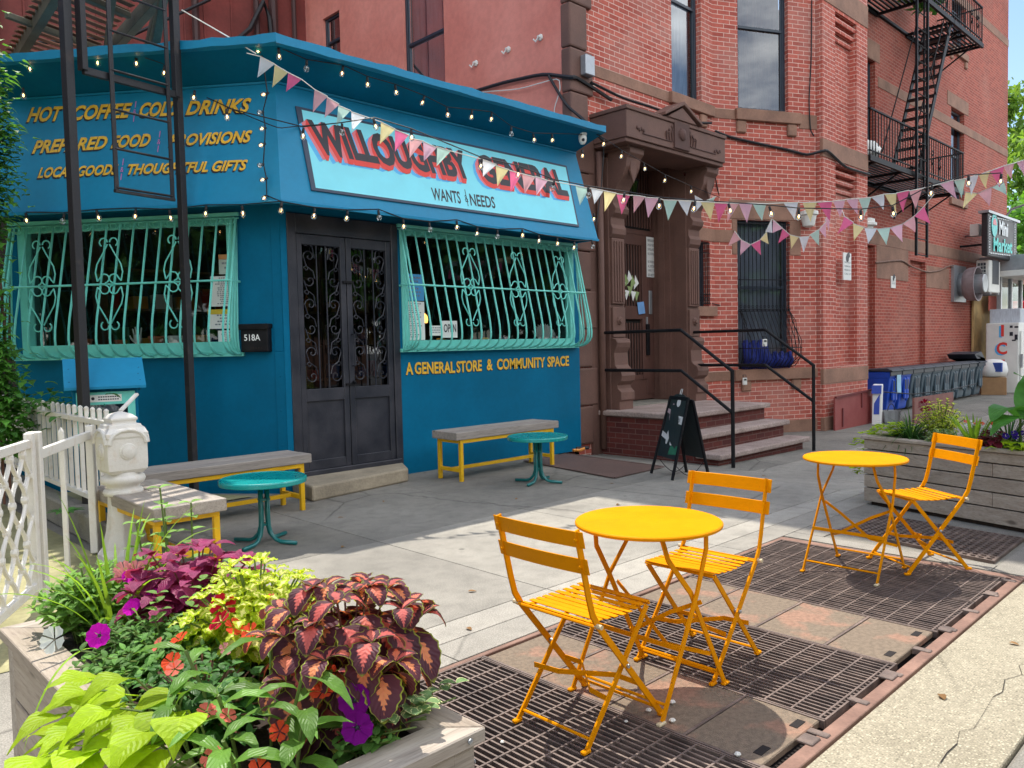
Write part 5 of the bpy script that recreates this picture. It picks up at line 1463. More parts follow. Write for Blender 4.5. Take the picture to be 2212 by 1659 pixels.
b = MB(); b.quad((-.165, -.17, .75), (.165, -.17, .75), (.165, -.17, 1.03), (-.165, -.17, 1.03)); b.build('door_glass', glass_mat('book_box_glass', (.3, .33, .35), .18), dd, local=True)
b = MB(); b.box(-.13, -.186, 1.055, .12, -.182, 1.115); b.build('name_plate', PAPER, dd, local=True)
b = MB()
for k in range(2):
    for j in range(9): b.box(-.06 + .018 * j, -.1875, 1.07 + .022 * k, -.06 + .018 * j + .013, -.186, 1.08 + .022 * k)
b.lathe([(.014, 0), (0, .002)], (-.1, -.186, 1.085), 7, (0, -1, 0)); b.build('plate_print', INK, dd, local=True)
# ------------------------------------------------------------------ white fence, newel post and gate
FA, FB = V((1.90, 6.12, 0)), V((2.02, 13.4, 0)); fd = (FB - FA).normalized(); fn = V((fd.y, -fd.x, 0))
t = thing('kerb_wall', 'low concrete kerb wall under the white picket fence', 'wall', tuple(FA))
mb = MB(); mb.bar(FA + V((0, 0, .11)), FB + V((0, 0, .11)), .16, .22); mb.build('coping', KERBC, t, bevel=.015)
t = thing('picket_fence', 'white metal picket fence running back from the newel post', 'fence', tuple(FA))
for z in (.945, .34): mb = MB(); mb.bar(FA + V((0, 0, z)), FB + V((0, 0, z)), .05, .04); mb.build('rail', WHITEIRON, t, bevel=.003)
L = (FB - FA).length; n = 43
for k in range(1, n):
    p = FA + fd * (L * k / n); mb = MB(); mb.bar(p + V((0, 0, .33)), p + V((0, 0, 1.03)), .028, .028, fd)
    mb.lathe([(.019, 0), (.019, .01), (.008, .022), (0, .025)], p + V((0, 0, 1.03)), 6); mb.build('picket', WHITEIRON, t)
t = thing('newel_post', 'ornate white cast iron newel post at the corner of the fence', 'post', (1.90, 5.98, 0))
c = V((1.90, 5.98, 0))
mb = MB(); ph = math.pi / 4 + .0
sq = lambda prof: mb.lathe(prof, c, 4, ph=ph)
mb.lathe([(.19, 0), (.185, .04), (.155, .08), (.125, .2), (.11, .33), (.105, .45)], c, 8, ph=math.pi / 8); mb.build('shaft', WHITEIRON, t, bevel=.006)
mb = MB(); mb.lathe([(.105, .45), (.125, .455), (.135, .475), (.125, .495), (.108, .505), (.112, .525), (.14, .54), (.15, .565), (.142, .59), (.12, .6), (.12, .62)], c, 20); mb.build('collar', WHITEIRON, t, smooth=True)
mb = MB(); mb.lathe([(.15, .61), (.185, .64), (.19, .69), (.19, .86), (.20, .875), (.20, .90), (.16, .935), (.15, .96), (.115, .965), (.115, .985), (.128, .99), (.128, 1.005), (.085, 1.03), (.03, 1.045)], c, 4, ph=ph); mb.build('cap_block', WHITEIRON, t, bevel=.012, seg=2)
mb = MB()
for k in range(4):
    a = k * math.pi / 2; d = V((math.cos(a), math.sin(a), 0)); s_ = V((-d.y, d.x, 0)); q = c + d * .134 + V((0, 0, .77))
    mb.lathe([(.062, 0), (.055, .008), (.04, .010), (.045, .016), (.02, .022), (0, .024)], q, 16, d)
    ring = [q + s_ * .125 * math.cos(b_) + V((0, 0, .055 + .10 * math.sin(b_))) + d * .004 for b_ in [i * math.pi / 8 for i in range(9)]]
    mb.tube(ring, .016, 6)
mb.build('rosette', WHITEIRON, t, bevel=.002)
mb = MB(); mb.tube([c + V((0, 0, 1.03)), c + V((.0, .0, 1.05))], .02, 6); mb.bar(c + V((.01, .02, 1.05)), c + V((.17, .14, 1.16)), .03, .02); mb.build('finial_bracket', WHITEIRON, t, bevel=.004)
# open gate swung towards the street
t = thing('lattice_gate', 'white iron gate with wavy lattice, swung open beside the planter', 'gate', (1.75, 6.2, 0))
g0, g1 = V((1.76, 6.20, 0)), V((1.17, 5.17, 0)); gd = (g1 - g0).normalized(); gn = V((gd.y, -gd.x, 0))
mb = MB(); mb.bar(g0 + V((0, 0, .02)), g0 + V((0, 0, .95)), .07, .05, gn); mb.build('end_post', WHITEIRON, t, bevel=.005)
mb = MB(); mb.bar(g1 + V((0, 0, .03)), g1 + V((0, 0, 1.02)), .06, .075, gn); mb.bar(g1 + gd * .075 + V((0, 0, .1)), g1 + gd * .075 + V((0, 0, 1.02)), .06, .045, gn); mb.build('hinge_post', WHITEIRON, t, bevel=.005)
q = V((1.46, 5.75, 0)); mb = MB(); mb.bar(q + V((0, 0, .03)), q + V((0, 0, .96)), .03, .03, gn); mb.lathe([(.02, 0), (0, .03)], q + V((0, 0, .96)), 4); mb.build('bar', WHITEIRON, t, bevel=.003)
mb = MB(); mb.bar(g1 + V((0, 0, .88)), g0 + V((0, 0, .88)), .03, .06); mb.build('top_rail', WHITEIRON, t, bevel=.004)
ge = g1 + gd * 1.25
mb = MB()
for z in (.14, .96): mb.bar(g1 + gd * .05 + V((0, 0, z)), ge + V((0, 0, z)), .03, .05)
mb.bar(ge + V((0, 0, .1)), ge + V((0, 0, 1)), .05, .05, gn)
mb.build('lattice_frame', WHITEIRON, t, bevel=.004)
mb = MB()
GP = lambda s, z, o=0: g1 + gd * (.1 + s) + V((0, 0, z)) + gn * o
cw, chh = .19, .25
for i in range(7):
    for sg in (-1, 1):
        pts = []
        for k in range(41):
            z = .16 + .78 * k / 40; ph_ = (z - .16) / chh * math.pi
            s = .0 + i * cw + sg * (cw / 2) * math.cos(ph_)
            pts.append(GP(s + .0, z, .004 * sg))
        mb.tube(pts, .012, 5)
for i in range(13):
    for j in range(7):
        z = .16 + (chh / 2 if i % 2 == 0 else 0) + chh * j
        if z < .95: mb.lathe([(.0, -.02), (.02, -.015), (.026, 0), (.02, .015), (0, .02)], GP(i * cw / 2, z), 8, gn)
mb.build('lattice', WHITEIRON, t)

# ------------------------------------------------------------------ fire escape on the left with its posts and drop ladder
LF_ = thing('rear_fire_escape', 'black fire escape on two posts with hanging ladder in front of the left sign', 'fire escape', (2.5, 7.4, 0))
P1, P2 = V((2.0, 7.17, 0)), V((3.04, 7.555, 0))
for p in (P1, P2):
    mb = MB(); mb.bar(p, p + V((0, 0, 5.2)), .072 if p is P1 else .066, .072 if p is P1 else .066, (1, .37, 0)); mb.build('post', RUSTBLK, LF_, bevel=.004)
ld = (P2 - P1).normalized(); lb = V((.06, 1, 0)).normalized(); ln = V((ld.y, -ld.x, 0))
mb = MB()
A_ = P1 + ld * .10 + ln * .05; B_ = P2 - ld * .06 + ln * .05
mb.bar(A_ + V((0, 0, 3.80)), B_ + V((0, 0, 3.86)), .04, .06); mb.bar(A_ + V((0, 0, 3.8)), A_ + V((0, 0, 5.2)), .07, .05, ld); mb.bar(B_ + V((0, 0, 3.84)), B_ + V((0, 0, 5.2)), .06, .05, ld)
mb.build('guide_frame', RUSTBLK, LF_, bevel=.003)
mb = MB(); l0 = P1 + ld * .335 + ln * .09; l1 = P1 + ld * .92 + ln * .09
mb.bar(l0 + V((0, 0, 2.86)), l0 + V((0, 0, 5.3)), .012, .04, ld); mb.bar(l1 + V((0, 0, 2.88)), l1 + V((0, 0, 5.3)), .012, .04, ld)
for k in range(9): mb.tube([l0 + V((0, 0, 2.88 + .33 * k)), l1 + V((0, 0, 2.90 + .335 * k))], .011, 6)
mb.bar(l0 - ld * .02 + V((0, 0, 2.85)), l1 + ld * .02 + V((0, 0, 2.87)), .03, .025)
mb.build('drop_ladder', RUSTBLK, LF_)
ZP = 5.1
mb = MB()
q0, q1 = P1 + V((0, 0, ZP)), P2 + V((0, 0, ZP))
for p, w_ in ((q0 + V((.30, 0, -.02)), .10), (q1 + V((.1, 0, -.02)), .10)): mb.bar(p, p + lb * 4.2, .09, .16)
for k in (0.05, 1.4, 2.6, 4.1): mb.bar(q0 + lb * k + V((0, 0, -.03)), q1 + lb * k + V((0, 0, -.03)), .10 if k < .1 else .06, .12 if k < .1 else .06)
mb.bar(q0 + lb * .2 + ld * .6 + V((0, 0, -.06)), q0 + lb * 2.9 + ld * 1.25 + V((0, 0, -.06)), .06, .05); mb.bar(q1 + lb * .1 + V((0, 0, 0)), q1 + lb * 3.2 + V((0.5, 0, -1.2)), .08, .08)
mb.bar(q1 + V((.15, .2, .5)), q1 + V((.9, 4.2, -1.0)), .10, .12)
mb.build('platform_beam', mat('mossy_steel_beam', lin(96, 92, 76), .8, var=.25, scale=3, fine=.15), LF_, bevel=.004)
mb = MB()
for k in range(25):
    p = q0 + lb * (.12 + k * .165); q = q1 + lb * (.12 + k * .165)
    mb.bar(p + ld * .2 + V((0, 0, .03)), q + V((0, 0, .03)), .08, .012)
mb.build('platform_slats', mat('rusty_slats', lin(120, 82, 62), .8, var=.25, scale=3), LF_)
# red clad rear building behind the shop roof
RB = thing('rear_building', 'dark red clad rear building behind the fire escape, left of the coral wall', 'building', (2, 15, 0))
mb = MB(); panel(mb, (0, 14.58, 0), X1, Y0, -9, 8.53, 0, 11, []); 
mb.quad((-9, 14.58, 0), (-9, 14.58, 11), (-9, 20, 11), (-9, 20, 0)); mb.quad((-9, 14.58, 11), (8.53, 14.58, 11), (8.53, 20, 11), (-9, 20, 11))
mb.build('wall', REDSIDE, RB)
mb = MB(); k = -8.8
rb = random.Random(4)
while k < 8.4:
    mb.box(k, 14.55, 0.2, k + .03, 14.582, 10.9); k += rb.uniform(.3, .55)
mb.build('batten', REDSIDE, RB)
mb = MB()
for x, r_ in ((6.2, .07), (7.4, .06), (7.75, .09), (8.2, .05), (3.0, .08)): mb.tube([(x, 14.45, .2), (x, 14.45, 10.8)], r_, 8)
mb.build('drain_pipe', mat('dark_drain_pipe', lin(70, 44, 42), .6), RB)
mb = MB(); mb.tube([(6.0, 14.4, 6.6), (6.6, 14.35, 7.0), (7.2, 14.35, 7.6), (7.5, 14.35, 8.2), (7.62, 14.35, 7.9), (7.7, 14.35, 6.5)], .05, 6); mb.tube([(3.5, 14.3, 6.4), (5, 14.3, 6.9), (6.4, 14.3, 7.9), (7.4, 14.3, 9.5)], .03, 5); mb.build('cable', CORD, RB)
# ------------------------------------------------------------------ fire escape on the brick side
FE = thing('fire_escape', 'black iron fire escape with stair and drop ladder on the brick wall', 'fire escape', (19.5, 7.0, 5))
YF, YW = 6.4, 7.5
def slats(mb, x0, x1, y0, y1, z, n):
    for k in range(n):
        y = y0 + (y1 - y0) * (k + .5) / n; mb.box(x0, y - .02, z - .012, x1, y + .02, z + .012)
    for x in (x0, (x0 + x1) / 2, x1): mb.box(x - .03, y0, z - .07, x + .03, y1, z - .014)
    for y in (y0, y1): mb.box(x0 - .03, y - .03, z - .09, x1 + .03, y + .03, z + .02)
for z, xa, xb, hole in ((5.12, 16.4, 22.3, None), (9.15, 16.0, 23.85, (19.6, 21.5))):
    mb = MB()
    if hole: slats(mb, xa, hole[0], YF, YW, z, 11); slats(mb, hole[1], xb, YF, YW, z, 11); mb.box(hole[0], YW - .06, z - .05, hole[1], YW, z + .01); mb.box(hole[0], YF - .03, z - .09, hole[1], YF + .03, z + .02)
    else: slats(mb, xa, xb, YF, YW, z, 11)
    mb.build('platform', BLKMETAL, FE)
    mb = MB(); zr = z + .95
    for x in [xa + k * .15 for k in range(int((xb - xa) / .15) + 1)]:
        mb.bar((x, YF, z), (x, YF, zr), .016, .016, (1, 0, 0))
    for y in [YF + k * .14 for k in range(8)]:
        mb.bar((xb, y, z), (xb, y, zr), .016, .016, (1, 0, 0)); mb.bar((xa, y, z), (xa, y, zr), .016, .016, (1, 0, 0))
    for q in ((xa, YF, xb, YF), (xb, YF, xb, YW), (xa, YF, xa, YW)):
        mb.bar((q[0], q[1], zr), (q[2], q[3], zr), .045, .03); mb.bar((q[0], q[1], z + .12), (q[2], q[3], z + .12), .03, .02)
    mb.build('guard_rail', BLKMETAL, FE)
    mb = MB()
    for x in (xa + .4, xa + 1.9, xb - 1.6, xb - .3):
        mb = MB(); mb.bar((x, YF + .1, z - .05), (x, YW, z - .65), .04, .03); mb.bar((x, YF, z - .06), (x, YW, z - .06), .05, .05); mb.bar((x, YW - .02, z - .7), (x, YW - .02, z), .05, .03); mb.build('wall_bracket', BLKMETAL, FE)
mb = MB()
s0, s1 = V((19.3, 0, 5.15)), V((21.55, 0, 9.15))
for y in (YF + .06, YF + .66): mb.bar(s0 + V((0, y, 0)), s1 + V((0, y, 0)), .03, .13)
mb.build('stair_stringer', BLKMETAL, FE)
for k in range(15):
    p = s0 + (s1 - s0) * (k + .7) / 15.4; mb = MB(); mb.box(p.x - .10, YF + .07, p.z - .015, p.x + .10, YF + .65, p.z + .015); mb.build('stair_tread', BLKMETAL, FE)
mb = MB()
for y in (YF + .04, YF + .68): mb.tube([s0 + V((-.45, y, .55)), s0 + V((-.2, y, .95)), s1 + V((-.45, y, .1)), s1 + V((-.3, y, .6))], .016, 6); 
for k in (1, 5, 9): p = s0 + (s1 - s0) * k / 10; mb.tube([p + V((0, YF + .04, 0)), p + V((-.42, YF + .04, .55))], .012, 5)
mb.build('stair_rail', BLKMETAL, FE)
mb = MB()
xl, xr = 18.78, 19.46
for x in (xl, xr): mb.bar((x, YF - .08, 3.27), (x, YF - .08, 10.4), .05, .05, (1, 0, 0)); mb.bar((x + .12 * (1 if x == xl else -1), YF - .05, 4.8), (x + .12 * (1 if x == xl else -1), YF - .05, 10.4), .035, .03, (1, 0, 0))
for k in range(20): mb.tube([(xl, YF - .08, 3.3 + .355 * k), (xr, YF - .08, 3.3 + .355 * k)], .014, 5)
mb.build('drop_ladder', BLKMETAL, FE)
mb = MB()   # scrolls on the guard rails
for x, z in ((20.0, 5.6), (20.5, 5.55), (22.9, 9.6), (23.4, 9.6)):
    for sg in (-1, 1): mb.tube([(x + sg * .09 * (1 - .06 * i) * math.cos(.6 * i), YF - .02, z + .2 * sg * .5 + .09 * (1 - .06 * i) * math.sin(.6 * i)) for i in range(12)], .012, 5)
mb.build('rail_scroll', BLKMETAL, FE)
def bushy(name, label, cat, c, r, n, mm, sz, rs=1, squash=(1, 1, 1), group=None, trunk=None):
    t = thing(name, label, cat, tuple(c), group=group); g = random.Random(rs); mb = MB()
    for k in range(n):
        d = V((g.gauss(0, 1), g.gauss(0, 1), g.gauss(0, 1))).normalized() * (g.random() ** .45)
        p = V(c) + V((d.x * r * squash[0], d.y * r * squash[1], d.z * r * squash[2]))
        ax = V((g.gauss(0, 1), g.gauss(0, 1), g.gauss(0, .6))).normalized(); s_ = ax.cross(V((g.gauss(0, 1), g.gauss(0, 1), 1))).normalized()
        q = sz * g.uniform(.6, 1.3); mb.quad(p, p + ax * q * .5 + s_ * q * .26, p + ax * q, p + ax * q * .5 - s_ * q * .26, uv=[(.5, 0), (1, .5), (.5, 1), (0, .5)], t=g.random())
    mb.build('leaves', mm, t); return t
LEAFDK = leaf_mat('deep_green_leaf', lin(62, 108, 48), trans=.3, tint=.5)
LEAFMID = leaf_mat('mid_green_leaf', lin(92, 140, 52), trans=.4, tint=.4)
bushy('potted_shrub', 'green potted shrub on the upper landing of the fire escape', 'plant', (21.0, 6.9, 9.9), .55, 260, LEAFDK, .28, 3, (1.6, .6, .9))
t = thing('white_bundle', 'white plastic bag left on the lower fire escape landing', 'bag', (16.6, 6.7, 5.2))
mb = MB(); mb.lathe([(.02, 0), (.30, .05), (.36, .2), (.25, .36), (.06, .44), (.1, .5)], (16.85, 6.72, 5.14), 9); mb.build('bag', PAPER, t, smooth=True)

# ------------------------------------------------------------------ things fixed to the brick walls
def wall_notice(label, p0, p1, y, lines, icon=True):
    t = thing('wall_notice', label, 'notice', tuple((V(p0) + V(p1)) / 2)); x0, x1, z0, z1 = p0.x, p1.x, p1.z, p0.z
    b = MB(); b.box(x0, y - .02, z0, x1, y - .004, z1); b.build('plate', PAPER, t)
    b = MB(); w_ = x1 - x0; H = z1 - z0
    for k, s in enumerate(lines): put_text(b, s, (x0 + w_ * .12, y - .021, z0 + H * (.62 - .14 * k)), (x1 - w_ * .12, y - .021, z0 + H * (.62 - .14 * k)), H * .06, Y0, .002)
    if icon:
        cx_, cz = (x0 + x1) / 2, z1 - H * .2; b.lathe([(w_ * .2, 0), (w_ * .2, .002), (0, .002)], (cx_, y - .02, cz), 10, (0, -1, 0)); b.ob((cx_ + w_ * .1, y - .022, cz + w_ * .15), (w_ * .18, 0, w_ * .1), (0, .001, 0), (-.02, 0, .05))
    b.build('print', INK, t)
wall_notice('tall white notice on the brick pier between the bay window and the bins', ony(Z4b(247, 512), 6.43), ony(Z4b(308, 730), 6.43), 6.43, ['NOTICE', 'PARKING', 'RESERVED', 'CALL US'])
wall_notice('small white notice on the rear brick wall above the bins', ony(Z4b(620, 695), 7.5), ony(Z4b(655, 790), 7.5), 7.5, ['NO', 'DUMPING', 'FINE'])
t = thing('wall_light', 'white round wall light on the brick corner beside the bay window', 'light', (14.0, 6.6, 3.8)); p = WP(1.90, 3.72, .12)
mb = MB(); mb.lathe([(.05, -.22), (.10, -.2), (.14, -.02), (.17, 0), (.17, .06), (.10, .08), (0, .085)], p, 16); mb.build('shade', OFFWHITE, t)
t = thing('wall_light', 'white ribbed wall light at the edge of the brick pier, above the bins', 'light', (16.5, 6.4, 3.4)); p = V((16.55, 6.55, 3.75))
mb = MB(); mb.lathe([(.14, -.2), (.15, -.02), (.22, 0), (.22, .05), (.18, .07), (.18, .13), (.12, .15), (0, .16)], p, 16); mb.build('shade', OFFWHITE, t)
mb = MB(); mb.lathe([(.12, -.3), (.13, -.2)], p, 12); mb.build('lens', CORD, t)
t = thing('junction_box', 'small pale grey sensor box on the brownstone quoins above the doorway hood', 'box', (9, 7.4, 5.4)); p = ony(Z3(370, 458), 7.40)
mb = MB(); mb.box(p.x - .10, 7.33, p.z - .14, p.x + .10, 7.44, p.z + .14); mb.build('case', STEEL, t, bevel=.01)
for lb_, s, z, o in (('small grey and white key lock box hanging on the bay window bars', .80, 1.42, .30), ('small grey and white key lock box hanging from the bay window sill', .52, .74, .10)):
    t = thing('key_lockbox', lb_, 'lock box', tuple(WP(s, z, o)))
    b = MB(); wbox(b, CF, eF, nF, s - .045, s + .045, z - .07, z + .06, o, o + .035); b.build('case', OFFWHITE, t, bevel=.008)
    b = MB(); wbox(b, CF, eF, nF, s - .025, s + .025, z + .01, z + .04, o + .034, o + .038); b.tube([WP(s - .03, z + .06, o + .02), WP(s - .03, z + .11, o + .01), WP(s + .03, z + .11, o + .01), WP(s + .03, z + .06, o + .02)], .006, 5); b.build('shackle', INK, t)
t = thing('flood_light', 'white flood light on a short arm above the exhaust fan', 'light', (26, 7.3, 4.4)); p = ony(Z4b(1285, 340), 7.1); q = ony(Z4b(1205, 385), 7.5)
mb = MB(); mb.ob(p, (.16, 0, 0), (0, .12, 0), (0, 0, .17)); mb.build('lamp_head', OFFWHITE, t, bevel=.01)
mb = MB(); mb.tube([q, (q + p) / 2 + V((0, -.1, -.08)), p + V((0, 0, -.15))], .03, 6); mb.build('arm', STEEL, t)
t = thing('exhaust_fan', 'big round mauve-grey exhaust fan sticking out of the rear brick wall', 'exhaust fan', (25, 7, 2.8)); p = ony(Z4b(1140, 765), 7.5)
mb = MB(); mb.box(p.x - .55, 7.42, p.z - .5, p.x + .55, 7.5, p.z + .55); mb.build('wall_plate', STEEL, t)
mb = MB(); mb.lathe([(.34, 0), (.34, .12), (.40, .17)], p + V((0, -.05, 0)), 28, (0, -1, 0)); mb.build('neck', STEEL, t, smooth=True)
mb = MB(); mb.lathe([(.36, 0), (.42, .03), (.46, .08), (.48, .15), (.49, .32), (.505, .33), (.505, .36), (.47, .36), (.45, .31), (.40, .1)], p + V((0, -.2, 0)), 36, (0, -1, 0)); mb.build('drum', DUCT, t, smooth=False)
mb = MB(); mb.lathe([(.27, 0), (.27, .30), (.25, .32), (0, .32)], p + V((0, -.42, 0)), 28, (0, -1, 0)); mb.build('motor_cover', STEEL, t)
t = thing('air_conditioner', 'white outdoor air conditioner unit mounted beside the exhaust fan', 'air conditioner', (26.3, 7, 3.2)); a = onx(Z4b(1285, 570), 26.0); bq = onx(Z4b(1380, 830), 26.0)
y0_, y1_ = 6.757, 7.10; z1_, z0_ = 3.66, 2.72
mb = MB(); mb.box(26.0, y0_, z0_, 27.1, y1_, z1_); mb.build('case', OFFWHITE, t, bevel=.02)
mb = MB()
for i in range(3):
    for j in range(6): mb.box(25.99, y0_ + .09 + .075 * i, z0_ + .28 + .10 * j, 25.998, y0_ + .15 + .075 * i, z0_ + .36 + .10 * j)
mb.box(26.3, y0_ - .01, z0_ + .25, 26.95, y0_ - .002, z0_ + .95); mb.build('grille', mat('grille_shadow', lin(70, 74, 80), .6), t)
for x in (26.15, 26.95): mb = MB(); mb.bar((x, 7.5, 2.66), (x, 6.75, 2.69), .05, .05); mb.build('wall_bracket', STEEL, t)
# corner market: sign box, canopy, glazed front
MK = thing('corner_market', 'corner market with steel canopy and glass front at the end of the brick wall', 'shop front', (29, 7, 0))
mb = MB(); mb.box(27.6, 5.6, 3.25, 34, 7.45, 3.42); mb.build('canopy_soffit', OFFWHITE, MK)
mb = MB(); mb.box(27.6, 5.56, 3.42, 34, 7.45, 3.88); mb.build('canopy_fascia', STEEL, MK, bevel=.01)
mb = MB(); 
for x in (27.8, 29.0, 30.2): mb.box(x, 6.9, -.25, x + .12, 7.02, 3.3)
mb.build('mullion', STEEL, MK)
mb = MB(); mb.quad((27.8, 6.95, -.2), (30.3, 6.95, -.2), (30.3, 6.95, 3.25), (27.8, 6.95, 3.25)); mb.build('shop_glass', GLASSD, MK)
mb = MB(); mb.box(26.9, 7.40, -.25, 30.85, 7.46, 3.2); mb.build('inner_wall', mat('tan_shop_wall', lin(190, 160, 110), .8, var=.3, scale=2), MK)
b = MB(); pa, pb = ony(Z4b(1382, 850), 7.2), ony(Z4b(1480, 970), 7.2); b.box(pa.x, 7.18, pb.z, pb.x, 7.2, pa.z); tag(b.build('poster', mat('faded_red_poster', lin(206, 110, 96), .7)), 'faded red poster beside the market door, behind the ice freezer', 'poster')
MS = thing('market_sign', 'black sign box reading Mini Market with teal and white letters', 'sign', (28, 6.9, 4.5))
SY = 6.62
mb = MB(); mb.box(25.3, SY, 3.72, 28.35, SY + .16, 4.92); mb.build('sign_box', mat('sign_box_black', lin(36, 32, 36), .5, var=.15), MS, bevel=.02)
mb = MB(); mb.box(25.2, SY - .05, 4.92, 28.5, SY + .22, 4.99); mb.build('top_flashing', STEEL, MS)
mb = MB(); mb.bar((25.9, SY + .16, 4.1), (25.9, 7.5, 4.1), .06, .06); mb.bar((27.8, SY + .16, 4.6), (27.8, 7.5, 4.6), .06, .06); mb.build('wall_bracket', BLKMETAL, MS)
sp = lambda p: ony(p, SY - .01)
b = MB(); put_text(b, 'Mini', sp(Z4b(1465, 372)), sp(Z4b(1532, 392)), .42, Y0, .01, bold=.03); b.build('letters', mat('sign_white', lin(235, 240, 240), .5), MS)
b = MB(); put_text(b, 'Market', sp(Z4b(1420, 502)), sp(Z4b(1565, 522)), .40, Y0, .01, bold=.03); b.build('letters', mat('sign_teal', lin(70, 215, 205), .5), MS)
cq = sp(Z4b(1428, 298)); rx_ = abs(sp(Z4b(1450, 300)).x - cq.x); b = MB()
b.ext([cq + V((rx_ * math.cos(k * math.pi / 14), 0, .34 * math.sin(k * math.pi / 14))) for k in range(28)], (0, -.01, 0)); b.build('round_emblem', mat('emblem_teal', lin(96, 205, 200), .5), MS)
b = MB(); b.ext([cq + V((rx_ * .6 * math.cos(k * math.pi / 8), -.012, .18 * math.sin(k * math.pi / 8))) for k in range(9)], (0, -.006, 0)); b.build('round_emblem', mat('emblem_rose', lin(226, 130, 140), .5), MS)
b = MB(); e = [sp(Z4b(1392, 232)), sp(Z4b(1588, 272)), sp(Z4b(1586, 540)), sp(Z4b(1392, 515))]
for k in range(4):
    for j in range(14): q0 = e[k] + (e[(k + 1) % 4] - e[k]) * (j / 14); q1 = e[k] + (e[(k + 1) % 4] - e[k]) * ((j + .55) / 14); b.bar(q0, q1, .02, .03)
b.build('border_lights', mat('sign_white', lin(235, 240, 240), .5), MS)
b = MB(); b.tube([V((27.6, 6.8, 4.95)), V((27.6, 6.6, 5.25)), V((27.6, 6.2, 5.35)), V((27.7, 5.6, 5.35))], .035, 6); b.ob((27.8, 5.35, 5.35), (.12, .3, 0), (.03, -.01, 0), (0, 0, .05)); b.build('arm_lamp', STEEL, MS)
# ice freezer and boxes
IF = thing('ice_freezer', 'white upright ice freezer with big red ICE letters', 'freezer', (27.4, 6.7, -.25)); xf = 26.6
ya, yb = onx(Z4b(1620, 1060), xf).y, onx(Z4b(1362, 1060), xf).y; zt = onx(Z4b(1400, 1062), xf).z
mb = MB(); mb.box(xf, ya, -.25, xf + 1.2, yb, zt); mb.build('cabinet', OFFWHITE, IF, bevel=.03, seg=2)
mb = MB(); mb.box(xf + .1, ya - .04, -.1, xf + 1.15, ya - .002, zt - .25); mb.build('door', OFFWHITE, IF, bevel=.015); mb = MB(); mb.box(xf + .05, ya - .09, .5, xf + .09, ya - .03, .9); mb.build('handle', STEEL, IF)
fz = lambda p: onx(p, xf - .004)
for off, mm in (((-.05, -.03), SIGNBLUE), ((0, 0), SIGNRED)):
    b = MB()
    for s, a, c_, h in (('I', Z4b(1480, 1165), Z4b(1503, 1165), 90), ('C', Z4b(1445, 1305), Z4b(1528, 1305), 95), ('E', Z4b(1448, 1440), Z4b(1510, 1440), 95)):
        A, B = fz(a), fz(c_); top = fz((a[0], a[1] - h / 2.0737 / SC)); put_text(b, s, A, B, top.z - A.z, (-1, 0, 0), .002 + .004 * (off[0] == 0), bold=.03, up=(0, 0, 1), off=off)
    b.build('ice_lettering', mm, IF)
b = MB()
for x, y, w_, h_ in ((1560, 1080, 22, 18), (1560, 1130, 26, 30), (1600, 1085, 30, 12), (1598, 1150, 24, 40), (1580, 1190, 30, 10)):
    A, B = fz(Z4b(x - w_ / 2, y)), fz(Z4b(x + w_ / 2, y + h_)); b.quad(A + V((-.004, 0, 0)), V((A.x - .004, B.y, A.z)), B + V((-.004, 0, 0)), V((A.x - .004, A.y, B.z)))
b.build('sticker', INK, IF)
b = MB(); b.box(27.0, 6.2, zt + .002, 27.7, 7.0, zt + .42); tag(b.build('crate', mat('pale_crate', lin(190, 196, 204), .6, var=.2, stretch=(12, 12, 1)), bevel=.01), 'pale ribbed crate sitting on top of the ice freezer', 'crate')
t = thing('cardboard_box', 'flattened brown cardboard box in front of the ice freezer', 'box', (25.9, 6.5, -.25)); mb = MB(); mb.ob((25.9, 6.62, .0), (.3, .1, 0), (-.1, .3, 0), (0, 0, .25)); mb.build('carton', CARD, t, bevel=.01); mb = MB(); mb.ob((25.85, 6.6, .252), (.1, .03, 0), (-.1, .3, 0), (0, 0, .003)); mb.build('flap', mat('pale_tape', lin(190, 170, 140), .6), t)
t = thing('waste_bag', 'white and blue bag of rubbish on the cardboard box by the freezer', 'bag', (25.9, 6.6, .25)); mb = MB(); mb.lathe([(.05, 0), (.34, .03), (.38, .2), (.33, .42), (.2, .5), (0, .52)], (25.9, 6.62, .256), 10); mb.build('bag', PAPER, t, smooth=True); mb = MB(); mb.ob((25.6, 6.5, .55), (.06, .2, 0), (.02, -.01, 0), (0, 0, .13)); mb.build('print', mat('print_blue', lin(60, 90, 170), .6), t)
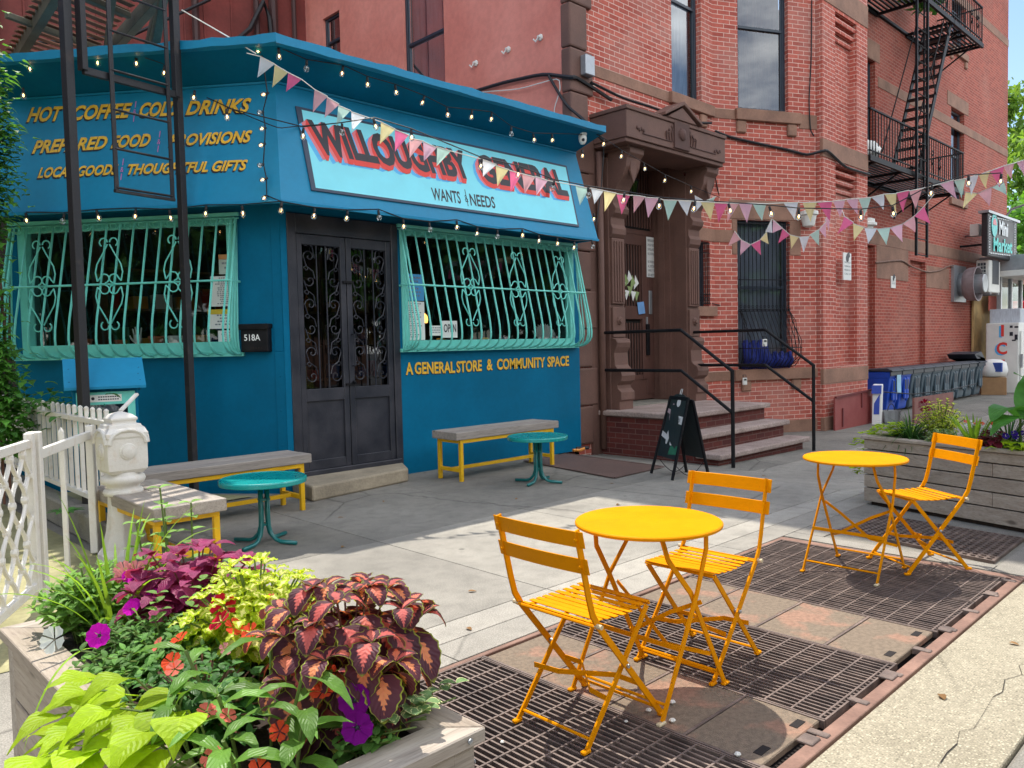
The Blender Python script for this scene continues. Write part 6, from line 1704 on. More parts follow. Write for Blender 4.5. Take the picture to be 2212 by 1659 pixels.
# wheelie bins
def make_bin(body, label, lid=BINLID):
    t = thing('wheelie_bin', label, 'bin', (0, 0, 0), group='wheelie bins lined up against the rear brick wall')
    b = MB(); rings = []
    for z, w_, y0_, y1_ in ((.06, .24, -.22, .26), (.12, .25, -.24, .28), (.80, .30, -.33, .36), (.82, .31, -.34, .37), (.95, .32, -.36, .38)):
        rings.append([V((-w_, y0_, z)), V((w_, y0_, z)), V((w_, y1_, z)), V((-w_, y1_, z))])
    b.loft(rings); b.box(-.14, -.345, .3, .14, -.30, .78); b.box(-.02, -.36, .25, .02, -.30, .8); b.build('tub', body, t, local=True, bevel=.015)
    b = MB(); b.box(-.325, -.372, .86, .325, -.352, .95); b.box(-.11, -.353, .52, -.035, -.345, .74); b.box(.035, -.353, .52, .11, -.345, .74); b.build('front_rib', mat('bin_shadow', lin(34, 40, 50), .6) if False else BINLID, t, local=True, bevel=.004)
    b = MB(); b.ext([(-.34, -.41, .955), (-.34, .42, .97), (-.34, .42, .99), (-.34, -.30, 1.03), (-.34, -.41, .98)], (.68, 0, 0)); b.build('lid', lid, t, local=True, bevel=.008)
    for sx in (-1, 1):
        b = MB(); b.lathe([(.0, 0), (.12, 0), (.12, .06), (.0, .06)], (sx * .26 - .03, .30, .12), 14, (1, 0, 0)); b.build('wheel', CORD, t, local=True)
    return t
PL = ['blue wheelie bin at the near end of the row against the rear brick wall', 'blue wheelie bin second from the near end, beside the first grey one']
nb = make_bin(BINBLUE, PL[0]); nb.location = (18.42, 6.98, -.25)
t = dup(nb, (19.13, 6.98, -.25), 0, PL[1])
g0b = make_bin(BINGREY, 'grey wheelie bin right next to the two blue bins'); g0b.location = (19.83, 6.98, -.25)
names = ['second grey wheelie bin counting from the blue bins', 'third grey wheelie bin counting from the blue bins', 'fourth grey wheelie bin counting from the blue bins', 'fourth grey wheelie bin counting back from the ice freezer', 'third grey wheelie bin counting back from the ice freezer', 'second grey wheelie bin counting back from the ice freezer', 'grey wheelie bin nearest the ice freezer at the far end of the row']
for k in range(7): dup(g0b, (20.53 + .70 * k + .1 * (k == 6), 6.98, -.25), 0, names[k])
mb = MB(); mb.ext([(24.3, 6.6, .83), (25.0, 6.6, .83), (25.2, 6.6, .70), (24.7, 6.6, 1.02), (24.1, 6.6, .96)], (0, .7, 0)); 
tag(mb.build('black_tarp', BINLID), 'black plastic sheet over the far end of the bin row', 'sheet')
b = MB(); b.ob((18.55, 6.60, .45), (.12, 0, 0), (0, .003, 0), (0, 0, .17)); b.ob((18.55, 6.596, .25), (.12, 0, 0), (0, .002, 0), (0, 0, .05)); tag(b.build('recycling_sticker', mat('pale_blue_sticker', lin(150, 200, 225), .5)), 'pale blue recycling sticker on the first blue bin', 'sticker')
# cellar hatch leaves and clutter
t = thing('cellar_hatch', 'red painted steel cellar hatch leaf standing against the brick pier', 'hatch', (15.6, 6.3, -.25))
h = [ony(Z1b(*q), 6.28) for q in ((1412, 1397), (1412, 1228), (1521, 1190))]
mb = MB(); hx0, hx1, hz = 14.45, 16.35, .40
mb.ext([(hx0, 6.27, -.25), (hx1, 6.27, -.25), (hx1, 6.27, hz + .03), (hx0, 6.27, hz - .03)], (0, .03, 0)); mb.build('leaf', HATCHRED, t)
mb = MB(); mb.bar((hx0 + .32, 6.26, -.2), (hx0 + .32, 6.26, .15), .05, .02, (0, 1, 0)); mb.bar((hx0 + 1.62, 6.26, -.2), (hx0 + 1.62, 6.26, .3), .05, .02, (0, 1, 0)); mb.bar((hx0 + 1.2, 6.26, .1), (hx0 + 1.2, 6.26, .38), .04, .02, (0, 1, 0)); mb.bar((hx0, 6.26, hz - .03), (hx1, 6.26, hz + .03), .03, .04, (0, 1, 0)); mb.build('strap_hinge', mat('dark_red_strap', lin(110, 44, 44), .7), t)
t = thing('cellar_hatch', 'rust red steel hatch leaf standing open in front of the grey bins', 'hatch', (18, 6, -.25))
a, c_ = onz(Z6(1460, 330), -.25), onz(Z6(1712, 275), -.25); a = V((16.5, 5.45, -.25)); 
q = [ony(Z6(1455, 172), 5.5), ony(Z6(1724, 130), 5.5), ony(Z6(1712, 290), 5.5), ony(Z6(1455, 340), 5.5)]
mb = MB(); mb.ext([V((q[0].x, 5.5, -.25)), V((q[1].x, 5.5, -.25)), V((q[1].x, 5.5, q[1].z)), V((q[0].x, 5.5, q[0].z))], (0, .04, 0)); mb.build('leaf', mat('rust_red_hatch', lin(132, 84, 76), .7, var=.2, scale=4, fine=.1), t)
t = thing('cardboard_tube', 'white and blue carton leaning upright beside the red hatch', 'carton', (16.6, 6.1, -.25))
b = MB(); b.ob((16.06, 6.12, .14), (.09, .02, 0), (-.02, .08, 0), (.03, 0, .40)); b.build('carton', PAPER, t, bevel=.01); b = MB(); b.ob((16.03, 6.115, .44), (.093, .021, 0), (-.021, .083, 0), (.007, 0, .08)); b.ob((15.97, 6.10, .15), (.002, 0, 0), (-.01, .05, 0), (.02, 0, .2)); b.build('print', mat('carton_blue', lin(50, 80, 180), .5), t)
mb = MB(); mb.tube([V((16.3, 6.2, .38)), V((17.4, 5.9, .27)), V((18.6, 5.6, .30)), V((20.2, 5.5, .36))], .012, 5); tag(mb.build('barrier_cord', CORD), 'thin dark cord strung between the two red hatch leaves', 'cord')
t = thing('bucket', 'small grey bucket at the foot of the white and blue carton', 'bucket', (16.9, 6, -.25)); mb = MB(); mb.lathe([(.14, 0), (.17, .26), (.18, .26), (.155, .02), (0, .02)], (16.3, 5.95, -.25), 16); mb.build('tub', STEEL, t); mb = MB(); mb.tube([(16.3 + .17 * math.cos(k * .35), 5.95, .01 + .13 * math.sin(k * .35)) for k in range(10)], .008, 5); mb.build('bail', CORD, t)
# red delivery van far down the street
VN = thing('delivery_van', 'red delivery van parked far down the street at the edge of view', 'van', (41, 9, -.38))
mb = MB(); mb.box(38.9, 7.6, .15, 43.5, 9.5, 2.9); mb.build('cargo_body', VANRED, VN, bevel=.08, seg=2)
mb = MB(); mb.ext([(37.6, 7.65, .15), (38.88, 7.65, .15), (38.88, 7.65, 2.3), (38.3, 7.65, 2.2), (37.8, 7.65, 1.2), (37.6, 7.65, 1.1)], (0, 1.8, 0)); mb.build('cab', VANRED, VN, bevel=.05)
mb = MB(); mb.quad((37.83, 7.75, 1.28), (37.83, 9.35, 1.28), (38.25, 9.35, 2.1), (38.25, 7.75, 2.1)); mb.build('windscreen', GLASSD, VN)
for x in (38.3, 42.5):
    for y in (7.62, 9.3):
        mb = MB(); mb.lathe([(0, 0), (.4, 0), (.4, .2), (0, .2)], (x, y, .02), 16, (0, 1, 0)); mb.build('wheel', CORD, VN)
# trees behind
def tree(label, c, h, r, n, mm, sz, rs, droop=0.0):
    t = thing('street_tree', label, 'tree', tuple(c), group='leafy trees beyond the end of the brick building'); g = random.Random(rs); c = V(c)
    b = MB(); b.tube([c, c + V((.1, 0, h * .3)), c + V((0, .2, h * .7))], .28, 8, r2=.1)
    cl = []
    for k in range(26):
        a = g.random() * 6.28; rr_ = r * math.sqrt(g.random()) * .85; z = h * g.uniform(.32, .95); k_ = 1 - abs(z / h - .6) * 1.1
        p = c + V((rr_ * math.cos(a) * k_, rr_ * math.sin(a) * k_, z)); cl.append((p, r * g.uniform(.22, .4)))
        if k % 3 == 0: b.tube([c + V((0, 0, h * .3)), (c + p) / 2 + V((0, 0, h * .1)), p], .1, 5, r2=.02)
    b.build('trunk', mat('tree_bark', lin(96, 84, 70), .9, var=.2, scale=4, bump=.5), t)
    b = MB()
    for k in range(n):
        p0, rr_ = cl[g.randrange(len(cl))]; d = V((g.gauss(0, 1), g.gauss(0, 1), g.gauss(0, .8))); d = d.normalized() * rr_ * g.random() ** .4
        p = p0 + d; p.z -= droop * g.random()
        ax = V((g.gauss(0, 1), g.gauss(0, 1), g.gauss(0, .5) - droop)).normalized(); s_ = ax.cross(V((g.gauss(0, 1), g.gauss(0, 1), 1))).normalized(); q = sz * g.uniform(.6, 1.4)
        b.quad(p, p + ax * q * .5 + s_ * q * .25, p + ax * q, p + ax * q * .5 - s_ * q * .25, uv=[(.5, 0), (1, .5), (.5, 1), (0, .5)], t=g.random())
    b.build('crown', mm, t)
LEAFLT = leaf_mat('light_green_leaf', lin(112, 144, 60), trans=.45, tint=.4)
tree('tall pale drooping tree beyond the end of the brick building', (62, 13.3, -.4), 20, 4.2, 5200, LEAFLT, .5, 1, 1.2)
tree('dark green lower tree under the pale drooping tree', (56, 12.2, -.4), 11.5, 4.0, 4200, LEAFMID, .42, 2)
tree('dense tree right at the picture edge beyond the market canopy', (58, 16, -.4), 9, 4.5, 4200, LEAFDK, .42, 5)
# houses across the street (seen only in reflections) 
def rowhouse(x0, x1, y, h, wallm, rs):
    t = thing('row_house', ['brown', 'grey', 'red'][rs % 3] + ' row house across the street, %s from the left end' % ['first', 'second', 'third', 'fourth'][rs], 'house', ((x0 + x1) / 2, y, 0), group='row houses across the street')
    b = MB(); holes = []
    w_ = (x1 - x0) / 3
    for i in range(3):
        for j in range(3): holes.append((x0 + w_ * i + w_ * .3, x0 + w_ * i + w_ * .7, 1.2 + 3.3 * j, 3.2 + 3.3 * j))
    panel(b, (0, y, -.2), X1, (0, 1, 0), x0, x1, 0, h, holes, .25)
    b.quad((x0, y, 0), (x0, y, h), (x0, y - 8, h), (x0, y - 8, 0)); b.quad((x1, y, 0), (x1, y - 8, 0), (x1, y - 8, h), (x1, y, h)); b.quad((x0, y, h - .2), (x1, y, h - .2), (x1, y - 8, h - .2), (x0, y - 8, h - .2))
    b.build('wall', wallm, t)
    b = MB()
    for hh_ in holes: b.quad((hh_[0], y - .2, hh_[2] - .2), (hh_[1], y - .2, hh_[2] - .2), (hh_[1], y - .2, hh_[3] - .2), (hh_[0], y - .2, hh_[3] - .2))
    b.build('window', WINFRAME, t)
    b = MB(); b.box(x0 - .1, y - .1, h - .6, x1 + .1, y + .5, h); b.build('cornice', BROWN, t)
for k, (a, c_) in enumerate(((-14, -5), (-5, 4), (4, 13), (13, 22))): rowhouse(a, c_, -18, 9 + k % 2, [BROWN, KERBC, BRICKD][k % 3], k)
for k, (x, y) in enumerate(((0, -11.5), (7, -11.5), (13.5, -11.5), (19, -11.5), (24.5, -11.5), (30, -11.5), (-9, 3.4), (-9.5, 8), (-9, 12.5))): tree(['first', 'second', 'third', 'fourth', 'fifth', 'sixth', 'nearest', 'middle', 'rearmost'][k] + (' leafy street tree from the left across the road' if k < 6 else ' leafy tree in the yards far to the left of the shop'), (x, y, -.2), 8.5, 4.4, 2300, LEAFDK, .95, 40 + k)
# ------------------------------------------------------------------ pennant garlands
FC = {}
for k, c, tr in (('p', (250, 124, 170), .5), ('l', (252, 202, 222), .5), ('k', (250, 192, 198), .5), ('y', (252, 236, 178), .5), ('m', (206, 240, 228), .5), ('w', (242, 247, 253), .5)):
    FC[k] = cloth_mat({'p': 'hot_pink', 'l': 'lilac_pink', 'k': 'salmon_pink', 'y': 'butter_yellow', 'm': 'pale_mint', 'w': 'cool_white'}[k] + '_pennant', lin(*c), .62, .04)
fg = random.Random(9)


def garland(label, A, B, flags, lead=(), tail=()):
    A, B = V(A), V(B); d = (B - A); n = V((-d.y, d.x, 0)).normalized()
    t = thing('bunting', label, 'bunting', tuple(A)); P = lambda p: onp(p, A, n)
    cord = [P(p) for p in lead]
    for Lp, Rp, Tp, c in flags:
        l, r, tp = P(Lp), P(Rp), P(Tp); cord += [l, r]
        nn = n * fg.uniform(-.03, .03); w_ = (r - l)
        mb = MB(); N = 6; rows = []
        for i in range(N + 1):
            k = i / N; c0 = l * (1 - k) + tp * k; c1 = r * (1 - k) + tp * k; row = []
            for j in range(5):
                q = c0 + (c1 - c0) * j / 4 + nn * k * k * 1.5 + n * (.010 * math.sin(j * 1.6 + k * 2 + l.x * 9)) * (1 - k * .5) * k
                row.append(q)
            rows.append(row)
        for i in range(N):
            for j in range(4): mb.quad(rows[i][j], rows[i][j + 1], rows[i + 1][j + 1], rows[i + 1][j])
        mb.build('pennant', FC[c], t, smooth=True)
    cord += [P(p) for p in tail]
    mb = MB(); mb.tube(cord, .0045, 5); mb.build('cord', WHITECORD, t)
    return t


F = []
for a in [(120, 335, 205, 380, 103, 460, 'w'), (205, 382, 285, 430, 193, 520, 'y'), (285, 430, 365, 470, 277, 550, 'p'), (442, 530, 520, 572, 428, 662, 'k'), (515, 575, 588, 618, 505, 705, 'k'), (583, 625, 655, 655, 570, 745, 'm'), (660, 663, 745, 692, 660, 770, 'w'), (835, 722, 920, 765, 830, 860, 'y'), (918, 768, 1000, 800, 918, 900, 'p'), (1003, 818, 1085, 835, 1005, 935, 'k'), (1085, 838, 1165, 875, 1090, 960, 'l'), (1168, 870, 1250, 895, 1165, 985, 'm'), (1437, 945, 1520, 975, 1440, 1045, 'w'), (1515, 980, 1592, 1005, 1525, 1105, 'y'), (1598, 1010, 1670, 1030, 1605, 1140, 'p'), (1672, 1030, 1750, 1050, 1685, 1150, 'k'), (1750, 1045, 1825, 1070, 1755, 1160, 'l'), (1988, 1098, 2070, 1118, 2010, 1220, 'm'), (2080, 1115, 2155, 1130, 2100, 1210, 'w'), (2155, 1130, 2230, 1145, 2165, 1250, 'y')]:
    F.append((Z2(*a[0:2]), Z2(*a[2:4]), Z2(*a[4:6]), a[6]))
for a in [(575, 1340, 668, 1350, 612, 1482, 'p'), (690, 1350, 775, 1360, 698, 1470, 'k'), (770, 1365, 868, 1370, 792, 1508, 'l'), (898, 1382, 995, 1385, 935, 1522, 'm'), (1000, 1385, 1095, 1390, 1055, 1495, 'w'), (1155, 1395, 1255, 1398, 1222, 1525, 'y'), (1250, 1402, 1345, 1405, 1285, 1535, 'p'), (1340, 1405, 1420, 1408, 1348, 1530, 'k'), (1420, 1405, 1515, 1405, 1475, 1540, 'l'), (1515, 1405, 1612, 1408, 1570, 1530, 'm'), (1730, 1403, 1830, 1398, 1802, 1522, 'w'), (1860, 1400, 1960, 1398, 1910, 1535, 'y'), (1965, 1398, 2065, 1392, 2045, 1530, 'p'), (2070, 1390, 2155, 1382, 2130, 1500, 'l')]:
    F.append((Z3(*a[0:2]), Z3(*a[2:4]), Z3(*a[4:6]), a[6]))
for a in [(275, 1550, 370, 1545, 352, 1670, 'l'), (370, 1545, 470, 1535, 430, 1675, 'm'), (470, 1535, 570, 1510, 580, 1625, 'w'), (575, 1510, 668, 1505, 650, 1660, 'y'), (668, 1500, 768, 1480, 715, 1650, 'p'), (765, 1485, 868, 1465, 818, 1625, 'k'), (1005, 1430, 1110, 1400, 1112, 1550, 'l'), (1115, 1405, 1205, 1388, 1170, 1540, 'm'), (1205, 1388, 1305, 1355, 1268, 1510, 'w'), (1308, 1360, 1395, 1328, 1348, 1470, 'y'), (1395, 1330, 1505, 1290, 1475, 1455, 'p'), (1500, 1290, 1585, 1268, 1545, 1400, 'k'), (1600, 1262, 1690, 1235, 1665, 1370, 'l')]:
    F.append((Z4(*a[0:2]), Z4(*a[2:4]), Z4(*a[4:6]), a[6]))
garland('long pastel bunting running from the shop eave across the sign and over the sidewalk', (3.72, 6.78, 0), (9.6, 2.0, 0), F, [Z2(40, 315), Z2(92, 328)], [Z4(1760, 1215)])
F = [(Z1b(*a[0:2]), Z1b(*a[2:4]), Z1b(*a[4:6]), a[6]) for a in [(905, 368, 938, 412, 873, 445, 'k'), (938, 412, 990, 440, 932, 495, 'l'), (990, 438, 1040, 412, 1037, 495, 'p'), (1038, 412, 1072, 372, 1078, 438, 'y'), (1066, 372, 1098, 305, 1100, 378, 'w'), (1105, 310, 1155, 355, 1098, 380, 'l'), (1155, 355, 1192, 388, 1127, 435, 'p'), (1192, 388, 1238, 400, 1200, 460, 'y'), (1240, 400, 1293, 395, 1267, 478, 'w'), (1295, 388, 1345, 358, 1343, 445, 'm'), (1343, 360, 1380, 318, 1378, 405, 'l'), (1375, 312, 1400, 270, 1395, 370, 'l')]]
garland('short drooping pastel bunting in front of the barred bay window', (10.2, 6.4, 0), (12.6, 3.9, 0), F, (), [Z1b(1405, 225)])
F = [(Z4b(*a[0:2]), Z4b(*a[2:4]), Z4b(*a[4:6]), a[6]) for a in [(262, 230, 335, 278, 225, 368, 'p'), (330, 285, 415, 318, 335, 422, 'y'), (418, 322, 515, 325, 460, 445, 'w'), (515, 330, 620, 318, 585, 450, 'm'), (618, 320, 715, 290, 695, 428, 'l'), (715, 290, 805, 228, 830, 355, 'k'), (805, 230, 882, 152, 928, 288, 'p')]]
garland('sagging pastel bunting in front of the brick pier edge and fire escape ladder', (10.1, 4.3, 0), (9.4, 2.2, 0), F, [Z4b(240, 170)], [Z4b(960, 60)])
F = [(Z4b(*a[0:2]), Z4b(*a[2:4]), Z4b(*a[4:6]), a[6]) for a in [(1205, 42, 1300, 52, 1180, 168, 'y'), (1300, 52, 1408, 5, 1412, 150, 'k'), (1405, 8, 1500, -40, 1540, 62, 'm')]]
garland('short pastel bunting above the Mini Market sign', (10.4, 2.6, 0), (9.0, 1.7, 0), F)
F = [(Z3(*a[0:2]), Z3(*a[2:4]), Z3(*a[4:6]), a[6]) for a in [(1115, 1352, 1185, 1392, 1128, 1456, 'w'), (1185, 1390, 1262, 1358, 1215, 1440, 'm')]]
garland('two folded pennants hanging beside the right door pilaster', (10.0, 5.6, 0), (11.0, 4.4, 0), F)

# ------------------------------------------------------------------ bulb strings
GLB = glass_mat('bulb_glass', (.97, .95, .9), .06)
FIL = glow_mat('bulb_filament', (1.0, .55, .18), 5.0)
def bulb(mb, p, r, d=V((0, 0, -1)), lit=True):
    p = V(p); d = V(d).normalized()
    mb.lathe([(.012, -.035), (.014, 0), (.013, .012)], p, 8, d, 0)
    mb.lathe([(.010, .010), (r * .7, .020), (r, .036), (r * 1.02, .048), (r * .8, .064), (r * .4, .074), (0, .077)], p, 10, d, 1)
    mb.lathe([(.003, .022), (.0075, .034), (.0075, .044), (.0, .052)], p, 6, d, 2 if lit else 3)


def bulbs(t, pts, r=.028, d=V((0, 0, -1))):
    for p in pts:
        mb = MB(); bulb(mb, p, r, V(d) + V((fg.gauss(0, .12), fg.gauss(0, .12), 0)), fg.random() > .16); mb.build('bulb', [CORD, GLB, FIL, STEEL], t, smooth=True)


ST = thing('string_lights', 'black cable of small warm bulbs edging the blue shop eave and corner', 'string lights', (3.9, 6.9, 3.5))
E1 = [ony(Z2(x, y), 6.87) for x, y in ((230, 308), (395, 380), (608, 412), (755, 478), (922, 525), (1087, 588), (1228, 658), (1373, 672), (1490, 685), (1607, 770), (1740, 810), (1850, 812))]
E2 = [onp(Z2(x, y), SC0 + MI * .42, (-1, -1.0, 0)) for x, y in ((118, 305), (155, 555), (128, 665), (142, 760), (138, 855), (130, 975), (148, 1060), (150, 1165))]
E3 = [ony(Z2(x, y), 6.93) for x, y in ((245, 1222), (440, 1255), (635, 1270), (822, 1265), (968, 1320), (1123, 1337), (1285, 1325), (1405, 1365), (1525, 1380), (1673, 1375), (1770, 1408), (1880, 1425), (1980, 1448), (2088, 1442))]
E4 = [onp(Za(x, y), SC0 + NL * .47, NL) for x, y in ((220, 490), (735, 445), (1027, 448), (1240, 520), (175, 690), (1465, 708))]
E5 = [onp(p, SC0 + NL * .42, NL) for p in (Zb(197, 125), Zb(480, 130), Zb(735, 105), Zb(1022, 95), Zb(1282, 105), Zb(1553, 72), Zb(1828, 70), Zb(2122, 45))]
for E in (E1, E3, E4[:4], E5): bulbs(ST, E)
bulbs(ST, E2, .026, (-.7, -.5, -.35)); bulbs(ST, E4[4:])
mb = MB(); UPV = V((0, 0, .045))
mb.tube([p + UPV for p in E2[:1] + E1] + [V((8.4, 6.95, 4.3))], .005, 4); mb.tube([p + V((.03, .03, .02)) for p in E2] + [p + UPV for p in E3], .006, 4); mb.tube([p + UPV for p in E5], .005, 4); mb.tube([p + UPV for p in E4[:4]], .004, 4)
mb.build('cable', CORD, ST)
SW = thing('string_lights', 'bulb string slung with the long bunting from the shop corner over the sidewalk', 'string lights', (5, 6, 3.5))
A_, B_ = V((3.72, 6.72, 0)), V((9.6, 1.92, 0)); nn = V((-(B_ - A_).y, (B_ - A_).x, 0)).normalized()
PS = lambda p: onp(p, A_, nn)
W1 = [PS(p) for p in (Za(1710, 850), Z2(375, 780), Z2(605, 755), Z2(797, 725), Z2(1015, 790), Z2(1430, 960), Z2(1650, 1010), Z2(1858, 1090), Z3(380, 1318), Z3(628, 1355), Z3(870, 1395), Z3(1115, 1415), Z3(1355, 1430), Z3(1638, 1450), Z3(1835, 1470), Z4b(390, 210), Z4b(640, 180), Z4b(940, 20), Z4(1228, 1395), Z4(1480, 1380))]
bulbs(SW, W1, .027); mb = MB(); mb.tube([p + UPV for p in W1], .0055, 4); mb.build('cable', CORD, SW)
SX = thing('string_lights', 'bulb string running from the eave end past the doorway lantern to the right pilaster', 'string lights', (9, 6.5, 4))
W2 = [ony(p, y) for p, y in ((Z2(2028, 905), 6.9), (Z3(340, 1055), 6.9), (Z3(485, 975), 6.85), (Z3(610, 1060), 6.7), (Z3(767, 1148), 6.75), (Z3(910, 1228), 6.8), (Z3(1090, 1305), 6.85), (Z2(2097, 1280), 6.9))]
bulbs(SX, W2[1:7], .027); bulbs(SX, [W2[0], W2[7]], .024); mb = MB(); mb.tube([W2[2] + UPV, W2[3] + UPV, W2[4] + UPV, W2[5] + UPV, W2[6] + UPV, ony(Z3(1290, 1365), 6.4)], .005, 4); mb.tube([ony(Z3(420, 920), 6.9), W2[2] + UPV, ony(Z3(485, 1080), 6.95), ony(Z3(470, 1290), 6.98), ony(Z3(430, 1600), 7.0)], .009, 5); mb.build('cable', CORD, SX)
# cables stapled along the brick
def cable(label, pts, r=.02, mm=CORD, name='wall_cable'):
    mb = MB(); P = []
    for k in range(len(pts) - 1):
        a, b = pts[k], pts[k + 1]
        for j in range(4): P.append(a + (b - a) * j / 4)
    P.append(pts[-1])
    Q = [P[0]] + [(P[i - 1] + P[i] * 2 + P[i + 1]) / 4 for i in range(1, len(P) - 1)] + [P[-1]]
    mb.tube(Q, r, 5); tag(mb.build(name, mm), label, 'cable')
YQ = 7.42
cable('bundle of black cables crossing the coral wall and quoins above the blue roof', [onx(Z2(1330, 560), 8.5), onx(Z2(1560, 490), 8.5), onx(Z2(1800, 438), 8.5), onx(Z2(1965, 460), 8.5), ony(Z3(290, 530), YQ), ony(Z3(420, 610), YQ), ony(Z3(540, 690), YQ)], .028)
cable('thin white cable looping over the coral wall beside the quoins', [onx(Z2(1370, 578), 8.49), onx(Z2(1430, 545), 8.49), onx(Z2(1650, 530), 8.49), onx(Z2(1890, 460), 8.49), onx(Z2(1898, 530), 8.49), onx(Z2(1862, 640), 8.49), onx(Z2(1862, 710), 8.49)], .008, WHITECORD)
cable('black cable dropping from the cable bundle to the blue eave end', [onx(Z2(1830, 450), 8.48), onx(Z2(1930, 620), 8.48), ony(Z2(2050, 720), 7.2), ony(Z2(2150, 830), 6.95)], .022)
cable('black cables running behind the doorway hood to the first window sill', [ony(Z3(400, 570), YQ), ony(Z3(620, 680), YQ), ony(Z3(850, 750), YQ), ony(Z3(1050, 850), YQ + .02), ony(Z3(1230, 850), YQ + .03)], .022)
cable('black cable bundle sagging across the bay below the upper window sill', [WP(.02, 5.13, .03), WP(.3, 5.05, .03), WP(.9, 4.97, .03), WP(1.5, 4.90, .03), WP(1.95, 4.82, .03), V((14.30, 6.36, 4.9)), V((14.55, 6.38, 4.88)), V((15.2, 6.39, 4.72)), V((16.36, 6.39, 4.74))], .026)
cable('thin black cable hanging down the bay beside the upper window', [onp(p, CF + nF * .03, nF) for p in (Z3(1925, 0), Z3(1922, 400), Z3(1905, 700), Z3(1915, 900), Z3(1940, 940))], .012)
cable('pair of thin black cables dropping down the brick from hood to narrow window', [ony(Z3(1235, 1110), 7.46), ony(Z3(1285, 1360), 7.46), ony(Z3(1315, 1560), 7.46), ony(Z1b(865, 600), 7.46), ony(Z1b(890, 690), 7.46), ony(Z1b(860, 760), 7.46), ony(Z1b(790, 745), 7.46)], .010)
cable('brown conduit zigzagging over the rear brick wall above the bins', [ony(Z4b(505, 590), 7.47), ony(Z4b(710, 570), 7.47), ony(Z4b(780, 620), 7.47), ony(Z4b(900, 665), 7.47), ony(Z4b(1000, 655), 7.47), ony(Z4b(1085, 610), 7.47), ony(Z4b(1160, 665), 7.47)], .022, RUSTF)
cable('thin guy wire from the black post up to the shop corner eave', [onp(Za(1370, 75), (3.2, 7.4, 0), (-.6, -.8, 0)), onp(Za(1760, 300), (3.5, 7.2, 0), (-.6, -.8, 0)), onp(Za(1930, 405), (3.6, 6.9, 0), (-.6, -.8, 0))], .006, WHITECORD)
cable('black cable sagging from the left sign to the name board', [lf(Za(1560, 735)), lf(Za(1830, 870)) + V((-.02, -.05, 0)), SC0 + MI * .46 + V((0, 0, 3.55)), fas(Z2(300, 760)) + FN * .03, fas(Z2(480, 745)) + FN * .03], .005)
# small white insulators on the coral wall
for k, (x, y) in enumerate(((1770, 218), (1580, 290), (1388, 372))):
    p = onx(Z2(x, y), 8.5); t = thing('wall_patch', ['white plastic wall anchor on the coral wall, nearest the quoins', 'white plastic wall anchor in the middle of the coral wall', 'white plastic wall anchor on the coral wall, nearest the tall window'][k], 'wall anchor', tuple(p))
    b = MB(); b.lathe([(.05, 0), (.045, .02), (.02, .03), (.02, .06)], p + V((.04, 0, 0)), 7, (-1, 0, 0)); b.tube([p, p + V((-.02, .05, -.06)), p + V((-.03, .08, -.02))], .014, 5); b.build('anchor', WHITECORD, t)
# ------------------------------------------------------------------ leaves and flowers
pg = random.Random(21)
SHAPES = {
    'ovate': lambda k: (math.sin(math.pi * min(1, k ** .72)) ** .8) if 0 < k < 1 else 0,
    'lance': lambda k: (math.sin(math.pi * k ** .8) ** .9) if 0 < k < 1 else 0,
    'heart': lambda k: 0.0 if k >= 1 else (.75 + .25 * math.sin(k * 6)) * (1 - k ** 1.7) if k > .02 else .5,
    'blade': lambda k: min(1, k * 8 + .45) * (1 - k ** 3),
    'round': lambda k: math.sqrt(max(0, 1 - (2 * k - 1) ** 2)),
}


def leaf(mb, base, d, L, W, droop=.8, fold=.25, shape='ovate', n=6, serr=0.0, t=None, stalk=0.0, roll=0.0, wavy=0.0):
    base = V(base); d = V(d).normalized(); t = pg.random() if t is None else t
    side = d.cross(V((0, 0, 1)))
    if side.length < .1: a = pg.random() * 6.28; side = V((math.cos(a), math.sin(a), 0))
    side.normalize()
    if roll:
        up0 = side.cross(d); side = side * math.cos(roll) + up0 * math.sin(roll)
    rows = []; p = base + d * stalk; f = SHAPES[shape]; step = L / n; dd = d.copy()
    for i in range(n + 1):
        k = i / n; w = f(k) * W / 2
        if serr and 0 < i < n: w *= 1 + serr * (1 if i % 2 else -1)
        nrm = side.cross(dd).normalized()
        rise = abs(w) * fold; wv = wavy * W * math.sin(i * 2.3 + t * 9)
        rows.append((p - side * w + nrm * (rise + wv), p.copy(), p + side * w + nrm * (rise - wv), k))
        dd = (dd + V((0, 0, -1)) * droop / n).normalized(); p = p + dd * step
        s2 = side - dd * side.dot(dd)
        if s2.length > .05: side = s2.normalized()
    for i in range(n):
        a, b = rows[i], rows[i + 1]
        mb.add([a[0], a[1], b[1], b[0], a[2], b[2]], [(0, 1, 2, 3), (1, 4, 5, 2)], 0, [[(0, a[3]), (.5, a[3]), (.5, b[3]), (0, b[3])], [(.5, a[3]), (1, a[3]), (1, b[3]), (.5, b[3])]], t)
    if stalk: mb.tube([base, base + d * stalk], .0015, 4, t=t)


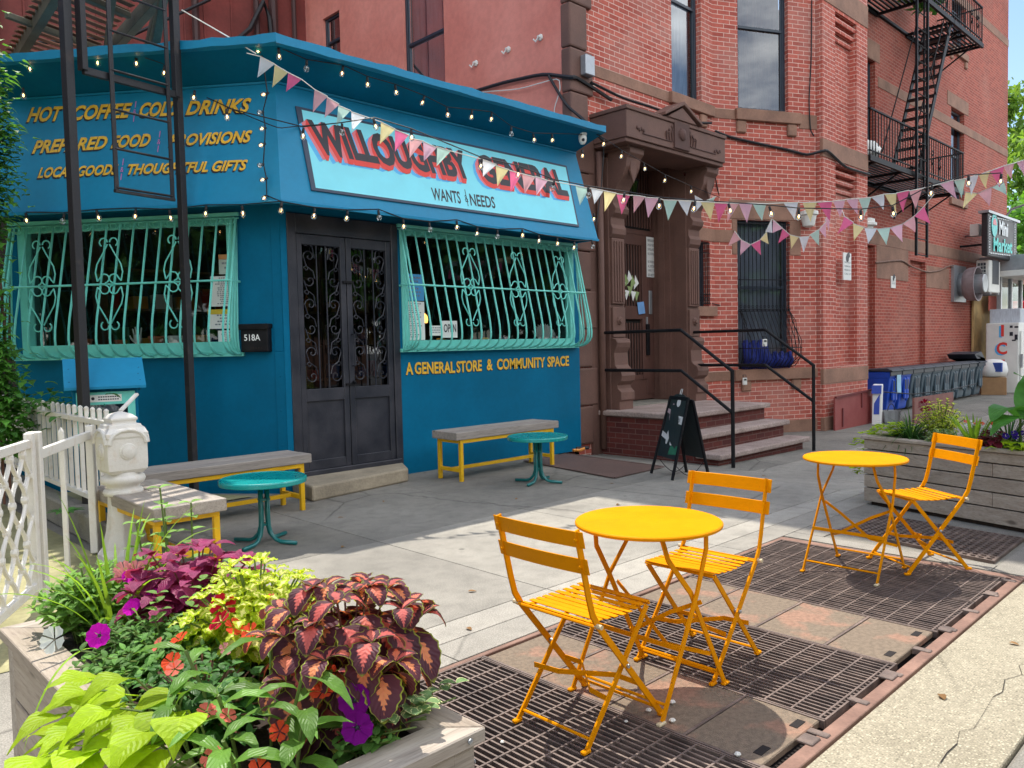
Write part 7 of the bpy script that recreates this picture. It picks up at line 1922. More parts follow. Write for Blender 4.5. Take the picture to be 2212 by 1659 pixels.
def dome_plant(t, mm, c, rx, ry, h, stems, L, W, pairs=3, droop=1.0, fold=.2, shape='ovate', n=6, serr=.0, up=.3, stem_m=None, spread=1.0, jit=.25, wavy=0.0, kmin=.35):
    c = V(c); mb = MB(); sm = MB()
    for s in range(stems):
        f = math.sqrt((s + .5) / stems) * spread; a = s * 2.39996 + pg.uniform(-.3, .3)
        top = c + V((rx * f * math.cos(a), ry * f * math.sin(a), h * math.sqrt(max(.05, 1 - .75 * f * f)) * pg.uniform(.88, 1.08)))
        root = c + V((rx * .3 * f * math.cos(a), ry * .3 * f * math.sin(a), 0))
        ctl = root + V((0, 0, (top.z - c.z) * .6))
        pt = lambda k: root * (1 - k) ** 2 + ctl * 2 * k * (1 - k) + top * k * k
        sm.tube([pt(i / 4) for i in range(5)], .0028, 4)
        out = V((math.cos(a), math.sin(a), 0)) * f
        for j in range(pairs):
            k = 1 - (1 - kmin) * j / max(1, pairs - 1) if pairs > 1 else 1
            b = pt(k); a0 = pg.uniform(0, 3.14) + j * 1.57; sz = (.55 + .45 * min(1, j / 1.5)) * pg.uniform(.8, 1.15)
            for q in (0, 1):
                aa = a0 + q * math.pi; d = V((math.cos(aa), math.sin(aa), 0)) + out * .7 + V((0, 0, up + .5 * (j == 0))) + V((pg.uniform(-jit, jit), pg.uniform(-jit, jit), 0))
                leaf(mb, b, d, L * sz, W * sz, droop, fold, shape, n, serr, stalk=L * .08, wavy=wavy)
        for q in range(2):  # crown of young leaves
            aa = pg.uniform(0, 6.28); leaf(mb, top, V((math.cos(aa), math.sin(aa), 1.2)), L * .4, W * .36, droop * .6, fold, shape, max(3, n - 2), serr)
    sm.build('stems', stem_m or STEMG, t); mb.build('leaves', mm, t, smooth=True)


STEMG = mat('green_stem', lin(96, 116, 52), .6, var=.15)
STEMR = mat('reddish_stem', lin(110, 74, 60), .6, var=.15)
L_COLEUS = leaf_mat('coleus_red_leaf', lin(92, 50, 62), mid=lin(232, 118, 112), mid2=lin(228, 142, 96), edge=lin(150, 160, 56), trans=.34, vein=.12, tint=.3, spot=.84, ew=.89)
L_PURPLE = leaf_mat('coleus_purple_leaf', lin(142, 46, 94), edge=lin(160, 62, 106), trans=.32, vein=.2, tint=.3)
L_LIMEC = leaf_mat('coleus_lime_leaf', lin(166, 186, 46), mid=lin(236, 230, 150), edge=lin(176, 196, 44), trans=.42, vein=.0, tint=.25, spot=.9)
L_VINE = leaf_mat('sweet_potato_leaf', lin(156, 184, 30), trans=.45, vein=.1, tint=.22, rough=.4)
L_GREEN = leaf_mat('small_green_leaf', lin(96, 140, 66), trans=.35, vein=.15, tint=.4)
L_PALE = leaf_mat('pale_green_leaf', lin(126, 168, 84), trans=.4, vein=.15, tint=.35)
L_TROP = leaf_mat('long_glossy_leaf', lin(100, 142, 58), trans=.36, vein=.12, tint=.3, rough=.3)
L_IMP = leaf_mat('impatiens_leaf', lin(70, 118, 54), trans=.3, vein=.15, tint=.4, rough=.35)
L_VAR = leaf_mat('variegated_vinca_leaf', lin(112, 144, 92), edge=lin(216, 216, 160), trans=.3, vein=.1, tint=.2)
L_GRASS = leaf_mat('bright_blade_leaf', lin(128, 166, 52), trans=.42, vein=.2, tint=.3)
L_DKGRASS = leaf_mat('dark_blade_leaf', lin(58, 96, 44), trans=.25, vein=.1, tint=.4)
L_BANANA = leaf_mat('broad_canna_leaf', lin(84, 142, 62), trans=.42, vein=.16, tint=.2, rough=.32)
L_DKRED = leaf_mat('dark_red_leaf', lin(110, 24, 44), edge=lin(150, 60, 70), trans=.3, vein=.1, tint=.3)
L_DRY = leaf_mat('dry_leaf', lin(128, 96, 60), trans=.1, tint=.4, rough=.7)
P_MAG = cloth_mat('magenta_petal', lin(214, 30, 190), .35); P_VIO = cloth_mat('violet_petal', lin(126, 20, 132), .3); P_ORG = cloth_mat('orange_red_petal', lin(238, 88, 56), .4)
P_CORAL = cloth_mat('coral_petal', lin(238, 124, 110), .4); P_RED = cloth_mat('crimson_petal', lin(206, 36, 62), .35); P_PINK = cloth_mat('dusty_pink_petal', lin(222, 150, 150), .4); P_WHT = cloth_mat('white_petal', lin(226, 230, 224), .4); P_BLUE = cloth_mat('blue_violet_petal', lin(66, 40, 150), .3)


def flower(t, p, face, r, mm, petals=5, cup=.25, ctr=None, full=1.12):
    p = V(p); f = V(face).normalized(); a = f.cross(V((.3, .2, 1))).normalized(); b = f.cross(a); mb = MB()
    ph = pg.random() * 6
    for k in range(petals):
        am = ph + 2 * math.pi * k / petals; hw = math.pi / petals * full * pg.uniform(.9, 1.1)
        P = lambda ang, rr_, o: p + (a * math.cos(ang) + b * math.sin(ang)) * rr_ + f * o
        pts = [P(am, r * .08, 0), P(am - hw * .7, r * .55, cup * r * .5), P(am - hw * .75, r * .86, cup * r * .7 + pg.uniform(-.1, .1) * r), P(am - hw * .3, r, cup * r * .7), P(am, r * .93, cup * r * .6 + pg.uniform(-.1, .1) * r), P(am + hw * .3, r, cup * r * .7), P(am + hw * .75, r * .86, cup * r * .7), P(am + hw * .7, r * .55, cup * r * .5)]
        for i in range(1, 7): mb.poly([pts[0], pts[i], pts[i + 1]])
    o = mb.build('flower', mm, t, smooth=True)
    if ctr:
        mb = MB(); mb.lathe([(r * .14, 0), (r * .1, r * .1), (0, r * .14)], p + f * .002, 8, f); mb.build('flower_eye', ctr, o)
    return o


# ------------------------------------------------------------------ near planter box
PB = thing('planter_box', 'low silvered wooden planter box overflowing with flowers in the near left corner', 'planter', (.84, 2.1, 0))
px0, px1, py0, py1, PZ = .53, 1.15, 1.29, 2.89, .60
def boards(root, quadpts, zlist, th, mm, axis):
    for (a, b) in quadpts:
        a, b = V((a[0], a[1], 0)), V((b[0], b[1], 0)); d = (b - a).normalized(); n = V((d.y, -d.x, 0))
        for k in range(len(zlist) - 1):
            z0, z1 = zlist[k] + .004, zlist[k + 1] - .004
            mb = MB(); mb.ob((a + b) / 2 + n * (-th / 2) + V((0, 0, (z0 + z1) / 2)), (b - a) / 2, n * th / 2, (0, 0, (z1 - z0) / 2), t=pg.uniform(.3, .7)); mb.build('side_board', mm, root, bevel=.003)
zl_ = [.02, .21, .39, .565]
i_ = .02
boards(PB, [((px0 + i_, py1 - i_), (px0 + i_, py0 + i_)), ((px1 - i_, py0 + i_), (px1 - i_, py1 - i_))], zl_, .03, CEDARY, 1)
boards(PB, [((px0 + i_, py0 + i_), (px1 - i_, py0 + i_)), ((px1 - i_, py1 - i_), (px0 + i_, py1 - i_))], zl_, .03, CEDAR, 0)
rw = .10
O = [V((px0, py0, 0)), V((px1, py0, 0)), V((px1, py1, 0)), V((px0, py1, 0))]; I_ = [V((px0 + rw, py0 + rw, 0)), V((px1 - rw, py0 + rw, 0)), V((px1 - rw, py1 - rw, 0)), V((px0 + rw, py1 - rw, 0))]
for k in range(4):
    j = (k + 1) % 4; g = (O[j] - O[k]).normalized() * .0015
    mb = MB(); mb.ext([O[k] + g + V((0, 0, .567)), O[j] - g + V((0, 0, .567)), I_[j] - g + V((0, 0, .567)), I_[k] + g + V((0, 0, .567))], (0, 0, .033), t=pg.uniform(.4, .6)); mb.build('rim_board', CEDAR if k % 2 == 0 else CEDARY, PB, bevel=.003)
mb = MB()
for x, y, n_ in ((px1 - .05, py0 + .018, (0, -1, 0)), (px1 - .018, py0 + .05, (1, 0, 0)), (px1 - .018, py0 + .12, (1, 0, 0))):
    for z in (.585, .5, .34): mb.lathe([(.007, 0), (.006, .003), (0, .004)], (x + (.02 if n_[0] else 0), y - (.02 if n_[1] else 0), z), 8, n_)
mb.build('screw', STEEL, PB)
for x, y in ((px0 + .05, py0 + .05), (px1 - .05, py0 + .05), (px0 + .05, py1 - .05), (px1 - .05, py1 - .05)): mb = MB(); mb.box(x - .031, y - .031, 0, x + .031, y + .031, .566); mb.build('corner_post', CEDAR, PB, bevel=.003)
mb = MB(); mb.box(px0 + .05, py0 + .05, .5, px1 - .05, py1 - .05, .56); mb.build('soil', SOIL, PB)

# coleus with pink centres at the right end
t = thing('coleus_plant', 'big coleus with dark maroon pink-centred leaves at the right end of the near planter', 'plant', (1.0, 1.56, .56))
dome_plant(t, L_COLEUS, (.985, 1.585, .56), .205, .21, .36, 26, .14, .108, 4, 2.3, .2, 'ovate', 12, .06, -.02, STEMR, jit=.3, kmin=.35)
t = thing('coleus_plant', 'lime green coleus between the purple and the pink-centred coleus in the near planter', 'plant', (1.0, 1.95, .56))
dome_plant(t, L_LIMEC, (.975, 2.03, .56), .19, .21, .30, 46, .074, .056, 5, 1.2, .2, 'ovate', 8, .08, .3, STEMG, wavy=.12)
t = thing('coleus_plant', 'deep purple coleus at the back of the near planter', 'plant', (.98, 2.42, .56))
dome_plant(t, L_PURPLE, (.96, 2.42, .56), .20, .20, .30, 30, .118, .078, 4, 1.2, .15, 'ovate', 10, .10, .25, STEMR, jit=.35)
# filler greens
t = thing('trailing_greenery', 'mass of small-leaved green foliage in the middle of the near planter', 'plant', (.78, 2.2, .56))
dome_plant(t, L_GREEN, (.80, 2.22, .56), .22, .34, .145, 120, .046, .025, 6, .7, .2, 'ovate', 4, 0, .4, STEMG)
t = thing('mint_plant', 'pale green leafy herbs at the far left corner of the near planter', 'plant', (.70, 2.68, .56))
dome_plant(t, L_PALE, (.74, 2.68, .56), .17, .14, .22, 44, .055, .027, 6, .6, .2, 'ovate', 4, 0, .45, STEMG)
t = thing('mint_plant', 'tall leafy green sprig standing up behind the near planter beside the newel post', 'plant', (1.0, 2.72, .56))
mb = MB(); sm = MB()
for sx, sy, hh_ in ((.0, 0, .44), (.06, -.03, .38), (-.05, .02, .33), (.02, .05, .36)):
    r0 = V((.98 + sx, 2.70 + sy, .56)); tp_ = r0 + V((sx * .5, .02, hh_)); sm.tube([r0, (r0 + tp_) / 2 + V((.01, 0, 0)), tp_], .003, 5)
    for j in range(7):
        b_ = r0 + (tp_ - r0) * (.25 + .75 * j / 6)
        for q in range(2): a = j * 1.57 + q * math.pi; leaf(mb, b_, V((math.cos(a), math.sin(a), .5)), .075 - .005 * j, .034, .7, .2, 'lance', 5)
sm.build('stems', STEMG, t); mb.build('leaves', L_PALE, t, smooth=True)
t = thing('mint_plant', 'upright green herb sprig in front of the purple coleus in the near planter', 'plant', (1.0, 2.2, .56))
mb = MB()
for sx, sy, hh_ in ((.03, 0, .26), (-.03, .03, .22), (-.08, -.05, .2), (-.12, .06, .2), (.0, .1, .2)):
    r0 = V((.95 + sx, 2.2 + sy, .58))
    for j in range(6):
        b_ = r0 + V((sx * .3, 0, hh_ * (.4 + .6 * j / 5)))
        for q in range(2): a = j * 1.57 + q * math.pi + sx * 20; leaf(mb, b_, V((math.cos(a), math.sin(a), .6)), .055 - .004 * j, .024, .6, .2, 'lance', 4)
mb.build('leaves', L_PALE, t, smooth=True)
# arching blades
t = thing('spider_plant', 'arching strap-leaved grass plant at the left of the near planter', 'plant', (.76, 2.55, .56))
mb = MB()
for k in range(26):
    a = k * 2.4; tilt = pg.uniform(.15, .8)
    leaf(mb, (.78 + .03 * math.cos(a), 2.56 + .03 * math.sin(a), .57), V((math.cos(a) * tilt, math.sin(a) * tilt, 1.5)), pg.uniform(.32, .50), .015, pg.uniform(.7, 2.2), .4, 'blade', 9)
leaf(mb, (.70, 2.42, .6), V((-.5, -.4, .6)), .42, .008, 2.4, .3, 'blade', 14)
mb.build('leaves', L_GRASS, t, smooth=True)
# sweet potato vine spilling over the near left edge
t = thing('sweet_potato_vine', 'lime yellow sweet potato vine spilling over the left rim of the near planter', 'plant', (.6, 1.8, .56))
mb = MB(); sm = MB()
vine = [(.62, 1.93, .64), (.60, 1.85, .68), (.56, 1.95, .66), (.55, 1.78, .70), (.52, 1.86, .64), (.57, 1.70, .69), (.50, 1.74, .62), (.53, 1.64, .66), (.47, 1.80, .58), (.60, 1.66, .71), (.46, 1.66, .56), (.50, 1.56, .60), (.45, 1.58, .50), (.43, 1.70, .50), (.66, 1.74, .70), (.63, 1.58, .69), (.56, 1.52, .64), (.42, 1.62, .42), (.44, 1.50, .46), (.57, 2.02, .62), (.49, 1.93, .56), (.45, 1.87, .48), (.52, 1.46, .52), (.41, 1.78, .40), (.46, 1.47, .38), (.60, 2.08, .66), (.56, 1.99, .69), (.53, 1.90, .70), (.48, 1.82, .66), (.52, 1.72, .72), (.58, 1.80, .74), (.46, 1.72, .66), (.55, 1.62, .70), (.48, 1.62, .64), (.42, 1.74, .58), (.43, 1.83, .54), (.40, 1.66, .50), (.38, 1.56, .46), (.50, 1.50, .58), (.60, 1.58, .73)]
vine += [(.47 + pg.uniform(-.06, .14), pg.uniform(1.45, 2.05), pg.uniform(.5, .68)) for k in range(22)]
for k, q in enumerate(vine):
    p = V(q); a = pg.uniform(2.2, 4.3); d = V((math.cos(a), math.sin(a), pg.uniform(.1, .5)))
    leaf(mb, p, d, pg.uniform(.085, .13), pg.uniform(.085, .12), pg.uniform(.6, 1.5), .16, 'heart', 7, stalk=.03, wavy=.02)
    sm.tube([V((.64, min(max(q[1], 1.5), 1.95), .57)), (V((.64, q[1], .6)) + p) / 2 + V((0, 0, .03)), p], .0025, 4)
sm.build('vines', STEMG, t); mb.build('leaves', L_VINE, t, smooth=True)
# long-leaved tropical plant in front
t = thing('lily_plant', 'glossy long-leaved plant at the front of the near planter', 'plant', (.8, 1.62, .56))
mb = MB(); sm = MB()
for sx, sy, hh_, lean in ((.80, 1.62, .26, (.02, .02)), (.72, 1.70, .22, (-.05, .05)), (.78, 1.52, .20, (.02, -.05)), (.87, 1.58, .23, (.05, -.02)), (.70, 1.56, .19, (-.05, -.02)), (.66, 1.66, .17, (-.06, .0)), (.76, 1.44, .17, (.0, -.05)), (.66, 1.47, .15, (-.05, -.04))):
    r0 = V((sx, sy, .57)); tp_ = r0 + V((lean[0], lean[1], hh_)); sm.tube([r0, (r0 + tp_) / 2 + V((0, 0, .02)), tp_], .004, 5)
    for j in range(6):
        b_ = r0 + (tp_ - r0) * (.3 + .7 * j / 5); a = j * 2.3 + sx * 40; leaf(mb, b_, V((math.cos(a) + lean[0] * 5, math.sin(a) + lean[1] * 5, .75)), pg.uniform(.09, .165), pg.uniform(.028, .045), pg.uniform(.9, 1.8), .3, 'lance', 8, wavy=.05)
sm.build('stems', STEMG, t); mb.build('leaves', L_TROP, t, smooth=True)
# impatiens
t = thing('impatiens', 'impatiens with orange, coral and crimson flowers in the middle of the near planter', 'plant', (.72, 1.82, .56))
dome_plant(t, L_IMP, (.735, 1.82, .56), .15, .26, .15, 60, .056, .032, 4, .9, .2, 'ovate', 5, 0, .35, STEMR)
fl_ = [((.86, 1.98, .79), P_RED, .048), ((.83, 1.93, .77), P_RED, .044), ((.84, 1.88, .765), P_ORG, .034), ((.86, 1.83, .76), P_ORG, .034), ((.74, 1.97, .74), P_ORG, .034), ((.70, 2.0, .73), P_CORAL, .026), ((.68, 1.86, .73), P_ORG, .034), ((.66, 1.79, .74), P_CORAL, .03), ((.90, 1.78, .77), P_CORAL, .026), ((.84, 1.46, .73), P_ORG, .04), ((.86, 1.47, .76), P_ORG, .03), ((.74, 1.46, .68), P_ORG, .03), ((.63, 1.55, .73), P_CORAL, .028), ((.60, 1.46, .68), P_CORAL, .03), ((.585, 1.44, .67), P_CORAL, .03), ((.66, 1.39, .66), P_ORG, .03), ((.92, 1.86, .74), P_CORAL, .02), ((.79, 1.82, .74), P_PINK, .022), ((.66, 1.52, .72), P_CORAL, .024), ((.97, 1.93, .80), P_CORAL, .018)]
for p, mm, r_ in fl_: flower(t, p, (pg.uniform(-.9, .3), pg.uniform(-1, .2), pg.uniform(.4, 1.1)), r_ * .74, mm, 5, .3)
for (p, mm, r_, lb_, nm) in (((.645, 2.27, .70), P_MAG, .034, 'magenta petunia with purple buds at the left side of the near planter', 'L'), ((.90, 1.43, .70), P_VIO, .036, 'deep violet petunia with two flowers at the right front of the near planter', 'R')):
    t = thing('petunia', lb_, 'plant', (p[0], p[1], .56))
    dome_plant(t, L_GREEN, (p[0] + .03, p[1] + .02, .56), .08, .09, .09, 14, .045, .028, 3, .8, .2, 'ovate', 4, 0, .4, STEMG)
    flower(t, p, (-.7, -.75, .5), r_, mm, 5, .4, INK, 1.55)
    if nm == 'L':
        for q in ((.75, 2.34, .73), (.77, 2.38, .725), (.83, 2.40, .74), (.80, 2.50, .78)): flower(t, q, (-.6, -.7, .7), .022, P_MAG, 5, .5, None, 1.5)
        flower(t, (.80, 2.54, .79), (-.6, -.7, .6), .03, P_PINK, 7, .7); flower(t, (.825, 2.52, .79), (-.3, -.8, .7), .028, P_PINK, 7, .8); flower(t, (.79, 2.52, .78), (-.8, -.4, .5), .024, P_PINK, 6, .8)
        flower(t, (.585, 2.47, .655), (-.8, -.6, .4), .04, P_WHT, 5, .4)
    else: flower(t, (.875, 1.385, .665), (-.5, -.8, .3), .034, mm, 5, .4, INK, 1.55)
t = thing('vinca_vine', 'variegated cream-edged vinca vine along the right rim of the near planter', 'plant', (.97, 1.42, .56))
mb = MB(); sm = MB()
for k in range(6):
    q0 = V((.90 + .03 * k, 1.46, .60)); q1 = q0 + V((pg.uniform(-.05, .12), pg.uniform(-.12, -.03), .03)); sm.tube([q0, q1], .002, 4)
    for j in range(7):
        b_ = q0 + (q1 - q0) * j / 6 + V((0, 0, .02 + .02 * pg.random()))
        for q in range(2): a = pg.uniform(0, 6.28); leaf(mb, b_, V((math.cos(a), math.sin(a), .5)), pg.uniform(.03, .045), .026, .8, .25, 'ovate', 5)
sm.build('vines', STEMG, t); mb.build('leaves', L_VAR, t, smooth=True)

# ------------------------------------------------------------------ long planter on the right
Q0 = V((6.955, 2.775, 0)); qd = V((-.257, -.966, 0)).normalized(); qn = V((-qd.y, qd.x, 0))
if qn.x < 0: qn = -qn
LP2 = thing('planter_box', 'long silvered wooden planter box with canna and grasses behind the far yellow chair', 'planter', tuple(Q0 + qd * 1.2 + qn * .3))
LG, DP, HZ = 2.6, .62, .605
def qbox(mb, s0, s1, e0, e1, z0, z1, t=.5): mb.ob(Q0 + qd * (s0 + s1) / 2 + qn * (e0 + e1) / 2 + V((0, 0, (z0 + z1) / 2)), qd * (s1 - s0) / 2, qn * (e1 - e0) / 2, (0, 0, (z1 - z0) / 2), 0, t)
zz2 = [.03, .155, .27, .385, .49, .578]
for k in range(5):
    cut = [0, 1.1, 2.6] if k in (1, 3) else [0, 2.6] if k % 2 == 0 else [0, .8, 2.6]
    for c0, c1 in zip(cut, cut[1:]):
        mb = MB(); qbox(mb, c0 + .002, c1 - .002, .012, .045, zz2[k] + .005, zz2[k + 1] - .005, pg.uniform(.25, .75)); mb.build('front_board', CEDARY, LP2, bevel=.003)
    for s in (0.0, LG - .033):
        mb = MB(); qbox(mb, s, s + .033, .046, DP, zz2[k] + .005, zz2[k + 1] - .005, pg.uniform(.3, .7)); mb.build('end_board', CEDAR, LP2, bevel=.003)
    mb = MB(); qbox(mb, .034, LG - .034, DP - .033, DP, zz2[k] + .005, zz2[k + 1] - .005); mb.build('back_board', CEDARY, LP2, bevel=.003)
for e0, e1 in ((-.012, .085), (DP - .07, DP + .012)):
    mb = MB(); qbox(mb, -.012, LG, e0, e1, .578, HZ); mb.build('rim_board', CEDARY, LP2, bevel=.004)
mb = MB(); qbox(mb, -.012, .07, .0855, DP - .0705, .578, HZ - .001); mb.build('rim_board', CEDAR, LP2, bevel=.004)
mb = MB(); qbox(mb, .05, LG - .04, .05, DP - .04, .0, .54); mb.build('soil', SOIL, LP2)
QP = lambda s, e, z=.55: Q0 + qd * s + qn * e + V((0, 0, z))
t = thing('sweet_potato_vine', 'lime sweet potato vine trailing down the near end of the long planter', 'plant', tuple(QP(.05, .2)))
mb = MB()
for k in range(130):
    s = pg.uniform(-.20, .25); e = pg.uniform(.05, .55); z = .60 + .10 * pg.random()
    if s < 0: z -= (-s) * pg.uniform(.4, 2.6)
    a = pg.uniform(0, 6.28); leaf(mb, QP(s, e, z), V((math.cos(a), math.sin(a), .5)), pg.uniform(.07, .10), pg.uniform(.07, .095), .9, .15, 'heart', 5, wavy=.05)
for k in range(26): s = pg.uniform(-.19, -.02); leaf(mb, QP(s, pg.uniform(.0, .2), .30 + pg.uniform(-.06, .09)), V((pg.uniform(-1, 1), pg.uniform(-1, 1), .3)), .06, .06, .9, .15, 'heart', 5)
mb.build('leaves', L_VINE, t, smooth=True)
def tuft(name, label, s, e, n, Lr, W_, mm, lean, droop, z=.55):
    t = thing(name, label, 'plant', tuple(QP(s, e))); mb = MB()
    for k in range(n):
        a = k * 2.4; tl = pg.uniform(.1, lean); r_ = .05 * pg.random()
        leaf(mb, QP(s, e, z) + V((r_ * math.cos(a), r_ * math.sin(a), 0)), V((math.cos(a) * tl, math.sin(a) * tl, 1)), pg.uniform(*Lr), W_, pg.uniform(droop * .6, droop * 1.3), .35, 'blade', 8)
    mb.build('leaves', mm, t, smooth=True); return t
tuft('lilyturf', 'dark green lilyturf tuft at the near end of the long planter', .30, .22, 150, (.22, .36), .012, L_DKGRASS, 1.0, 2.2)
tuft('iris_plant', 'bright green upright iris blades in the middle of the long planter', .86, .2, 26, (.24, .38), .026, L_GRASS, .55, .8)
tuft('lilyturf', 'fine dark grass arching behind the iris in the long planter', 1.02, .38, 70, (.3, .46), .011, L_DKGRASS, 1.0, 1.5)
t = thing('coleus_plant', 'lime green bush with red plume behind the lilyturf in the long planter', 'plant', tuple(QP(.45, .38)))
dome_plant(t, L_LIMEC, QP(.48, .36), .16, .2, .36, 44, .06, .036, 5, .9, .2, 'lance', 5, 0, .35)
t = thing('celosia', 'crimson plume flower rising at the near end of the long planter', 'plant', tuple(QP(.30, .45)))
mb = MB(); c_ = QP(.30, .42, .86)
for k in range(160):
    d = V((pg.gauss(0, 1), pg.gauss(0, 1), pg.gauss(0, 1))).normalized(); leaf(mb, c_ + d * .035, d, .03, .012, .2, .2, 'lance', 3)
mb.build('plume', cloth_mat('celosia_crimson', lin(150, 24, 56), .2), t, smooth=True)
mb = MB(); mb.tube([QP(.30, .42, .55), c_], .006, 5); mb.build('stems', STEMR, t)
t = thing('hosta', 'pale striped low leaves between lilyturf and iris in the long planter', 'plant', tuple(QP(.62, .15)))
dome_plant(t, L_VAR, QP(.62, .17), .16, .12, .12, 26, .12, .035, 3, 1.0, .2, 'lance', 6, 0, .5)
t = thing('coleus_plant', 'dark red coleus beside the canna in the long planter', 'plant', tuple(QP(1.02, .12)))
dome_plant(t, L_DKRED, QP(1.04, .13), .10, .10, .17, 12, .09, .075, 3, 1.4, .2, 'ovate', 8, .05, .2, STEMR)
t = thing('begonia', 'small red and white flowers low in the middle of the long planter', 'plant', tuple(QP(.75, .4)))
dome_plant(t, L_IMP, QP(.78, .36), .14, .12, .14, 30, .05, .034, 4, .8, .2, 'ovate', 4)
for k in range(12): flower(t, QP(.78 + pg.uniform(-.14, .14), .36 + pg.uniform(-.1, .1), .72 + pg.uniform(0, .04)), (pg.uniform(-1, 0), -.4, 1), .018, P_ORG if k % 3 else P_WHT, 5)
t = thing('petunia', 'blue violet petunias at the foot of the canna in the long planter', 'plant', tuple(QP(1.2, .2)))
dome_plant(t, L_IMP, QP(1.2, .2), .14, .14, .12, 26, .045, .03, 4, .8, .2, 'ovate', 4)
for k in range(9): flower(t, QP(1.2 + pg.uniform(-.14, .16), .18 + pg.uniform(-.12, .1), .69 + pg.uniform(0, .04)), (-1, -.4, .7), .026, P_BLUE, 5)
t = thing('sweet_potato_vine', 'lime sweet potato vine along the front rim below the canna in the long planter', 'plant', tuple(QP(1.3, .05)))
mb = MB()
for k in range(46): a = pg.uniform(0, 6.28); leaf(mb, QP(pg.uniform(1.12, 1.75), pg.uniform(-.06, .12), .60 + .06 * pg.random()), V((math.cos(a) - .6, math.sin(a) - .2, .5)), pg.uniform(.07, .10), .075, 1.0, .15, 'heart', 5, wavy=.05)
mb.build('leaves', L_VINE, t, smooth=True)
t = thing('canna_plant', 'tall canna with broad paddle leaves at the far end of the long planter', 'plant', tuple(QP(1.4, .3)))
mb = MB(); sm = MB()
for s, e, az, tilt, L_, W_, hz, dr_ in ((1.12, .35, 2.9, .8, .46, .22, .26, 1.9), (1.24, .28, .2, .3, .5, .24, .22, 1.0), (1.28, .3, 2.6, .9, .50, .20, .20, 1.9), (1.40, .32, .4, .5, .46, .20, .24, 1.2), (1.46, .25, 4.6, .5, .44, .22, .10, 1.6), (1.36, .4, 1.6, .3, .5, .20, .22, 1.3), (1.22, .35, 3.4, 1.0, .38, .14, .10, 2.2), (1.55, .35, 5.4, .6, .46, .2, .18, 1.5), (1.6, .3, 3.0, .5, .4, .18, .16, 1.5)):
    b_ = QP(s, e, .55); d = V((math.cos(az) * tilt, math.sin(az) * tilt, 1.0)); p = b_ + V((0, 0, hz)); sm.tube([b_, p], .014, 6, r2=.008)
    leaf(mb, p, d, L_, W_, dr_, .18, 'lance', 12, wavy=.03)
sm.build('stems', STEMG, t); mb.build('leaves', L_BANANA, t, smooth=True)

# ------------------------------------------------------------------ ivy and shrubs at the left edge
t = thing('ivy', 'glossy green ivy climbing the left edge beside the blue sign', 'ivy', (1.62, 8.3, 0))
mb = MB(); sm = MB()
for k in range(6): sm.tube([(1.45 + .05 * k, 8.45, .1), (1.42 + .06 * k, 8.42, 1.6), (1.48 + .04 * k, 8.44, 3.2), (1.42 + .05 * k, 8.45, 4.5)], .012, 5)
for k in range(3600):
    z = pg.uniform(.55, 4.65); x = 1.62 + pg.gauss(0, .10) + .08 * math.sin(z * 2.3); y = 8.42 + pg.gauss(0, .10)
    a = pg.uniform(3.2, 6.2); leaf(mb, (x, y, z), V((math.cos(a), math.sin(a), pg.uniform(-.1, .5))), pg.uniform(.07, .12), pg.uniform(.07, .10), 1.2, .12, 'heart', 4)
sm.build('vines', STEMR, t); mb.build('leaves', leaf_mat('ivy_leaf', lin(92, 146, 62), trans=.35, tint=.4, rough=.3), t, smooth=True)
t = thing('garden_shrub', 'broad-leaved green shrub behind the picket fence at the left edge', 'shrub', (1.7, 8.0, 0))
mb = MB()
for k in range(140):
    a = pg.uniform(0, 6.28); p = V((2.02 + pg.gauss(0, .20), 8.2 + pg.gauss(0, .35), .95 + pg.gauss(0, .10))); leaf(mb, p, V((math.cos(a), math.sin(a), .6)), pg.uniform(.11, .17), pg.uniform(.06, .08), 1.3, .2, 'ovate', 5)
mb.build('leaves', L_IMP, t, smooth=True)
t = thing('wreath_garland', 'dark green tinsel garland wound along the picket fence top', 'garland', (1.95, 7.4, .95))
mb = MB()
for k in range(420):
    f = pg.random(); p = FA + fd * (.2 + 3.4 * f) + V((.05 + pg.gauss(0, .025), 0, .985 + pg.gauss(0, .025) + .02 * math.sin(f * 30))); d = V((pg.gauss(0, 1), pg.gauss(0, 1), pg.gauss(0, 1))); leaf(mb, p, d, .035, .012, .2, .2, 'lance', 2)
mb.build('tinsel', leaf_mat('tinsel_green', lin(24, 104, 78), trans=.15, tint=.4, rough=.25), t)
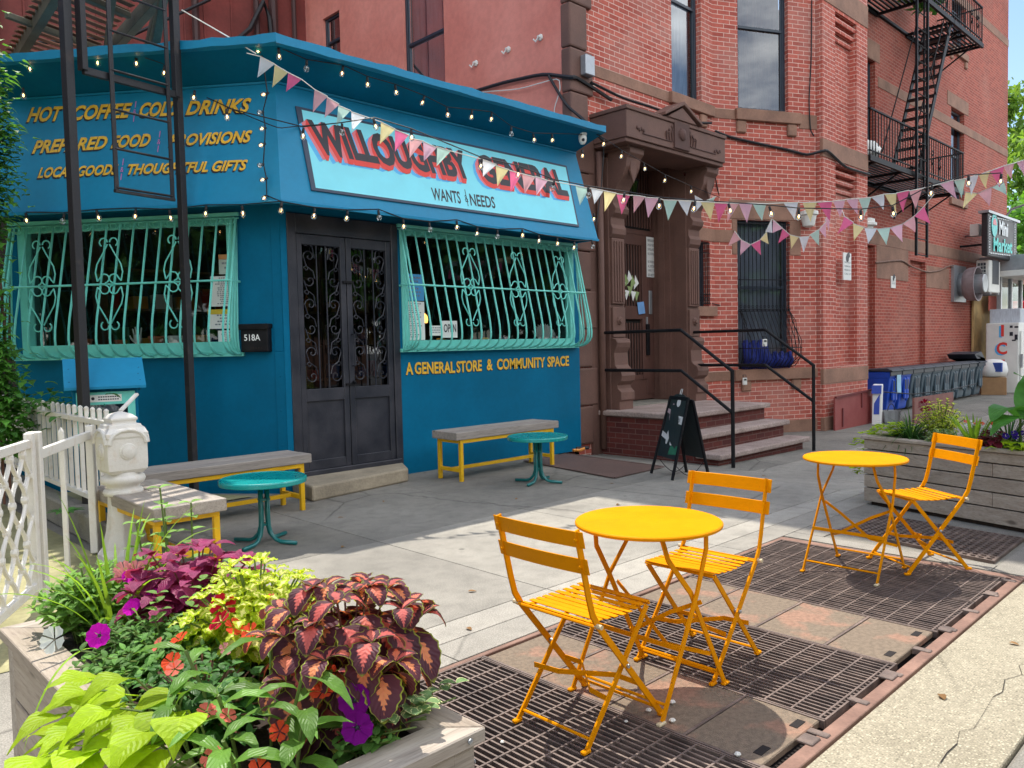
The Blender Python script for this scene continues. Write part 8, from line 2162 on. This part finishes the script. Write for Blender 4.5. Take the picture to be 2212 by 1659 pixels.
t = thing('fern', 'small dark fern growing between the bench and the blue wall', 'plant', (2.8, 7.35, 0))
mb = MB()
for k in range(60):
    a = k * 2.4; leaf(mb, (2.70 + .22 * math.cos(a) * pg.random(), 7.22 + .10 * math.sin(a), .30), V((math.cos(a), math.sin(a) * .6, .9)), pg.uniform(.2, .32), .04, 1.6, .2, 'lance', 6, .3)
mb.build('fronds', L_IMP, t)
t = thing('weed', 'small leafy weed sprouting by the kerb wall behind the gate bars', 'plant', (1.7, 6.8, 0))
mb = MB()
for k in range(8): a = k * .8; leaf(mb, (1.72, 6.75, .22), V((math.cos(a), math.sin(a), 1)), .16, .06, 1.0, .2, 'ovate', 5)
mb.build('leaves', L_IMP, t)
# litter on the plates: pale bits of broken mortar
lg = random.Random(2)
for k, (x, y) in enumerate(((1270, 1335), (1270, 1428), (1035, 1430), (410, 1535), (1600, 1600), (1150, 1375))):
    p = onz(Z5(x, y), .0); s_ = lg.uniform(.008, .014)
    mb = MB(); mb.lathe([(s_ * .6, 0), (s_, s_ * .4), (s_ * .7, s_ * .9), (0, s_)], p + V((0, 0, .002)), 6, (.1, .1, 1))
    tag(mb.build('mortar_crumb', WHITECORD), 'pale crumb of mortar lying on the gratings around the near cafe table', 'crumb', 'pale crumbs of mortar on the gratings')
# a few dry leaves blown onto the pavement
for k in range(16):
    x, y = [(3.1, 5.0), (4.3, 6.2), (5.2, 5.3), (6.4, 5.1), (4.9, 3.6), (6.2, 3.9), (3.0, 3.5), (2.6, 3.05), (5.6, 4.4), (7.0, 4.1), (3.6, 5.9), (6.9, 6.3), (8.2, 4.4), (4.2, 1.0), (3.4, 1.05), (5.0, .95)][k]
    mb = MB(); a = pg.uniform(0, 6.28); leaf(mb, (x, y, gz(x) + .006), V((math.cos(a), math.sin(a), .12)), pg.uniform(.03, .06), pg.uniform(.02, .035), .3, .35, 'ovate', 5)
    tag(mb.build('fallen_leaf', L_DRY), 'small dry brown leaf lying loose on the pavement', 'leaf', 'dry leaves scattered on the pavement')
